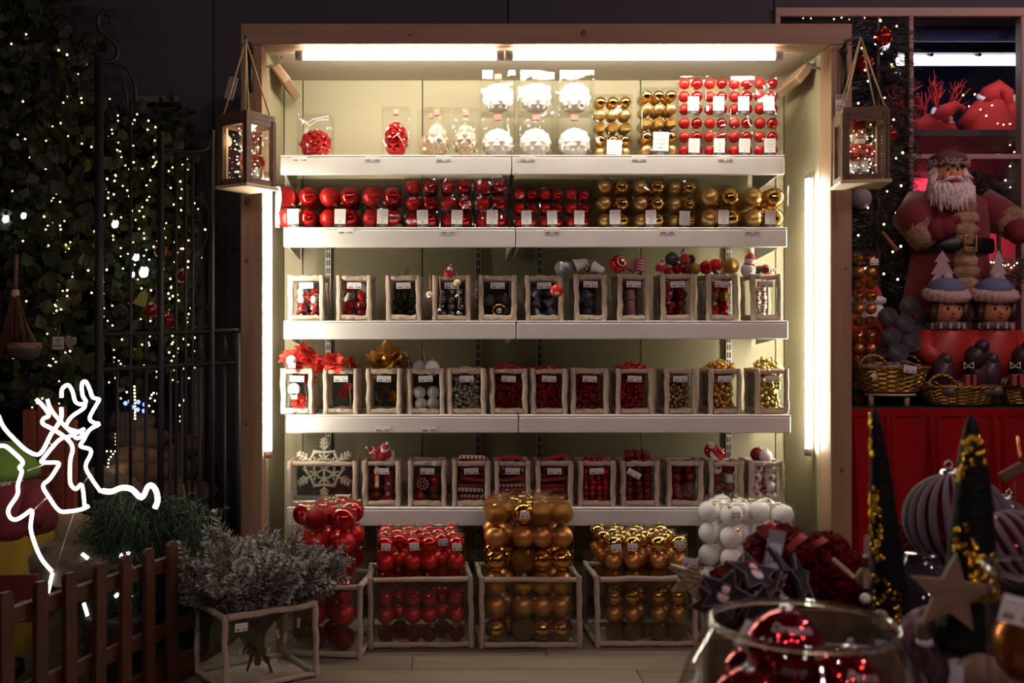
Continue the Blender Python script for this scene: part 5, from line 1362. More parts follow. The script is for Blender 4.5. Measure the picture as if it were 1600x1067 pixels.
for pa in ([(75, 712), (130, 716), (190, 694), (250, 702), (310, 752), (345, 690), (370, 680), (395, 710), (405, 770), (388, 815)],): obj('rope_light', MB().tube(smooth_path([c4(c, 3.2) for c in pa]), .0085, 8).mesh('rope_light', LEDM), t)
for a, b_ in (((82, 895), (72, 938)), ((76, 938), (86, 930)), ((131, 942), (137, 962)), ((128, 865), (138, 873)), ((198, 940), (205, 930)), ((180, 932), (185, 928)), ((200, 862), (206, 895)), ((188, 865), (190, 870))):
    obj('rope_light', MB().tube([P(*a, 3.25) - o0, P(*b_, 3.25) - o0], .006, 7).mesh('rope_light', LEDM), t)
for a, b_ in (((360, 765), (270, 1040)), ((170, 740), (232, 680)), ((135, 550), (215, 522)), ((412, 610), (432, 582)), ((240, 412), (262, 430))):
    obj('frame_rod', MB().tube([cr(a, 3.0), cr(b_, 3.02)], .0016, 5).mesh('frame_rod', STEEL), t)

# --- dark drooping conifer between reindeer and planter
def conifer(name, label, cloud, n, needle, m, seed):
    q_ = random.Random(seed); b = MB()
    for k in range(n):
        p, dr = cloud(q_); L_ = q_.uniform(.05, .11); dr = dr.normalized()
        e = p + dr * L_ + Vector((0, 0, -.02))
        b.tube([p, e], [.0016, .0008], 3, mt=1)
        for j in range(16):
            u = j / 16; c = p.lerp(e, u); s = dr.orthogonal(); s.rotate(Matrix.Rotation(q_.uniform(0, 6.28), 3, dr))
            w_ = (s + dr * .7).normalized(); sd = w_.cross(dr).normalized() * .0014
            tip = c + w_ * needle * q_.uniform(.7, 1.2)
            b._add([c - sd, c + sd, tip], [(0, 1, 2)], False, 0)
    return tag(obj(name, b.mesh(name, m), None), label, 'conifer', None, None)
def cloud_l(q_):
    px = q_.triangular(128, 250, 185); top_ = 765 + abs(px - 185) * .55
    py = q_.uniform(top_, 1000 - max(0, px - 190) * .9); d = q_.uniform(3.26, 3.55)
    return P(px, py, d), Vector((q_.uniform(-.6, .6), q_.uniform(-.9, .1), q_.uniform(-1.6, .2)))
def cloud_r(q_):
    px = q_.triangular(235, 345, 275); top_ = 772 + abs(px - 280) * .4
    py = q_.uniform(top_, 960); d = q_.uniform(3.35, 3.75)
    return P(px, py, d), Vector((q_.uniform(-.6, .6), q_.uniform(-.9, .1), q_.uniform(-1.2, .5)))
DKG = mat('dark_conifer', (.006, .013, .007), .7, var=(.011, .020, .010), vscale=10)
CONA = conifer('drooping_conifer', 'dark green drooping artificial conifer in front of the iron gate', cloud_l, 1500, .024, [DKG, GREEN], 5)
CONB = conifer('drooping_conifer', 'dark green conifer bush just behind the frosted fir planter', cloud_r, 1000, .024, [DKG, GREEN], 6)
for k, (px, cf) in enumerate(((187, CONA), (285, CONB))):
    dd = 3.3 if k == 0 else 3.55
    obj('stem', MB().tube([(0, 0, .2), (.02, 0, .42), (0, 0, .6)], [.02, .015, .006], 8).mesh('stem', mat('bark', (.05, .03, .02), .9)), cf, (W(px, dd), dd, .001))
    tag(obj('plant_pot', MB().lathe([(.07, 0), (.09, .02), (.11, .20), (.115, .22), (.10, .22)], 18).mesh('plant_pot', mat('dark_pot', (.03, .025, .02), .8)), None, (W(px, dd), dd, .001)), ('dark pot under the drooping conifer', 'dark pot under the conifer bush by the planter')[k], 'plant pot')

# --- picket fence running back towards the planter
A, B = Vector((-1.115, 2.57, 0)), Vector((-.835, 3.30, 0))
dirv = (B - A).normalized(); ang = math.atan2(dirv.y, dirv.x)
t = thing('picket_fence', 'low red brown wooden picket fence in front of the reindeer', 'fence', None, A, (0, 0, ang))
FW = mat('fence_wood', (.075, .017, .006), .55, var=(.04, .009, .003), vscale=4, stretch=(6, 6, .7), bump=.2, bscale=12); FWR = mat('fence_wood_rail', (.075, .017, .006), .55, var=(.04, .009, .003), vscale=4, stretch=(.7, 6, 6), bump=.2, bscale=12)
Lf = (B - A).length + .05
pk = MB().prism([(-.021, 0), (.021, 0), (.021, .452), (.014, .462), (-.014, .462), (-.021, .452)], .016).mesh('picket', FW)
for k in range(-2, 7): obj('picket', pk, t, (.02 + k * .1155, -.010, .004), (0, R.uniform(-.015, .015), 0))
for z_ in (.395, .185): obj('rail', MB().cbox((0, 0, 0), (Lf + .42, .018, .048), .003).mesh('rail', FWR), t, (Lf / 2 - .18, .009, z_))
obj('base_board', MB().cbox((0, 0, 0), (Lf + .42, .03, .08), .003).mesh('base_board', FWR), t, (Lf / 2 - .18, .020, .042))

# --- glass planter of frosted fir branches
t = thing('glass_planter', 'large bleached wood glass planter of frosted fir branches', 'planter', None, (-.675, 3.16, .001), (0, 0, math.radians(34)))
PWd, PDp, PH = .335, .26, .247
mtp = Matrix.Translation(t.location) @ Matrix.Rotation(math.radians(34), 4, 'Z')
def shift_crate(tt, w, dp, h, th):
    e = MB()
    pre = set(o.name for o in tt.children)
    frame_crate(tt, w, dp, h, th)
    for o in tt.children: o.location.x += w / 2
shift_crate(t, PWd, PDp, PH, .021)
obj('price_sticker', sticker_mesh(.042, .026), t, (.064, .008, PH - .045), (0, .03, 0))
NEEDLE = mat('frosted_needle', (.030, .045, .028), .8, var=(.32, .29, .28), vscale=30, ramp=(.42, .60)); FROST = mat('frost_tip', (.42, .39, .37), .9); TWIG = mat('twig', (.16, .11, .07), .9)
def fir_branch(seed):
    q_ = random.Random(seed); b = MB(); L_ = 1.0
    def shoot(p, d, ln, n):
        e = p + d * ln; b.tube([p, e], [.016, .008], 4, mt=1)
        for j in range(n):
            u = (j + .5) / n; c = p.lerp(e, u); s = d.orthogonal(); s.rotate(Matrix.Rotation(q_.uniform(0, 6.28), 3, d))
            w_ = (s + d * (.55 + .6 * u)).normalized(); sd = w_.cross(d).normalized() * .0075
            l = .15 * q_.uniform(.75, 1.15) * (1 - .35 * u); tip = c + w_ * l; md = c + w_ * l * .5
            b._add([c - sd, c + sd, md + sd * 1.3, md - sd * 1.3], [(0, 1, 2, 3)], False, 0); b._add([md - sd * 1.5, md + sd * 1.5, tip], [(0, 1, 2)], False, 2)
        for j in range(10):
            s = d.orthogonal(); s.rotate(Matrix.Rotation(q_.uniform(0, 6.28), 3, d)); tip = e + (d + s * .5).normalized() * .07; sd = s.cross(d) * .010
            b._add([e - sd, e + sd, tip], [(0, 1, 2)], False, 2)
    up = Vector((0, 0, 1))
    shoot(Vector((0, 0, .1)), up, .9, 110)
    for k in range(6):
        z_ = .25 + k * .1; a = q_.uniform(0, 6.28)
        shoot(Vector((0, 0, z_)), Vector((math.cos(a) * .7, math.sin(a) * .7, .75)).normalized(), .34 - .03 * k, 42)
    return b.mesh('needles', [NEEDLE, TWIG, FROST])
FB = [fir_branch(s) for s in range(4)]
STEMM = MB().tube([(0, 0, -.75), (.02, .01, -.2), (0, 0, .2)], [.014, .016, .016], 6).mesh('stem', TWIG)
ctr = mtp @ Vector((PWd * .5, PDp * .5, PH - .01))
q = random.Random(8)
for k in range(44):
    a = 2 * PI * k * .381966; sp = math.sqrt((k + .5) / 44)
    base = mtp @ Vector((PWd * (.5 + .40 * sp * math.cos(a)), PDp * (.5 + .36 * sp * math.sin(a)), PH - .03))
    out = Vector((math.cos(a + math.radians(34)) * 1.0, math.sin(a + math.radians(34)) * .7, 0)) * (sp * 1.25) + Vector((q.uniform(-.15, .15), q.uniform(-.15, .15), 1.05))
    if k % 5 == 0: out.z += .4
    ln = q.uniform(.19, .28) * (1.25 - .35 * sp)
    rt = out.to_track_quat('Z', 'Y').to_euler()
    tb = thing('frosted_fir_branch', 'frosted grey green fir branch bunched in the glass planter', 'fir branch', 'frosted fir branches in the planter', base, rt, ln)
    obj('needles', FB[k % 4], tb, (0, 0, 0), (0, 0, q.uniform(0, 6)))
    obj('stem', STEMM, tb)
for k, (u, v) in enumerate(((.22, .45), (.50, .42), (.60, .62), (.68, .55), (.82, .72))):
    p = mtp @ Vector((PWd * u, .035, PH * v))
    tag(obj('stem_tag', MB().cbox((0, 0, 0), (.011, .0012, .030), .0004).mesh('stem_tag', mat('tag_pink', (.55, .36, .33), .7)), None, p, (0, (-.3, .3, -.2, .25, .1)[k], math.radians(34))), f'small pale stem tag behind the planter glass, {ORD[k]} from its front edge', 'tag', 'stem tags in the planter')

# ================================================================== THE WINDOW SIDE
# --- window with its niche behind the glass
FRAMEM = mat('window_frame_paint', (.40, .25, .23), .55)
win = struct(empty('window_1', (0, WALL_Y, 0)))
def wpart(name, px0, px1, py0, py1, d=4.62, th=.05, m=FRAMEM):
    x0, x1 = W(px0, d), W(px1, d); z1, z0 = Z(py0, d), Z(py1, d)
    return slab(name, ((x0 + x1) / 2, d - WALL_Y, (z0 + z1) / 2), (x1 - x0, th, z1 - z0), m, win, .003)
wpart('window_frame', 1209, 1880, 14, 28); wpart('window_frame', 1209, 1880, 735, 748); wpart('window_frame', 1209, 1217, 28, 735)
wpart('mullion', 1416.5, 1424, 28, 735); wpart('mullion', 1591, 1606, 28, 735)
for a, b_ in ((1217, 1416.5), (1424, 1591), (1606, 1880)):
    wpart('transom', a, b_, 242, 250)
    for c, d_ in ((28, 242), (250, 735)): wpart('pane', a, b_, c, d_, th=.004, m=GLASS)
NAVY = mat('navy_wall', (.016, .026, .13), .7); NICHE = mat('niche_board', (.045, .04, .045), .7); PINKW = mat('pink_wall', (.42, .07, .12), .7)
niche = struct(empty('wall_niche', (0, 4.74, 0)))
def npart(name, x0, x1, y0, y1, z0, z1, m): return slab(name, ((x0 + x1) / 2, (y0 + y1) / 2 - 4.74, (z0 + z1) / 2), (x1 - x0, y1 - y0, z1 - z0), m, niche)
npart('niche_back', 1.3, 3.6, 6.0, 6.05, 2.08, 2.8, NAVY); npart('niche_back', 1.3, 3.6, 6.0, 6.05, .3, 2.05, PINKW)
npart('niche_shelf', 1.3, 3.6, 4.76, 6.0, 2.05, 2.08, NICHE); npart('niche_roof', 1.3, 3.6, 4.74, 6.05, 2.80, 2.85, NAVY); npart('niche_tube_blocker', 1.32, 3.58, 4.755, 4.77, 2.49, 2.80, NAVY); npart('niche_glow_blocker', 1.32, 2.18, 4.80, 4.82, .3, 2.05, NICHE); npart('niche_floor', 1.3, 3.6, 4.74, 6.05, .25, .3, NICHE)  # two added blocker boards: one shades the window head, one hides pink glow
npart('niche_side', 1.25, 1.3, 4.74, 6.05, .25, 3.05, NICHE); npart('niche_side', 3.6, 3.65, 4.74, 6.05, .25, 3.05, NICHE)
COLD = mat('cold_tube', (1, 1, 1), .4, emit=(.86, .92, 1.0), estr=6.0)
dT = 4.92; t = thing('tube_light', 'wide cold white fluorescent lamp behind the window glass', 'lamp', None, P(1403, 95, dT))
LT = W(1640, dT) - W(1395, dT)
obj('tube', MB().tube([(0, 0, 0), (LT, 0, 0)], .0225, 14).mesh('tube', COLD), t); obj('housing', MB().cbox((LT / 2, .03, .03), (LT, .05, .03), .004).mesh('housing', WHITE_METAL), t)
for k in range(4): obj('clip', MB().cbox((.15 + k * .23, 0, .022), (.014, .06, .016), .002).mesh('clip', IRON), t)
for k, (px, py, d) in enumerate(((1424, 235, 5.20), (1490, 234, 5.18), (1556, 235, 5.2))):
    x = W(px, d); t = thing('downlight', f'small round downlight under the niche shelf, {ORD[k]} from the tree', 'lamp', 'niche downlights', (x, d, 2.046))
    obj('rim', MB().lathe([(.032, -.004), (.036, 0), (.030, .002)], 18).mesh('rim', STEEL), t)
    obj('lens', MB().lathe([(.027, -.006), (.026, -.003)], 18).mesh('lens', mat('downlight_lens', (1, 1, 1), .4, emit=(1, .93, .9), estr=9)), t)
    if k == 0: continue
    l = bpy.data.lights.new('downlight_beam', 'SPOT'); l.energy = (0, 10, 26)[k]; l.color = (1.0, .20, .30); l.spot_size = 1.9; l.spot_blend = .6; l.shadow_soft_size = .03
    o = bpy.data.objects.new('downlight_beam', l); o.location = (x, d + .30, 1.98); o.rotation_euler = (1.05, 0, 0); COL.objects.link(o)
# red coral tree
CORAL = mat('red_coral', (.62, .02, .025), .6)
p0 = P(1446, 197, 5.16); p0.z = 2.081
t = thing('coral_branch', 'bushy red coral-like branch behind the window glass', 'decorative branch', None, p0)
qc = random.Random(5)
def coral(b, p, d, r, ln, lv):
    pts = [p]; q_ = p.copy(); dd = d.copy()
    for k in range(4):
        dd = (dd + Vector((qc.uniform(-.28, .28), qc.uniform(-.2, .2), qc.uniform(-.05, .22)))).normalized(); q_ = q_ + dd * ln / 4; pts.append(q_.copy())
    b.tube(pts, [r * (1 - .1 * i) for i in range(5)], 6)
    if lv:
        for k in range(3): coral(b, pts[qc.randint(2, 4)], (dd + Vector((qc.uniform(-.95, .95), qc.uniform(-.4, .4), qc.uniform(-.1, .5)))).normalized(), r * .66, ln * .72, lv - 1)
for k, dx in enumerate((-.45, -.15, .15, .5, -.7)):
    b = MB(); coral(b, Vector((dx * .08, 0, 0)), Vector((dx, qc.uniform(-.2, .2), 1)).normalized(), .0085, .150, 3); obj('branch', b.mesh('branch', CORAL), t)
# red sack with small Santa hat, and a big Santa seen from behind
RCL = mat('red_cloth', (.55, .022, .022), .85, var=(.42, .012, .014), vscale=6, bump=.3, bscale=14)
p0 = P(1455, 197, 5.05); p0.z = 2.081; k_ = 4.95 / F
t = thing('santa_sack', 'slumped red cloth bundle in front of the coral branch', 'cloth bundle', None, p0)
obj('bundle', MB().sphere((0, 0, 20 * k_), 1, 22, 14, (42 * k_, .07, 21 * k_), mod=lambda p: 1 + .10 * math.sin(6 * p.x + 2 * p.z) + .06 * math.sin(9 * p.z + 3 * p.x)).mesh('bundle', RCL), t)
obj('hat', MB().tube([(6 * k_, -.03, 30 * k_), (18 * k_, -.035, 46 * k_), (34 * k_, -.03, 55 * k_), (44 * k_, -.03, 51 * k_)], [17 * k_, 13 * k_, 8 * k_, 4 * k_], 12).mesh('hat', RCL), t)
obj('pompom', MB().sphere((46 * k_, -.03, 50 * k_), 5 * k_, 10, 8).mesh('pompom', RCL), t); obj('hat_trim', MB().tube([(2 * k_, -.05, 34 * k_), (-4 * k_, -.04, 42 * k_), (2 * k_, -.02, 50 * k_)], 4 * k_, 8).mesh('hat_trim', SNOW_WHITE), t)
b = MB()
for k in range(16): b.sphere((R.uniform(4, 24) * k_, -.065, R.uniform(24, 34) * k_), 2.2 * k_, 6, 5)
obj('frill', b.mesh('frill', mat('cream_frill', (.6, .48, .38), .8)), t)
p0 = P(1545, 198, 5.12); p0.z = 2.081
t = thing('santa_doll', 'large Santa doll in red coat seen from behind the glass', 'Santa doll', None, p0)
def sp(px, py, dy=0): return Vector(((px - 1545) * k_, dy, (198 - py) * k_))
obj('coat', MB().lathe([(46 * k_, 0), (47 * k_, 8 * k_), (40 * k_, 30 * k_), (30 * k_, 55 * k_), (22 * k_, 68 * k_), (8 * k_, 74 * k_)], 22, mod=lambda a, i: 1 + .05 * math.sin(5 * a + i)).mesh('coat', RCL), t)
for a in ([(1530, 140), (1512, 158), (1497, 172)], [(1566, 140), (1582, 160), (1592, 178)]): obj('sleeve', MB().tube([sp(*q_, -.03) for q_ in a], [15 * k_, 14 * k_, 10 * k_], 10).mesh('sleeve', RCL), t)
obj('hat', MB().tube([sp(1540, 135, -.02), sp(1545, 118, -.02), sp(1558, 108, -.02), sp(1568, 118, -.04), sp(1566, 150, -.06)], [17 * k_, 17 * k_, 13 * k_, 10 * k_, 4 * k_], 12).mesh('hat', RCL), t)
obj('hat_trim', MB().tube([sp(1530, 130, -.05), sp(1526, 124, -.02), sp(1532, 118, .02)], 4.5 * k_, 8).mesh('hat_trim', SNOW_WHITE), t)
b = MB()
for k in range(30): b.sphere(sp(1578 + R.uniform(-8, 14), 134 + R.uniform(-12, 14), R.uniform(-.02, .03)), 6 * k_, 8, 6)
obj('beard', b.mesh('beard', mat('cream_wool_pale', (.75, .70, .58), .9)), t)

# --- skirted table
TZ_ = .839; TY0, TY1 = 3.98, 4.56
t = thing('skirted_table', 'long table with a pleated red velvet skirt below the window', 'table', None, (2.4, TY0, 0))
obj('tabletop', MB().cbox((0, (TY1 - TY0) / 2, TZ_ - .012), (1.66, TY1 - TY0, .024), .003).mesh('tabletop', mat('black_tablecloth', (.014, .012, .014), .85)), t)
VELVET = mat('red_velvet', (.34, .002, .003), .6, sheen=.08, spec=.15, var=(.26, .001, .002), vscale=5, stretch=(3, 3, .5))
rows = []; n = 260
for zi in range(9):
    z_ = .815 - zi * .0985; row_ = []; g = .25 + .75 * min(1, zi / 4)
    for k in range(n):
        x = -.826 + 1.652 * k / (n - 1); ph = (x * 5.2 + .18 * math.sin(x * 9)) % 1.0
        fold = math.exp(-((ph - .5) / .045) ** 2) * .075 + math.exp(-((ph - .68) / .035) ** 2) * .050 + .010 * math.sin(x * 33 + .4 * zi)
        row_.append(Vector((x, -.012 - fold * g - .012 * g, z_)))
    rows.append(row_)
b = MB(); b.grid(rows); b.grid([[p + Vector((0, .003, 0)) for p in r_] for r_ in rows][::-1])
b.box((0, -.012, .822), (1.652, .016, .03))
obj('velvet_skirt', b.mesh('velvet_skirt', VELVET), t)
for x in (-.78, .78):
    for y_ in (.05, .52): obj('leg', MB().box((x, y_, .4), (.04, .04, .80)).mesh('leg', IRON), t)

# --- standing Santa with fur and tree
dS = 4.40; kS = dS / F; p0 = Vector((W(1485, dS), dS, TZ_)); 
t = thing('santa_figure', 'tall standing Santa in dark red coat with white beard and fur front', 'Santa figure', None, p0)
def ss(px, py, dy=0): return Vector(((px - 1485) * kS, dy, Z(py, dS) - TZ_))
COATM = mat('wine_velvet', (.17, .006, .014), .8, sheen=.4); FURM = mat('mottled_fur', (.46, .30, .18), .95, var=(.20, .11, .06), vscale=16, bump=.7, bscale=60); WOOL = mat('white_wool', (.80, .66, .68), .95, bump=.5, bscale=70)
hz = lambda py: Z(py, dS) - TZ_
obj('coat', MB().lathe([(.225, 0), (.23, hz(560)), (.20, hz(470)), (.165, hz(400)), (.175, hz(345)), (.165, hz(318)), (.09, hz(300))], 26, mod=lambda a, i: (1 - .28 * abs(math.sin(a))) * (1 + .03 * math.sin(7 * a))).mesh('coat', COATM), t)
b = MB()
for i in range(14):
    z_ = hz(330) + (hz(545) - hz(330)) * i / 13; wv = .052 + .01 * math.sin(i * 1.3)
    b.sphere((0, -.118 - .02 * (i / 13), z_), 1, 14, 8, (wv, .034, .036), mod=lambda p: 1 + .08 * math.sin(13 * p.x + 9 * p.z + i))
obj('fur_front', b.mesh('fur_front', FURM), t)
b = MB(); b.lathe([(.176, hz(396)), (.180, hz(392)), (.180, hz(380)), (.176, hz(376))], 26, mod=lambda a, i: 1 - .16 * abs(math.sin(a)), close=False)
obj('belt', b.mesh('belt', BLACK_PAINT), t)
b = MB(); bw, bh = 9 * kS, 12 * kS; cz = hz(386)
b.tube([(-bw, -.166, cz - bh), (bw, -.166, cz - bh), (bw, -.166, cz + bh), (-bw, -.166, cz + bh)], .005, 6, closed=True)
obj('buckle', b.mesh('buckle', GOLD_GLIT), t)
for pts in ([(1440, 318), (1418, 345), (1424, 368), (1450, 362)], [(1528, 318), (1552, 340), (1562, 352), (1560, 372)]):
    q_ = [ss(*pts[0], 0), ss(*pts[1], -.04), ss(*pts[2], -.10), ss(*pts[3], -.15)]
    obj('sleeve', MB().tube(q_[:3], [.075, .078, .062], 12).mesh('sleeve', COATM), t)
    obj('cuff', MB().sphere(q_[2], 1, 14, 10, (.068, .06, .07), mod=lambda p: 1 + .07 * math.sin(11 * p.x + 8 * p.z)).mesh('cuff', FURM), t)
    g = MB(); a, c = q_[2], q_[3]; g.tube([a, a.lerp(c, .55), c], [.045, .052, .040], 10); g.sphere(c, .041, 12, 8); g.tube([a.lerp(c, .4), a.lerp(c, .6) + Vector((.045, -.02, .03)), a.lerp(c, .9) + Vector((.055, -.03, .04))], [.022, .02, .014], 8)
    obj('mitten', g.mesh('mitten', mat('maroon_mitten', (.16, .012, .02), .85)), t)
HS = .72; hp0 = ss(1471, 276, -.06); hd_ = empty('head', hp0, (0, 0, -.12), HS, t); c = Vector((0, 0, 0))
obj('face', MB().sphere(c, 1, 20, 14, (.075, .078, .09)).mesh('face', SKIN), hd_)
b = MB(); b.sphere(c + Vector((0, -.08, -.008)), .017, 10, 8)
for s in (-1, 1): b.sphere(c + Vector((s * .034, -.066, -.018)), .022, 10, 8)
obj('nose_and_cheeks', b.mesh('nose', mat('rosy_skin', (.72, .28, .13), .5)), hd_)
b = MB()
for s in (-1, 1): b.sphere(c + Vector((s * .026, -.073, .016)), .0085, 8, 6)
obj('eyes', b.mesh('eyes', BLACK_PAINT), hd_)
b = MB()
for k in range(260):
    a = R.uniform(-PI * 1.06, PI * .06); st = c + Vector((.080 * math.cos(a), .070 * math.sin(a) * .9 - .005, R.uniform(-.075, -.045)))
    en = c + Vector((.135 * math.cos(a) * R.uniform(.4, 1), .10 * math.sin(a) - .035, R.uniform(-.235, -.12)))
    b.tube([st, st.lerp(en, .5) + Vector((.015 * math.cos(a), -.02, 0)), en], [.012, .014, .003], 5)
for s in (-1, 1):
    b.tube([c + Vector((0, -.09, -.03)), c + Vector((s * .03, -.095, -.035)), c + Vector((s * .062, -.08, -.052))], [.011, .013, .004], 7)
    b.tube([c + Vector((s * .012, -.078, .036)), c + Vector((s * .042, -.07, .040))], [.008, .006], 6)
    for k in range(40): b.tube([c + Vector((s * .075, R.uniform(-.03, .03), R.uniform(-.02, .075))), c + Vector((s * R.uniform(.09, .125), R.uniform(-.05, .02), R.uniform(-.14, .0)))], [.014, .004], 5)
obj('beard', b.mesh('beard', WOOL), hd_)
obj('mouth', MB().sphere(c + Vector((0, -.100, -.050)), 1, 10, 6, (.026, .010, .010)).mesh('mouth', mat('mouth_red', (.35, .02, .02), .5)), hd_)
obj('hat', MB().lathe([(.100, .045), (.108, .075), (.095, .11), (.055, .127), (0, .132)], 20, c=c, mod=lambda a, i: 1 + .04 * math.sin(5 * a)).mesh('hat', mat('brown_cap', (.13, .065, .05), .9)), hd_)
b = MB()
for k in range(90):
    a = R.uniform(0, 6.28); b.tube([c + Vector((.094 * math.cos(a), .094 * math.sin(a), .055)), c + Vector((.118 * math.cos(a), .112 * math.sin(a), R.uniform(.03, .085)))], [.014, .005], 5)
obj('hat_fur', b.mesh('hat_fur', mat('grey_fur', (.34, .25, .23), .95)), hd_)
# white felt fir-tree motifs on the coat skirt
for sx in (-1, 1):
    poly = [(0, .12)]
    for k in range(4): poly += [(.028 + .012 * k, .075 - .05 * k), (.014 + .008 * k, .075 - .05 * k)]
    poly = [(0, .12)] + [p_ for k in range(4) for p_ in ((.030 + .013 * k, .072 - .05 * k), (.016 + .010 * k, .072 - .05 * k))] + [(-x_, z_) for k in range(3, -1, -1) for x_, z_ in ((.016 + .010 * k, .072 - .05 * k), (.030 + .013 * k, .072 - .05 * k))]
    obj('felt_tree', MB().prism(poly, .006, M(ss(1485 + sx * 42, 440, -.165), (0, 0, sx * .35))).mesh('felt_tree', mat('pinkish_felt', (.50, .36, .40), .9)), t)
# dark fir under the Santa's arm
def cloud_t(px0, py0, px1, py1, d, rad, tp=.15):
    def f(q_):
        u = q_.random() ** .7; px = px0 + (px1 - px0) * u + q_.uniform(-1, 1) * rad * (tp + (1 - tp) * u); py = py0 + (py1 - py0) * u
        v = Vector((px - (px0 + (px1 - px0) * u), q_.uniform(-10, 4), -4 + 6 * q_.random()))
        return P(px, py + q_.uniform(-4, 4), d + q_.uniform(-.05, .05)), v
    return f
FIRT = conifer('little_fir', 'small dark fir tree tucked behind the Santa arm', cloud_t(1528, 268, 1556, 338, 4.47, 26), 330, .022, [DKG, GREEN], 31)
obj('fir_stem', MB().tube([P(1528, 270, 4.47), P(1560, 350, 4.47), P(1562, 420, 4.49)], [.004, .009, .012], 6).mesh('fir_stem', TWIG), FIRT)

# --- seated doll figurines
def doll(px, label, mir):
    d = 4.20; k = d / F; p = Vector((W(px, d), d, TZ_)); t = thing('child_figurine', label, 'figurine', 'seated children figurines', p, (0, 0, mir))
    h = lambda py: Z(py, d) - TZ_
    SW = mat('doll_sweater', (.46, .035, .022), .45, var=(.36, .02, .014), vscale=9); LEG = mat('doll_trousers', (.075, .035, .055), .4); HAT = mat('doll_hat', (.13, .17, .30), .8); FUR = mat('doll_fur', (.55, .38, .38), .95, bump=.6, bscale=80); HAIR = mat('doll_hair', (.035, .018, .012), .45); SKD = mat('doll_skin', (.58, .24, .12), .35)
    obj('plinth', MB().cbox((0, 0, .05), (.19, .15, .098), .01).mesh('plinth', mat('doll_log', (.10, .06, .05), .7)), t)
    obj('sweater', MB().lathe([(.085, .10), (.105, h(575)), (.103, h(545)), (.085, h(520)), (.05, h(507))], 20, mod=lambda a, i: 1 - .2 * abs(math.sin(a))).mesh('sweater', SW), t)
    for s in (-1, 1):
        obj('sleeve', MB().tube([(s * .075, 0, h(522)), (s * .105, -.03, h(548)), (s * .075, -.095, h(562))], [.038, .040, .034], 10).mesh('sleeve', SW), t)
        obj('mitten', MB().sphere((s * .062, -.115, h(560)), 1, 12, 8, (.026, .03, .026)).mesh('mitten', mat('doll_mitten', (.06, .045, .05), .4)), t)
        obj('leg', MB().tube([(s * .055, -.02, h(575)), (s * .068, -.11, h(572)), (s * .07, -.12, h(600))], [.045, .045, .036], 10).mesh('leg', LEG), t)
        obj('shoe', MB().sphere((s * .072, -.145, h(608)), 1, 12, 8, (.034, .048, .028)).mesh('shoe', mat('doll_shoe', (.16, .11, .09), .35)), t)
    hc = Vector((0, -.01, h(486)))
    obj('head', MB().sphere(hc, 1, 20, 14, (.062, .062, .060)).mesh('head', SKD), t)
    b = MB(); b.sphere(hc + Vector((0, -.062, -.008)), .008, 8, 6, mt=0)
    for s in (-1, 1): b.sphere(hc + Vector((s * .022, -.056, .008)), .0065, 8, 6, (1, .6, 1.2), mt=1); b.tube([hc + Vector((s * .012, -.058, .022)), hc + Vector((s * .032, -.050, .023))], .0018, 4, mt=1)
    b.sphere(hc + Vector((0, -.056, -.026)), 1, 8, 5, (.011, .006, .004), mt=2)
    obj('face', b.mesh('face', [SKD, BLACK_PAINT, mat('doll_lips', (.42, .05, .04), .4)]), t)
    b = MB(); b.sphere(hc + Vector((0, .012, .014)), 1, 18, 12, (.068, .062, .062))
    for s in (-1, 1): b.tube([hc + Vector((s * .060, -.025, .03)), hc + Vector((s * .068, -.02, -.02)), hc + Vector((s * .058, -.01, -.055))], [.016, .018, .010], 8)
    for k_ in range(5): b.sphere(hc + Vector((-.04 + .02 * k_, -.040, .056)), .016, 8, 6)
    obj('hair', b.mesh('hair', HAIR), t)
    b = MB()
    for a_ in range(22):
        a = 2 * PI * a_ / 22; b.sphere(hc + Vector((.070 * math.cos(a), .064 * math.sin(a), .066 + .012 * math.sin(a))), .026, 10, 7, mod=lambda p: 1 + .12 * math.sin(9 * p.x + 7 * p.z + a_))
    obj('hat_fur', b.mesh('hat_fur', FUR), t)
    obj('hat', MB().lathe([(.072, .07), (.073, .095), (.055, .122), (.03, .134), (0, .136)], 18, c=hc).mesh('hat', HAT), t)
    obj('hat_pompom', MB().sphere(hc + Vector((0, -.01, .135)), .022, 10, 8, mod=lambda p: 1 + .15 * math.sin(12 * p.x + 9 * p.z)).mesh('hat_pompom', FUR), t)
    b = MB().tube([(.058 * math.cos(a), .052 * math.sin(a) - .005, h(509)) for a in [2 * PI * i / 18 for i in range(18)]], .017, 8, closed=True)
    for i in range(6): b.box((.07 * math.cos(-.3 - i * .5), .066 * math.sin(-.3 - i * .5) - .005, h(509)), (.010, .010, .024), mt=1)
    obj('scarf', b.mesh('scarf', [mat('doll_scarf', (.12, .10, .12), .7), mat('doll_scarf_fleck', (.42, .36, .36), .7)]), t)
    obj('toy', MB().sphere((.045, -.15, h(556)), 1, 14, 10, (.045, .04, .045)).mesh('toy', mat('dark_bear', (.05, .02, .03), .4)), t)
    obj('toy_head', MB().sphere((.06, -.165, h(541)), .028, 12, 8).mesh('toy_head', mat('dark_bear', (.05, .02, .03), .4)), t)
    obj('gift', MB().cbox((0.012, -.16, h(592)), (.045, .03, .045), .003).mesh('gift', mat('gift_pink', (.42, .06, .09), .5)), t)
    obj('gift_ribbon', MB().box((0.012, -.177, h(592)), (.008, .003, .046)).mesh('gift_ribbon', BLACK_PAINT), t)
    b = MB()
    for s in (-1, 1): b.tube([(.0, -.17, h(570)), (s * .018, -.175, h(565)), (s * .020, -.175, h(574)), (0, -.17, h(571))], .004, 6)
    obj('bow', b.mesh('bow', mat('silver_bow', (.6, .6, .62), .3, .5)), t)
doll(1476, 'seated child figurine in red sweater and blue fur hat, next to silver balls', .05)
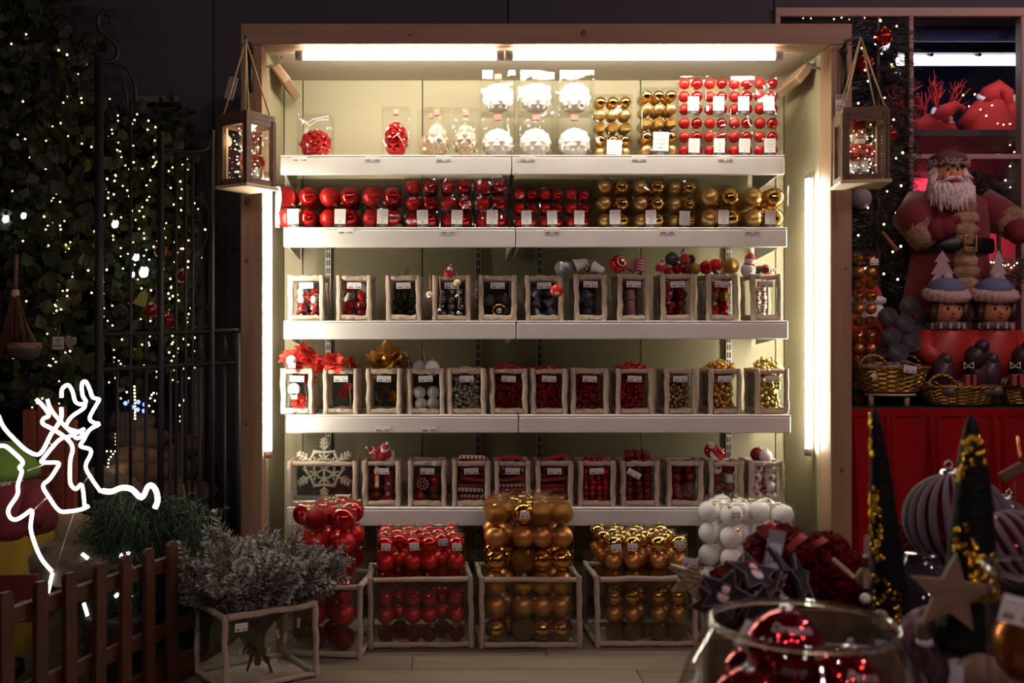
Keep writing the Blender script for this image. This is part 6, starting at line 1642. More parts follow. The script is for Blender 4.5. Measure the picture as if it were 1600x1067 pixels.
doll(1551, 'seated child figurine in red sweater and blue fur hat, beside the window frame', -.03)

# --- silver glitter balls, gold tubes
SILG = mat('silver_glitter', (.34, .32, .36), .35, .6, var=(.18, .17, .20), vscale=90, bump=.9, bscale=160)
SB = [(1421, 478, 4.24), (1387, 495, 4.22), (1412, 506, 4.18), (1444, 497, 4.28), (1392, 527, 4.16), (1424, 536, 4.14), (1403, 552, 4.10), (1380, 553, 4.2), (1436, 522, 4.22), (1390, 582, 4.17), (1420, 580, 4.16), (1405, 606, 4.2), (1376, 604, 4.2), (1434, 606, 4.16)]
SBW = ['topmost of the pile', 'left shoulder of the pile', 'second row middle', 'behind the doll shoulder', 'third row near the tubes', 'third row near the doll', 'just above the basket handle', 'low beside the gold tubes', 'wedged beside the doll sleeve', 'hidden low behind the basket', 'low beside the doll leg', 'bottom middle', 'bottom beside the tubes', 'bottom beside the doll']
for k, a in enumerate(SB): tag(bauble(None, SILG, P(*a), .0395, None, None, 'silver_ball'), f'silver glitter ball, {SBW[k]}', 'bauble', 'silver glitter balls')
for k, (px, z_) in enumerate(((1342, 0), (1361, 0), (1342, 1), (1361, 1))):
    bauble_tube(f'slim clear tube of gold baubles, {("lower", "upper")[z_]} level, {("against the post", "beside the silver balls")[k % 2]}', 'gold tubes by the window', Vector((W(px, 4.17), 4.17, TZ_ + .001 + z_ * .312)), .0235, .305, 6, lambda q_: (COPPER_SHINY, COPPER_MATTE, COPPER_GLIT)[q_ % 3], k == 3)

# --- gold wicker baskets
WICK = mat('gold_wicker', (.48, .30, .07), .32, .75, var=(.28, .16, .03), vscale=50)
def basket(label, px, py0, py1, wpx, wbot, d, ry, stand=False, zbase=None):
    k = d / F; zb = zbase if zbase is not None else TZ_ + .001; h = (py1 - py0) * k
    t = thing('wicker_basket', label, 'basket', 'gold wicker baskets', (W(px, d), d, zb))
    rx, rb = wpx / 2 * k, wbot / 2 * k; n = 72; rows = 11; b = MB(); gr = []
    for i in range(rows * 2 + 1):
        u = i / (rows * 2); r0 = rb + (rx - rb) * (u ** .8); rw = []
        for q_ in range(n):
            a = 2 * PI * q_ / n; wv = (.004 if ((q_ // 3) + (i // 2)) % 2 else -.003) * (1 if i % 2 else .3)
            rw.append(Vector(((r0 + wv) * math.cos(a), (r0 * ry / rx + wv) * math.sin(a), .004 + u * (h - .004))))
        gr.append(rw)
    b.grid(gr, wrap=True, smooth=False); b._add(gr[0], [tuple(range(n - 1, -1, -1))])
    b.grid([[Vector((p.x * .95, p.y * .95, p.z)) for p in r_] for r_ in gr[::-1]], wrap=True)
    obj('woven_body', b.mesh('woven_body', WICK), t)
    b = MB()
    for ph in (0, PI): b.tube([((rx + .003 * math.cos(q_ * .9 + ph)) * math.cos(2 * PI * q_ / 90), (ry + .003 * math.cos(q_ * .9 + ph)) * math.sin(2 * PI * q_ / 90), h + .004 * math.sin(q_ * .9 + ph)) for q_ in range(90)], .0045, 6, closed=True)
    obj('braided_rim', b.mesh('braided_rim', WICK), t)
    for s in (-1, 1):
        b = MB()
        for ph in (0, PI):
            pts = []
            for q_ in range(21):
                a = PI * q_ / 20; pts.append((s * rx * .62 + .055 * math.cos(a), s * ry * .72 + .003 * math.cos(q_ * 1.2 + ph), h + .048 * math.sin(a) + .003 * math.sin(q_ * 1.2 + ph)))
            b.tube(pts, .005, 6)
        obj('handle', b.mesh('handle', WICK), t)
    return Vector(t.location), rx, ry, h
bk1 = basket('gold wicker basket raised on wooden pegs next to the case post', 1391, 577, 617, 120, 84, 4.10, .085, zbase=TZ_ + .052)
t = thing('basket_stand', 'low round stand on wooden pegs under the gold basket', 'stand', None, (bk1[0].x, 4.10, TZ_ + .001))
obj('disc', MB().lathe([(.10, .040), (.105, .044), (.10, .0495)], 24, mod=lambda a, i: 1 - .25 * abs(math.sin(a))).mesh('disc', PALE), t)
for x, y_ in ((-.085, -.02), (.045, -.045), (.03, .05), (-.05, .05)): obj('peg', MB().tube([(x, y_, 0), (x, y_, .042)], .0105, 10).mesh('peg', PALE), t)
bk2 = basket('gold wicker basket of red wooden ornaments in front of the dolls', 1499, 607, 637, 126, 92, 4.09, .085)
bk3 = basket('gold wicker basket of white cotton cut by the picture edge', 1612, 607, 637, 110, 84, 4.12, .08)
DISC = MB().lathe([(.8, -.12), (1, -.06), (1, .06), (.8, .12)], 14).mesh('wood_disc', [mat('grey_wood_disc', (.42, .36, .33), .7, var=(.25, .2, .18), vscale=4)])
for k in range(22):
    a = k * 2.4; r_ = math.sqrt((k + .5) / 22) * .8
    tag(obj('wood_slice', DISC, None, bk1[0] + Vector((bk1[1] * r_ * math.cos(a), bk1[2] * r_ * math.sin(a), bk1[3] + .016 * (1 - r_) + R.uniform(-.006, .006))), (R.uniform(-.7, .7), R.uniform(-.6, .6), 0), R.uniform(.018, .026)), 'greyish wooden slice heaped in the raised gold basket', 'ornament', 'wood slices in the raised basket')
CM = [mat('orn_red', (.40, .03, .02), .6), mat('orn_orange', (.55, .14, .04), .6), mat('orn_pink', (.55, .30, .26), .6), mat('orn_black', (.03, .03, .03), .6), PAPER]
OD = [MB().lathe([(.8, -.15), (1, -.07), (1, .07), (.8, .15)], 10).mesh('ornament', m) for m in CM] + [MB().prism(star_poly(1, .5), .3).mesh('ornament', m) for m in CM[:3]]
for k in range(46):
    a = k * 2.4; r_ = math.sqrt((k + .5) / 46) * .86
    tag(obj('wooden_ornament', R.choice(OD), None, bk2[0] + Vector((bk2[1] * r_ * math.cos(a), bk2[2] * r_ * math.sin(a), bk2[3] + .018 * (1 - r_) + R.uniform(-.005, .008))), rr3(), R.uniform(.011, .017)), 'small painted wooden ornament heaped in the front gold basket', 'ornament', 'wooden ornaments in the front basket')
CT = MB().sphere((0, 0, 0), 1, 12, 8, mod=lambda p: 1 + .18 * math.sin(8 * p.x + 5 * p.y) * math.cos(7 * p.z)).mesh('cotton', mat('cotton', (.62, .55, .54), .95))
for k in range(20):
    a = k * 2.4; r_ = math.sqrt((k + .5) / 20) * .8
    tag(obj('cotton_ball', CT, None, bk3[0] + Vector((bk3[1] * r_ * math.cos(a), bk3[2] * r_ * math.sin(a), bk3[3] + .045 * (1 - r_) + R.uniform(-.006, .012))), rr3(), R.uniform(.016, .022)), 'white cotton ball heaped in the basket at the picture edge', 'cotton ball', 'cotton balls')
for k, (px, py, lb) in enumerate(((1422, 577, 'white price card clipped to the raised gold basket'), (1366, 588, 'small white tag on the raised basket side'))):
    tag(obj('price_card', sticker_mesh(.05 if k == 0 else .02, .028 if k == 0 else .024), None, P(px, py, 4.005), (0, .1 if k == 0 else -.4, 0)), lb, 'price card')

# --- dressed tree behind the case post
XT = conifer('christmas_tree', 'dark decorated Christmas tree squeezed behind the lantern post', cloud_t(1372, 20, 1372, 560, 4.50, 46, .75), 1900, .026, [DKG, NEEDLE], 41)
obj('tree_trunk', MB().tube([Vector((W(1372, 4.53), 4.53, TZ_)), P(1372, 25, 4.53)], [.02, .006], 7).mesh('tree_trunk', TWIG), XT)
for k, (px, py, m, r_, lb) in enumerate(((1380, 58, RED_SHINY, .038, 'red bauble near the tree top'), (1393, 118, mat('dark_glass_ball', (.05, .06, .07), .08, .6), .036, 'dark glass bauble level with the lamp'), (1350, 100, DARKRED, .04, 'dark red bauble behind the lantern rope'), (1345, 310, mat('dusty_white', (.30, .26, .28), .8), .045, 'dusty white ball below the window lantern'), (1392, 210, DARKRED, .03, 'dark red bauble beside the window lantern'))):
    tag(bauble(None, m, P(px, py, 4.42), r_, (.1, .1, 0), GOLD_CAP, 'tree_bauble'), lb + ' on the dressed tree', 'bauble', 'tree baubles')
q = random.Random(77)
fairy_string('warm fairy lights winding down the dressed tree', [P(1372 + 36 * math.sin(i * 1.1) + q.uniform(-6, 6), 34 + i * 8.6, 4.40 + q.uniform(-.02, .02)) for i in range(62)], .0048, FAIRY, None, .0006, None, .35)
fairy_string('warm fairy lights along the beam top beside the tree', [P(1255 + i * 12, 30 + q.uniform(-2, 2), 4.56) for i in range(12)], .0032, FAIRY, None, .0006, None, .4)
fairy_string('arc of warm fairy lights below the Santa mitten', [P(1535 + i * 4.5, 414 - 3 * math.sin(i * .5) + (i > 8) * 3 * math.sin(i * 2), 4.46) for i in range(13)], .0036, FAIRY, None)
fairy_string('warm fairy lights hanging by the window frame behind Santa', [P(1578 + 8 * math.sin(i * 2.1), 195 + i * 11, 4.9) for i in range(13)], .0042, FAIRY, None, .0006, None, .1)
fairy_string('warm fairy lights lying on the niche shelf edge', [P(1505 + i * 9, 150 + 6 * i + 14 * math.sin(i * 2.2), 4.80) for i in range(8)], .004, FAIRY, None, .0006, None, .2)
conifer('frosted_twig', 'frosted fir twig with lights below the Santa mitten', cloud_t(1590, 398, 1548, 440, 4.5, 18, .8), 130, .024, [NEEDLE, TWIG], 43)
conifer('snowy_little_tree', 'small snowy fir behind the glass at the window frame', cloud_t(1584, 255, 1582, 350, 5.1, 20), 260, .03, [mat('snow_needle', (.30, .32, .36), .8), TWIG], 44)
place('santa_figure', SANTA, 'dim smaller Santa half hidden behind the case post', 'Santa figure', None, Vector((W(1354, 4.40), 4.40, TZ_ + .345)), (0, 0, .3), .38)
tag(slab('santa_box', (W(1354, 4.42), 4.42, TZ_ + .078), (.22, .18, .15), DARK_FELT, None, .004), 'black box the smaller Santa stands on', 'box')
tag(obj('broom_stick', MB().tube([P(1378, 362, 4.3), P(1402, 392, 4.27)], [.007, .010], 8).mesh('broom_stick', mat('stick_wood', (.30, .13, .06), .7))), 'short wooden stick held by the smaller Santa', 'stick')

# ================================================================== THE NEAR TABLE
NT = .45
ta = math.radians(-12.4); nt0 = Vector((.30, .95, 0))
t = thing('display_table', 'dark low display table in front, under the glass bowl', 'table', None, nt0, (0, 0, ta))
TOPM = mat('dark_table_wood', (.025, .014, .012), .5, var=(.016, .009, .008), vscale=3, stretch=(5, .6, 1))
for k in range(7): obj('board', MB().cbox((.105 + k * .2, .78, NT - .015), (.197, 1.56, .03), .003).mesh('board', TOPM), t)
for x, y_ in ((.04, .04), (1.36, .04), (.04, 1.52), (1.36, 1.52)): obj('leg', MB().cbox((x, y_, (NT - .03) / 2), (.06, .06, NT - .032), .003).mesh('leg', TOPM), t)
# --- glass bowl with red lettered baubles
FB_D = 1.285; bc = Vector((W(1255, FB_D), FB_D, NT + .001))
BOWL = clear_mat('bowl_glass', .05, .95, .03, tint=(.97, .97, .97))
t = thing('glass_bowl', 'round clear glass bowl holding red lettered baubles', 'bowl', None, bc)
prof = [(.085, .004), (.125, .03), (.155, .075), (.166, .13), (.160, .18), (.142, .235), (.118, .280), (.113, .292)]
def dense(pr, n=4):
    v = smooth_path([Vector((a, 0, b_)) for a, b_ in pr], n); return [(p.x, p.z) for p in v]
obj('bowl_wall', MB().lathe(dense(prof), 64, close=False).mesh('bowl_wall', BOWL), t)
obj('bowl_base', MB().lathe([(.086, .0005), (.088, .004), (.084, .007)], 48).mesh('bowl_base', BOWL), t)
obj('bowl_rim', MB().tube([(.1135 * math.cos(2 * PI * k / 72), .1135 * math.sin(2 * PI * k / 72), .293) for k in range(72)], .0042, 12, closed=True).mesh('bowl_rim', mat('solid_glass', (1, .98, .95), .02, trans=1.0)), t)
REDB = mat('red_mirror', (.42, .006, .014), .05, .9, coat=.5); SILVER_INK = mat('silver_ink', (.62, .50, .54), .5)
def sphere_text(words, r):
    """lettering wrapped on a ball of radius r: (text, latitude, longitude, size)"""
    b = MB()
    for tx, lat, lon, s in words:
        cu = bpy.data.curves.new('lettering', 'FONT'); cu.body = tx; cu.size = s; cu.align_x = 'CENTER'; cu.resolution_u = 2; cu.offset = s * .012
        ob = bpy.data.objects.new('lettering', cu); COL.objects.link(ob)
        me = bpy.data.meshes.new_from_object(ob.evaluated_get(bpy.context.evaluated_depsgraph_get()))
        vs = []
        for v in me.vertices:
            la = lat + v.co.y / r; lo = lon + v.co.x / (r * max(.3, math.cos(lat)))
            vs.append(Vector((math.sin(lo) * math.cos(la), -math.cos(lo) * math.cos(la), math.sin(la))) * (r * 1.006))
        b._add(vs, [tuple(p.vertices) for p in me.polygons], False)
        bpy.data.objects.remove(ob); bpy.data.curves.remove(cu); bpy.data.meshes.remove(me)
    return b.mesh('lettering', SILVER_INK)
BB = [(1227, 1012, 1.272, .0475, 'topmost red bauble in the bowl, lettered Dreams and Love', [('Dreams', .58, -.12, .0165), ('Love', -.52, -.18, .021), ('me', -.05, .72, .019), ('V', .05, -.85, .022)], (-.05, .06, .0)),
      (1172, 1098, 1.235, .044, 'red bauble low at the crate side of the bowl', [('Love', .15, .0, .018)], (.1, -.2, .6)), (1322, 1074, 1.27, .047, 'red bauble with pale lettering at the gnome side of the bowl', [('Peace', .45, .0, .018), ('Joy', -.1, .1, .02)], (.0, .1, .1)),
      (1185, 1058, 1.34, .046, 'red bauble behind the topmost one in the bowl', [], (.3, .2, 0)), (1250, 1150, 1.24, .046, 'red bauble near the bowl bottom, front', [], (.2, .3, 0)), (1300, 1150, 1.31, .046, 'red bauble near the bowl bottom, back', [], (.1, .3, 0)), (1200, 1160, 1.30, .046, 'red bauble near the bowl bottom, crate side', [], (.1, .3, 0))]
for px, py, d, r, lb, words, rt in BB:
    p = P(px, py, d); t = thing('lettered_bauble', lb, 'bauble', 'red baubles in the bowl', p, rt)
    obj('ball', ball_mesh(REDB, 40, 24), t, (0, 0, 0), (0, 0, 0), r); obj('cap', cap_mesh(SILVER_CAP), t, (0, 0, 0), (0, 0, 0), r)
    if words: obj('lettering', sphere_text(words, r), t)
tag(obj('paper_tag', MB().cbox((0, 0, 0), (.024, .001, .036), .0004).mesh('paper_tag', PAPER), None, P(1168, 994, 1.30), (0, .55, .2)), 'white paper tag standing inside the glass bowl', 'tag')
# --- wooden crate of felt stars
c0 = Vector((.432, 1.66, NT + .001)); t = thing('star_crate', 'open wooden crate of dark felt star ornaments', 'crate', None, c0, (0, 0, ta))
CW, CDp, CH, ct = .30, .225, .168, .010
CRW = mat('crate_wood', (.15, .085, .045), .7, var=(.10, .055, .03), vscale=4, stretch=(.8, 3, 6))
for nm, c, s in (('end_board', (ct / 2, CDp / 2, CH / 2), (ct, CDp, CH)), ('end_board', (CW - ct / 2, CDp / 2, CH / 2), (ct, CDp, CH)), ('side_board', (CW / 2, ct / 2, CH / 2), (CW - 2 * ct - .001, ct, CH)), ('side_board', (CW / 2, CDp - ct / 2, CH / 2), (CW - 2 * ct - .001, ct, CH)), ('base_board', (CW / 2, CDp / 2, .005), (CW - 2 * ct - .001, CDp - 2 * ct - .001, .008))):
    obj(nm, MB().cbox(c, s, .0015).mesh(nm, CRW), t)
NAVYF = mat('slate_felt', (.02, .02, .032), .9); PALEF = mat('pale_edge_felt', (.18, .15, .155), .9); MARF = mat('maroon_felt', (.07, .01, .015), .9)
SBODY = [MB().prism(star_poly(.062, .030), .010).mesh('star_body', m) for m in (NAVYF, MARF)]
SEDGE = MB().tube([(x, -.006, z_) for x, z_ in star_poly(.062, .030)], .0022, 5, closed=True).mesh('pale_edge', PALEF)
b = MB(); b.sphere((0, -.008, -.008), .014, 10, 7, (1, .4, 1)); b.sphere((0, -.008, .012), .010, 10, 7, (1, .4, 1)); SNM = b.mesh('snowman_print', SNOW_WHITE)
b = MB(); b.box((0, -.009, .023), (.018, .003, .005)); b.box((0, -.012, .002), (.022, .003, .004)); b.sphere((0, -.014, -.006), .0022, 6, 4); SNS = b.mesh('red_scarf_print', RED_FELT)
STARS = [(1132, 926, 1.74, (.1, .35, -.3), 1.0, 0, 1, 'upright star with a snowman at the crate corner'), (1112, 945, 1.80, (.2, -.5, -.6), .9, 1, 0, 'maroon star leaning on the crate end'), (1178, 897, 1.80, (-1.0, .2, .3), 1.15, 0, 1, 'flat star with a snowman on top of the heap'), (1222, 884, 1.86, (-.9, .7, .6), 1.0, 0, 0, 'slate star tilted up beside the price tag'), (1160, 930, 1.84, (.4, .9, .8), .95, 0, 0, 'slate star edge-on in the middle of the crate'), (1210, 925, 1.78, (.3, -.3, .9), 1.0, 1, 0, 'maroon star edge-on near the bowl'), (1250, 905, 1.84, (-.4, .2, .9), 1.0, 0, 0, 'slate star half hidden at the beaded garland'), (1190, 945, 1.74, (.3, .1, -.2), .9, 0, 0, 'slate star low behind the bowl rim')]
for px, py, d, rt, s, m, sn, lb in STARS:
    t = thing('felt_star', 'felt ornament: ' + lb, 'ornament', 'felt stars in the crate', P(px, py, d), rt, s * .74)
    obj('star_body', SBODY[m], t); obj('pale_edge', SEDGE, t)
    if sn: obj('snowman_print', SNM, t); obj('red_scarf_print', SNS, t)
# --- dark red beaded garlands
BEADR = mat('garland_red', (.13, .002, .004), .75, .0, spec=.12, var=(.05, .001, .002), vscale=60, bump=.8, bscale=140)
def garland(label, blobs, d, n, r, seed):
    q_ = random.Random(seed); b = MB(); pts = []
    for k in range(n):
        cx_, cy_, rx, ry = blobs[k % len(blobs)]; a = q_.uniform(0, 6.28); u = math.sqrt(q_.random())
        p = P(cx_ + rx * u * math.cos(a), cy_ + ry * u * math.sin(a), d + .10 * (.3 - math.sqrt(max(0, 1 - u * u))) + q_.uniform(0, .02))
        b.sphere(p, r * q_.uniform(.7, 1.2), 8, 5, mod=lambda v: 1 + .35 * math.sin(9 * v.x + 7 * v.z + k))
    o = obj('bead_garland', b.mesh('bead_garland', BEADR), None); return tag(o, label, 'garland', 'dark red garlands', 'stuff')
garland('dark red crinkled garland hanging over the star crate edge', [(1148, 905, 34, 22), (1128, 925, 30, 18)], 1.98, 260, .0095, 1)
garland('dark red crinkled garland mounded under the price tag', [(1212, 855, 40, 34), (1185, 880, 22, 40)], 2.10, 480, .0095, 2)
garland('dark red crinkled garland behind the bowl', [(1285, 900, 58, 66), (1320, 925, 60, 46), (1255, 870, 32, 30)], 2.05, 950, .0095, 3)
garland('dark red crinkled garland behind the two dark hats', [(1420, 890, 60, 66), (1400, 950, 50, 50)], 2.25, 420, .0115, 4)
RIB = mat('red_sheer_ribbon', (.36, .015, .010), .35)
for k, (px, py, s, lb) in enumerate(((1206, 832, .019, 'sheer red ribbon loop standing above the price tag'), (1250, 858, .028, 'wide red ribbon loop on the mounded garland'), (1283, 856, .020, 'small red ribbon loop beside the wide one'))):
    pts = [Vector((s * math.cos(a) * .9, .008 * math.sin(2 * a), s * math.sin(a))) for a in [2 * PI * i / 28 for i in range(28)]]
    b = MB(); rows = [[p + Vector((0, -.010, 0)) for p in pts], [p + Vector((0, .010, .002)) for p in pts]]; b.grid(rows, wrap=True); b.grid([[p * .97 for p in r_] for r_ in rows[::-1]], wrap=True)
    tag(obj('ribbon_loop', b.mesh('ribbon_loop', RIB), None, P(px, py, 2.0), (.2, .2 * k, .4)), lb, 'ribbon', 'red ribbon loops')
t = thing('price_tag', 'pale barcode price tag tied to the red garland', 'tag', None, P(1209, 868, 1.93), (0, .18, 0))
obj('card', MB().cbox((0, .002, .01), (.032, .002, .075), .0006).mesh('card', mat('grey_card', (.30, .28, .30), .8)), t); obj('paper_label', MB().cbox((0, 0, 0), (.024, .0012, .046), .0004).mesh('paper_label', mat('bluish_label', (.62, .64, .80), .7)), t)
b = MB()
for k in range(9): b.box((.002, -.001, -.013 + k * .0026), (.009, .0006, .0014 if k % 3 else .0006))
for k in range(2): b.box((-.006 - k * .003, -.001, -.004), (.0012, .0006, .026))
obj('barcode', b.mesh('barcode', INK), t)
tag(obj('wooden_clip', MB().cbox((0, 0, 0), (.055, .008, .009), .002).mesh('wooden_clip', mat('pale_wood', (.62, .48, .30), .7)), None, P(1318, 888, 1.95), (0, .72, 0)), 'small wooden stick tag on the dark garland', 'tag')
t = thing('glitter_star', 'silver glitter star with a paper label on the bin corner', 'ornament', None, P(1080, 905, 2.02), (.1, .3, -.3))
obj('star_body', MB().prism(star_poly(.048, .022), .010).mesh('star_body', mat('silver_gold_glitter', (.40, .30, .20), .4, .6, bump=.8, bscale=160)), t); obj('paper_label', sticker_mesh(.028, .018), t, (-.012, -.008, .034), (0, -.2, 0))
# --- sequin hats of two gnomes
SEQ = mat('gold_sequin', (.85, .52, .05), .12, 1.0); HATM = mat('black_sequin_hat', (.0035, .0035, .0045), .6, .0, spec=.2, bump=.3, bscale=120); HAND = mat('pale_turned_wood', (.24, .15, .095), .6)
def gnome(label, d, spine, tip_r, seed, zones, face=None):
    """spine: list of (px, py, half-width px)"""
    k = d / F; p0 = Vector((W(spine[-1][0], d), d, NT + .001)); q_ = random.Random(seed)
    t = thing('gnome', label, 'gnome', 'gnomes with sequin hats', p0)
    ctr = smooth_path([P(a, b_, d) - p0 for a, b_, c in spine], 5); rad = smooth_path([Vector((c * k, 0, 0)) for a, b_, c in spine], 5)
    hat = MB(); hat.tube(ctr, [max(.002, r_.x) for r_ in rad], 20); obj('hat', hat.mesh('hat', HATM), t)
    b = MB(); n = len(ctr)
    for (u0, u1, a0, a1, cnt) in zones:
        for _ in range(cnt):
            u = q_.uniform(u0, u1) * (n - 1); i = min(int(u), n - 2); f_ = u - i; c = ctr[i].lerp(ctr[i + 1], f_); r_ = rad[i].x * (1 - f_) + rad[i + 1].x * f_
            a = q_.uniform(a0, a1); nrm = Vector((math.sin(a), -math.cos(a), .15)).normalized(); p = c + nrm * (r_ + .0012)
            m = M(p, (nrm + Vector((q_.uniform(-.5, .5), q_.uniform(-.4, .4), q_.uniform(-.5, .5)))).normalized().to_track_quat('Z', 'Y').to_euler())
            b.lathe([(.0034, 0), (.0030, .0006)], 8, c=(0, 0, 0), mtx=None)
            for vi in range(len(b.v) - 16, len(b.v)): b.v[vi] = tuple(m @ Vector(b.v[vi]))
    o = obj('sequins', b.mesh('sequins', SEQ), t); o['kind'] = 'stuff'
    base = ctr[-1]; rb = rad[-1].x
    bz = base.z
    body = MB().lathe([(rb * 1.05, 0), (rb * 1.15, bz * .3), (rb * 1.0, bz * .75), (rb * .8, bz + .005)], 20); obj('body', body.mesh('body', mat('gnome_coat', (.05, .012, .018), .9)), t)
    bd = MB()
    for _ in range(90):
        a = q_.uniform(-1.0, 1.0); s = Vector((math.sin(a) * rb * .9, -math.cos(a) * rb * .95, bz - .01)); e = Vector((math.sin(a) * rb * .7 + q_.uniform(-.01, .01), -math.cos(a) * rb * 1.25, bz - q_.uniform(.06, .16)))
        bd.tube([s, s.lerp(e, .5) + Vector((0, -.008, 0)), e], [.007, .008, .002], 5)
    obj('beard', bd.mesh('beard', mat('lilac_wool', (.44, .40, .46), .95)), t)
    return t, p0, ctr, bz, rb
g1 = gnome('gnome with tall dark sequin hat beside the wooden star ornament', 1.72, [(1366, 636, 2), (1368, 660, 8), (1374, 720, 14), (1380, 800, 20), (1386, 880, 25), (1390, 960, 31), (1391, 985, 33)], 0, 5, ((.10, .20, -1.7, -.9, 12), (.25, .32, -1.7, -1.0, 16), (.42, .66, -1.75, -.6, 90), (.7, .95, -1.3, .2, 60)))
g2 = gnome('gnome with broad dark sequin hat and wooden face beside the jar', 1.42, [(1517, 646, 2), (1518, 665, 10), (1519, 705, 19), (1520, 760, 26), (1519, 830, 32), (1518, 900, 38), (1515, 960, 44), (1512, 1010, 50)], 0, 9, ((.22, .36, -1.2, .6, 34), (.36, .42, -1.4, -.9, 14), (.55, .66, -1.3, -.3, 26), (.64, .80, -.6, .75, 110)))
t, p0, ctr_, bz, rb = g2
hc = P(1503, 1042, 1.42) - p0 + Vector((0, -.052, 0))
obj('wooden_face', MB().sphere(hc, .034, 18, 12).mesh('wooden_face', HAND), t)
b = MB()
for dx, dz in ((-.009, .006), (.017, -.002)): b.sphere(hc + Vector((dx, -.032, dz)), .0032, 8, 6)
obj('eyes', b.mesh('eyes', BLACK_PAINT), t)
bd = MB()
for _ in range(50):
    a = R.choice((-1, 1)); s = hc + Vector((a * .034, -.004, R.uniform(-.01, .022))); bd.tube([s, s + Vector((a * R.uniform(.004, .016), -.012, -.05)), s + Vector((a * .008, -.01, -.10))], [.008, .009, .003], 5)
obj('side_hair', bd.mesh('side_hair', mat('lilac_wool', (.44, .40, .46), .95)), t)
t, p0, ctr_, bz, rb = g1
for nm, px, py, r_, m in (('nose', 1350, 903, .013, HAND), ('hand', 1376, 968, .013, HAND), ('pompom', 1352, 935, .0085, SNOW_WHITE)):
    obj(nm, MB().sphere(P(px, py, 1.66) - p0, r_, 12, 8, (1, 1, 1.25 if nm != 'pompom' else 1)).mesh(nm, m), t)
# gnome arm with white cuff by the star
t = thing('knit_arm', 'small striped knitted sleeve with white cuff below the wooden star', 'ornament', None, P(1440, 1000, 1.50))
b = MB(); pts = [P(1470, 962, 1.52), P(1440, 968, 1.50), P(1424, 990, 1.49), P(1440, 1030, 1.5), P(1450, 1080, 1.52)]; o0 = P(1440, 1000, 1.50); sp_ = smooth_path([p - o0 for p in pts], 6)
b.tube(sp_, [.017] * len(sp_), 12); obj('sleeve', b.mesh('sleeve', mat('knit_red', (.20, .05, .07), .95, var=(.34, .26, .33), vscale=60, stretch=(1, 1, .2), bump=.6, bscale=90)), t)
obj('wooden_hand', MB().sphere(P(1443, 985, 1.44) - o0, .012, 12, 8, (1, 1, 1.5)).mesh('wooden_hand', HAND), t); obj('white_cuff', MB().sphere(P(1447, 1003, 1.44) - o0, 1, 12, 8, (.013, .011, .008), mod=lambda p: 1 + .1 * math.sin(14 * p.x)).mesh('white_cuff', SNOW_WHITE), t)
obj('stem', MB().tube([sp_[-1], Vector((.01, .02, NT - o0.z + .002))], .008, 8).mesh('stem', HATM), t)
# wooden stars
tag(obj('wooden_star', MB().prism(star_poly(.056, .024, 5, .12), .008).mesh('wooden_star', HAND), None, P(1486, 928, 1.375), (.05, -.02, -.15)), 'large pale wooden star in front of the broad hat', 'wooden star')
tag(obj('wooden_star', MB().prism(star_poly(.045, .019, 5, .1), .008).mesh('wooden_star', HAND), None, P(1354, 880, 1.64), (.0, .0, 1.15)), 'pale wooden star seen nearly edge-on at the tall hat', 'wooden star')
# --- big striped baubles
STR = mat('frosted_stripe', (.21, .165, .20), .7, bump=.6, bscale=120)
def striped(px, py, d, rpx, lb, rt):
    r = rpx * d / F; t = thing('striped_bauble', lb, 'bauble', 'large striped baubles', P(px, py, d), rt)
    obj('ball', ball_mesh(mat('wine_gloss', (.14, .006, .014), .12, .5), 40, 24), t, (0, 0, 0), (0, 0, 0), r)
    for k in range(22):
        a = 2 * PI * k / 22
        obj('frosted_stripe', STRM, t, (0, 0, 0), (0, 0, a), r)
    obj('cap', cap_mesh(SILVER_CAP), t, (0, 0, 0), (0, 0, 0), r)
STRM = MB().tube([(1.0 * math.cos(u), 0, 1.0 * math.sin(u)) for u in [-1.45 + 2.9 * i / 22 for i in range(23)]], [.008 + .078 * math.cos(-1.45 + 2.9 * i / 22) for i in range(23)], 7).mesh('frosted_stripe', STR)
striped(1494, 812, 2.02, 72, 'large red bauble with frosted stripes behind the broad hat', (-.1, -.08, .1))
striped(1584, 862, 1.80, 62, 'red striped bauble at the picture edge above the jar', (-.7, .1, .4))
striped(1556, 828, 2.16, 52, 'red striped bauble farther back behind the broad hat', (.1, .3, .2))
# cake stand and box that lift the baubles to their height
for px, py, d, rpx, lb in ((1494, 812, 2.02, 72, 'dark round pedestal under the large striped bauble'), (1584, 862, 1.80, 62, 'dark round pedestal under the edge striped bauble'), (1556, 828, 2.16, 52, 'dark round pedestal under the farther striped bauble')):
    z1 = Z(py + rpx * .97, d) - NT - .002
    tag(obj('pedestal', MB().lathe([(.05, 0), (.05, .01), (.018, .02), (.016, z1 - .03), (.036, z1 - .006), (.034, z1)], 22).mesh('pedestal', mat('black_lacquer', (.015, .012, .014), .25)), None, (W(px, d), d, NT + .001)), lb, 'pedestal')
# glossy dark vase whose shoulder catches the tube light
tag(obj('dark_vase', MB().lathe(dense([(.04, 0), (.075, .06), (.085, .14), (.07, .21), (.035, .245), (.028, .262)]), 40).mesh('dark_vase', mat('dark_glass', (.03, .022, .03), .05, .0, coat=1.0)), None, (W(1440, 1.86), 1.86, NT + .001)), 'glossy dark vase between the two sequin hats', 'vase')
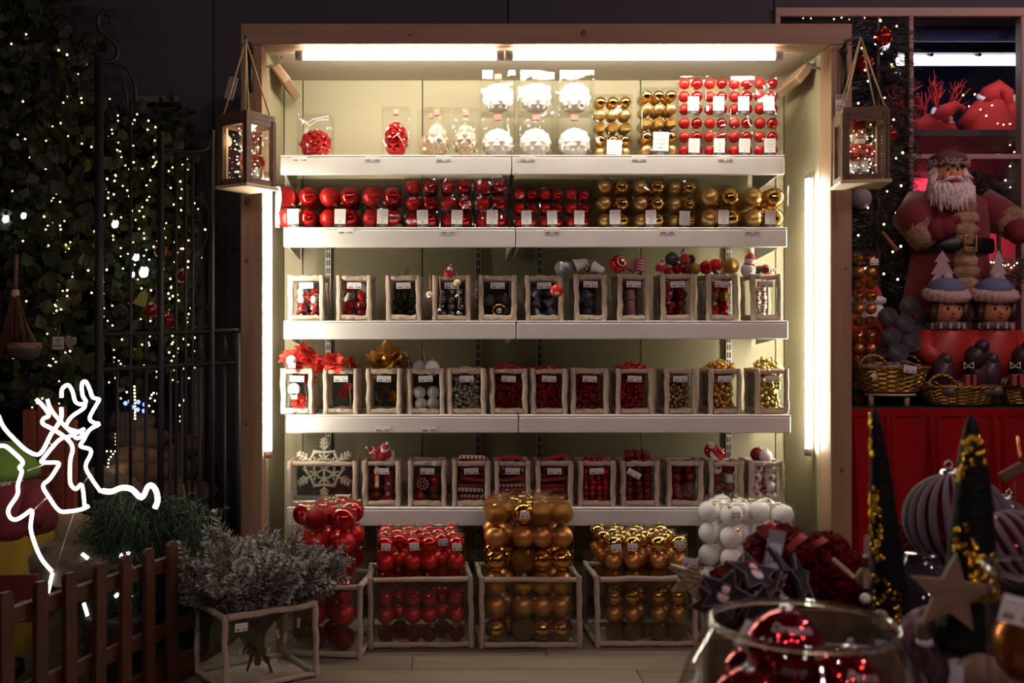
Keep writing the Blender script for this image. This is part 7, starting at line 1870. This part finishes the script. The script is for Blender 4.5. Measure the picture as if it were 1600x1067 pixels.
# --- glass jar with copper bauble, and tall glass behind it
JD = 1.20; jc = Vector((W(1642, JD), JD, NT + .001)); jz = Z(892, JD) - NT
t = thing('glass_jar', 'clear glass jar with a copper bauble, cut by the picture edge', 'jar', None, jc)
obj('jar_wall', MB().lathe(dense([(.058, .004), (.064, .02), (.067, .10), (.067, jz - .10), (.068, jz - .02), (.070, jz)]), 48, close=False).mesh('jar_wall', BOWL), t)
obj('jar_rim', MB().tube([(.070 * math.cos(2 * PI * k / 60), .070 * math.sin(2 * PI * k / 60), jz) for k in range(60)], .0034, 10, closed=True).mesh('jar_rim', mat('solid_glass', (1, .98, .95), .02, trans=1.0)), t)
for k, (px, py, lb, r) in enumerate(((1626, 1010, 'copper bauble behind the jar glass, upper', .052), (1640, 1130, 'copper bauble behind the jar glass, lower', .055))):
    tag(bauble(None, mat('copper_lustre', (.62, .22, .05), .22, .9), P(px, py, JD), r, (.1, .2, 0), GOLD_CAP, 'copper_bauble'), lb, 'bauble', 'copper baubles in the jar')
tag(obj('jar_label', sticker_mesh(.036, .030), None, P(1592, 955, 1.125), (0, .22, -.3)), 'pale barcode label stuck on the glass jar', 'label')
GD = 1.92; t = thing('tall_glass', 'tall clear glass cylinder at the picture edge', 'glass', None, (W(1632, GD), GD, NT + .001))
gz = Z(752, GD) - NT; gr_ = 42 * GD / F
obj('glass_wall', MB().lathe([(gr_, .004), (gr_, gz)], 40, close=False).mesh('glass_wall', BOWL), t); obj('glass_base', MB().lathe([(gr_, .0), (gr_, .008)], 40).mesh('glass_base', BOWL), t)
t = thing('wooden_tag', 'dark wooden tag on a copper loop above the tall glass', 'tag', None, P(1581, 738, 1.90), (0, -.50, 0))
obj('tag_board', MB().cbox((0, 0, 0), (.048, .008, .020), .002).mesh('tag_board', DARKWOOD), t)
obj('copper_loop', MB().tube([(.02, 0, .004), (.035, .01, .02), (.05, .02, .045), (.055, .04, .02)], .003, 6).mesh('copper_loop', mat('copper_wire', (.62, .26, .10), .25, 1.0)), t)
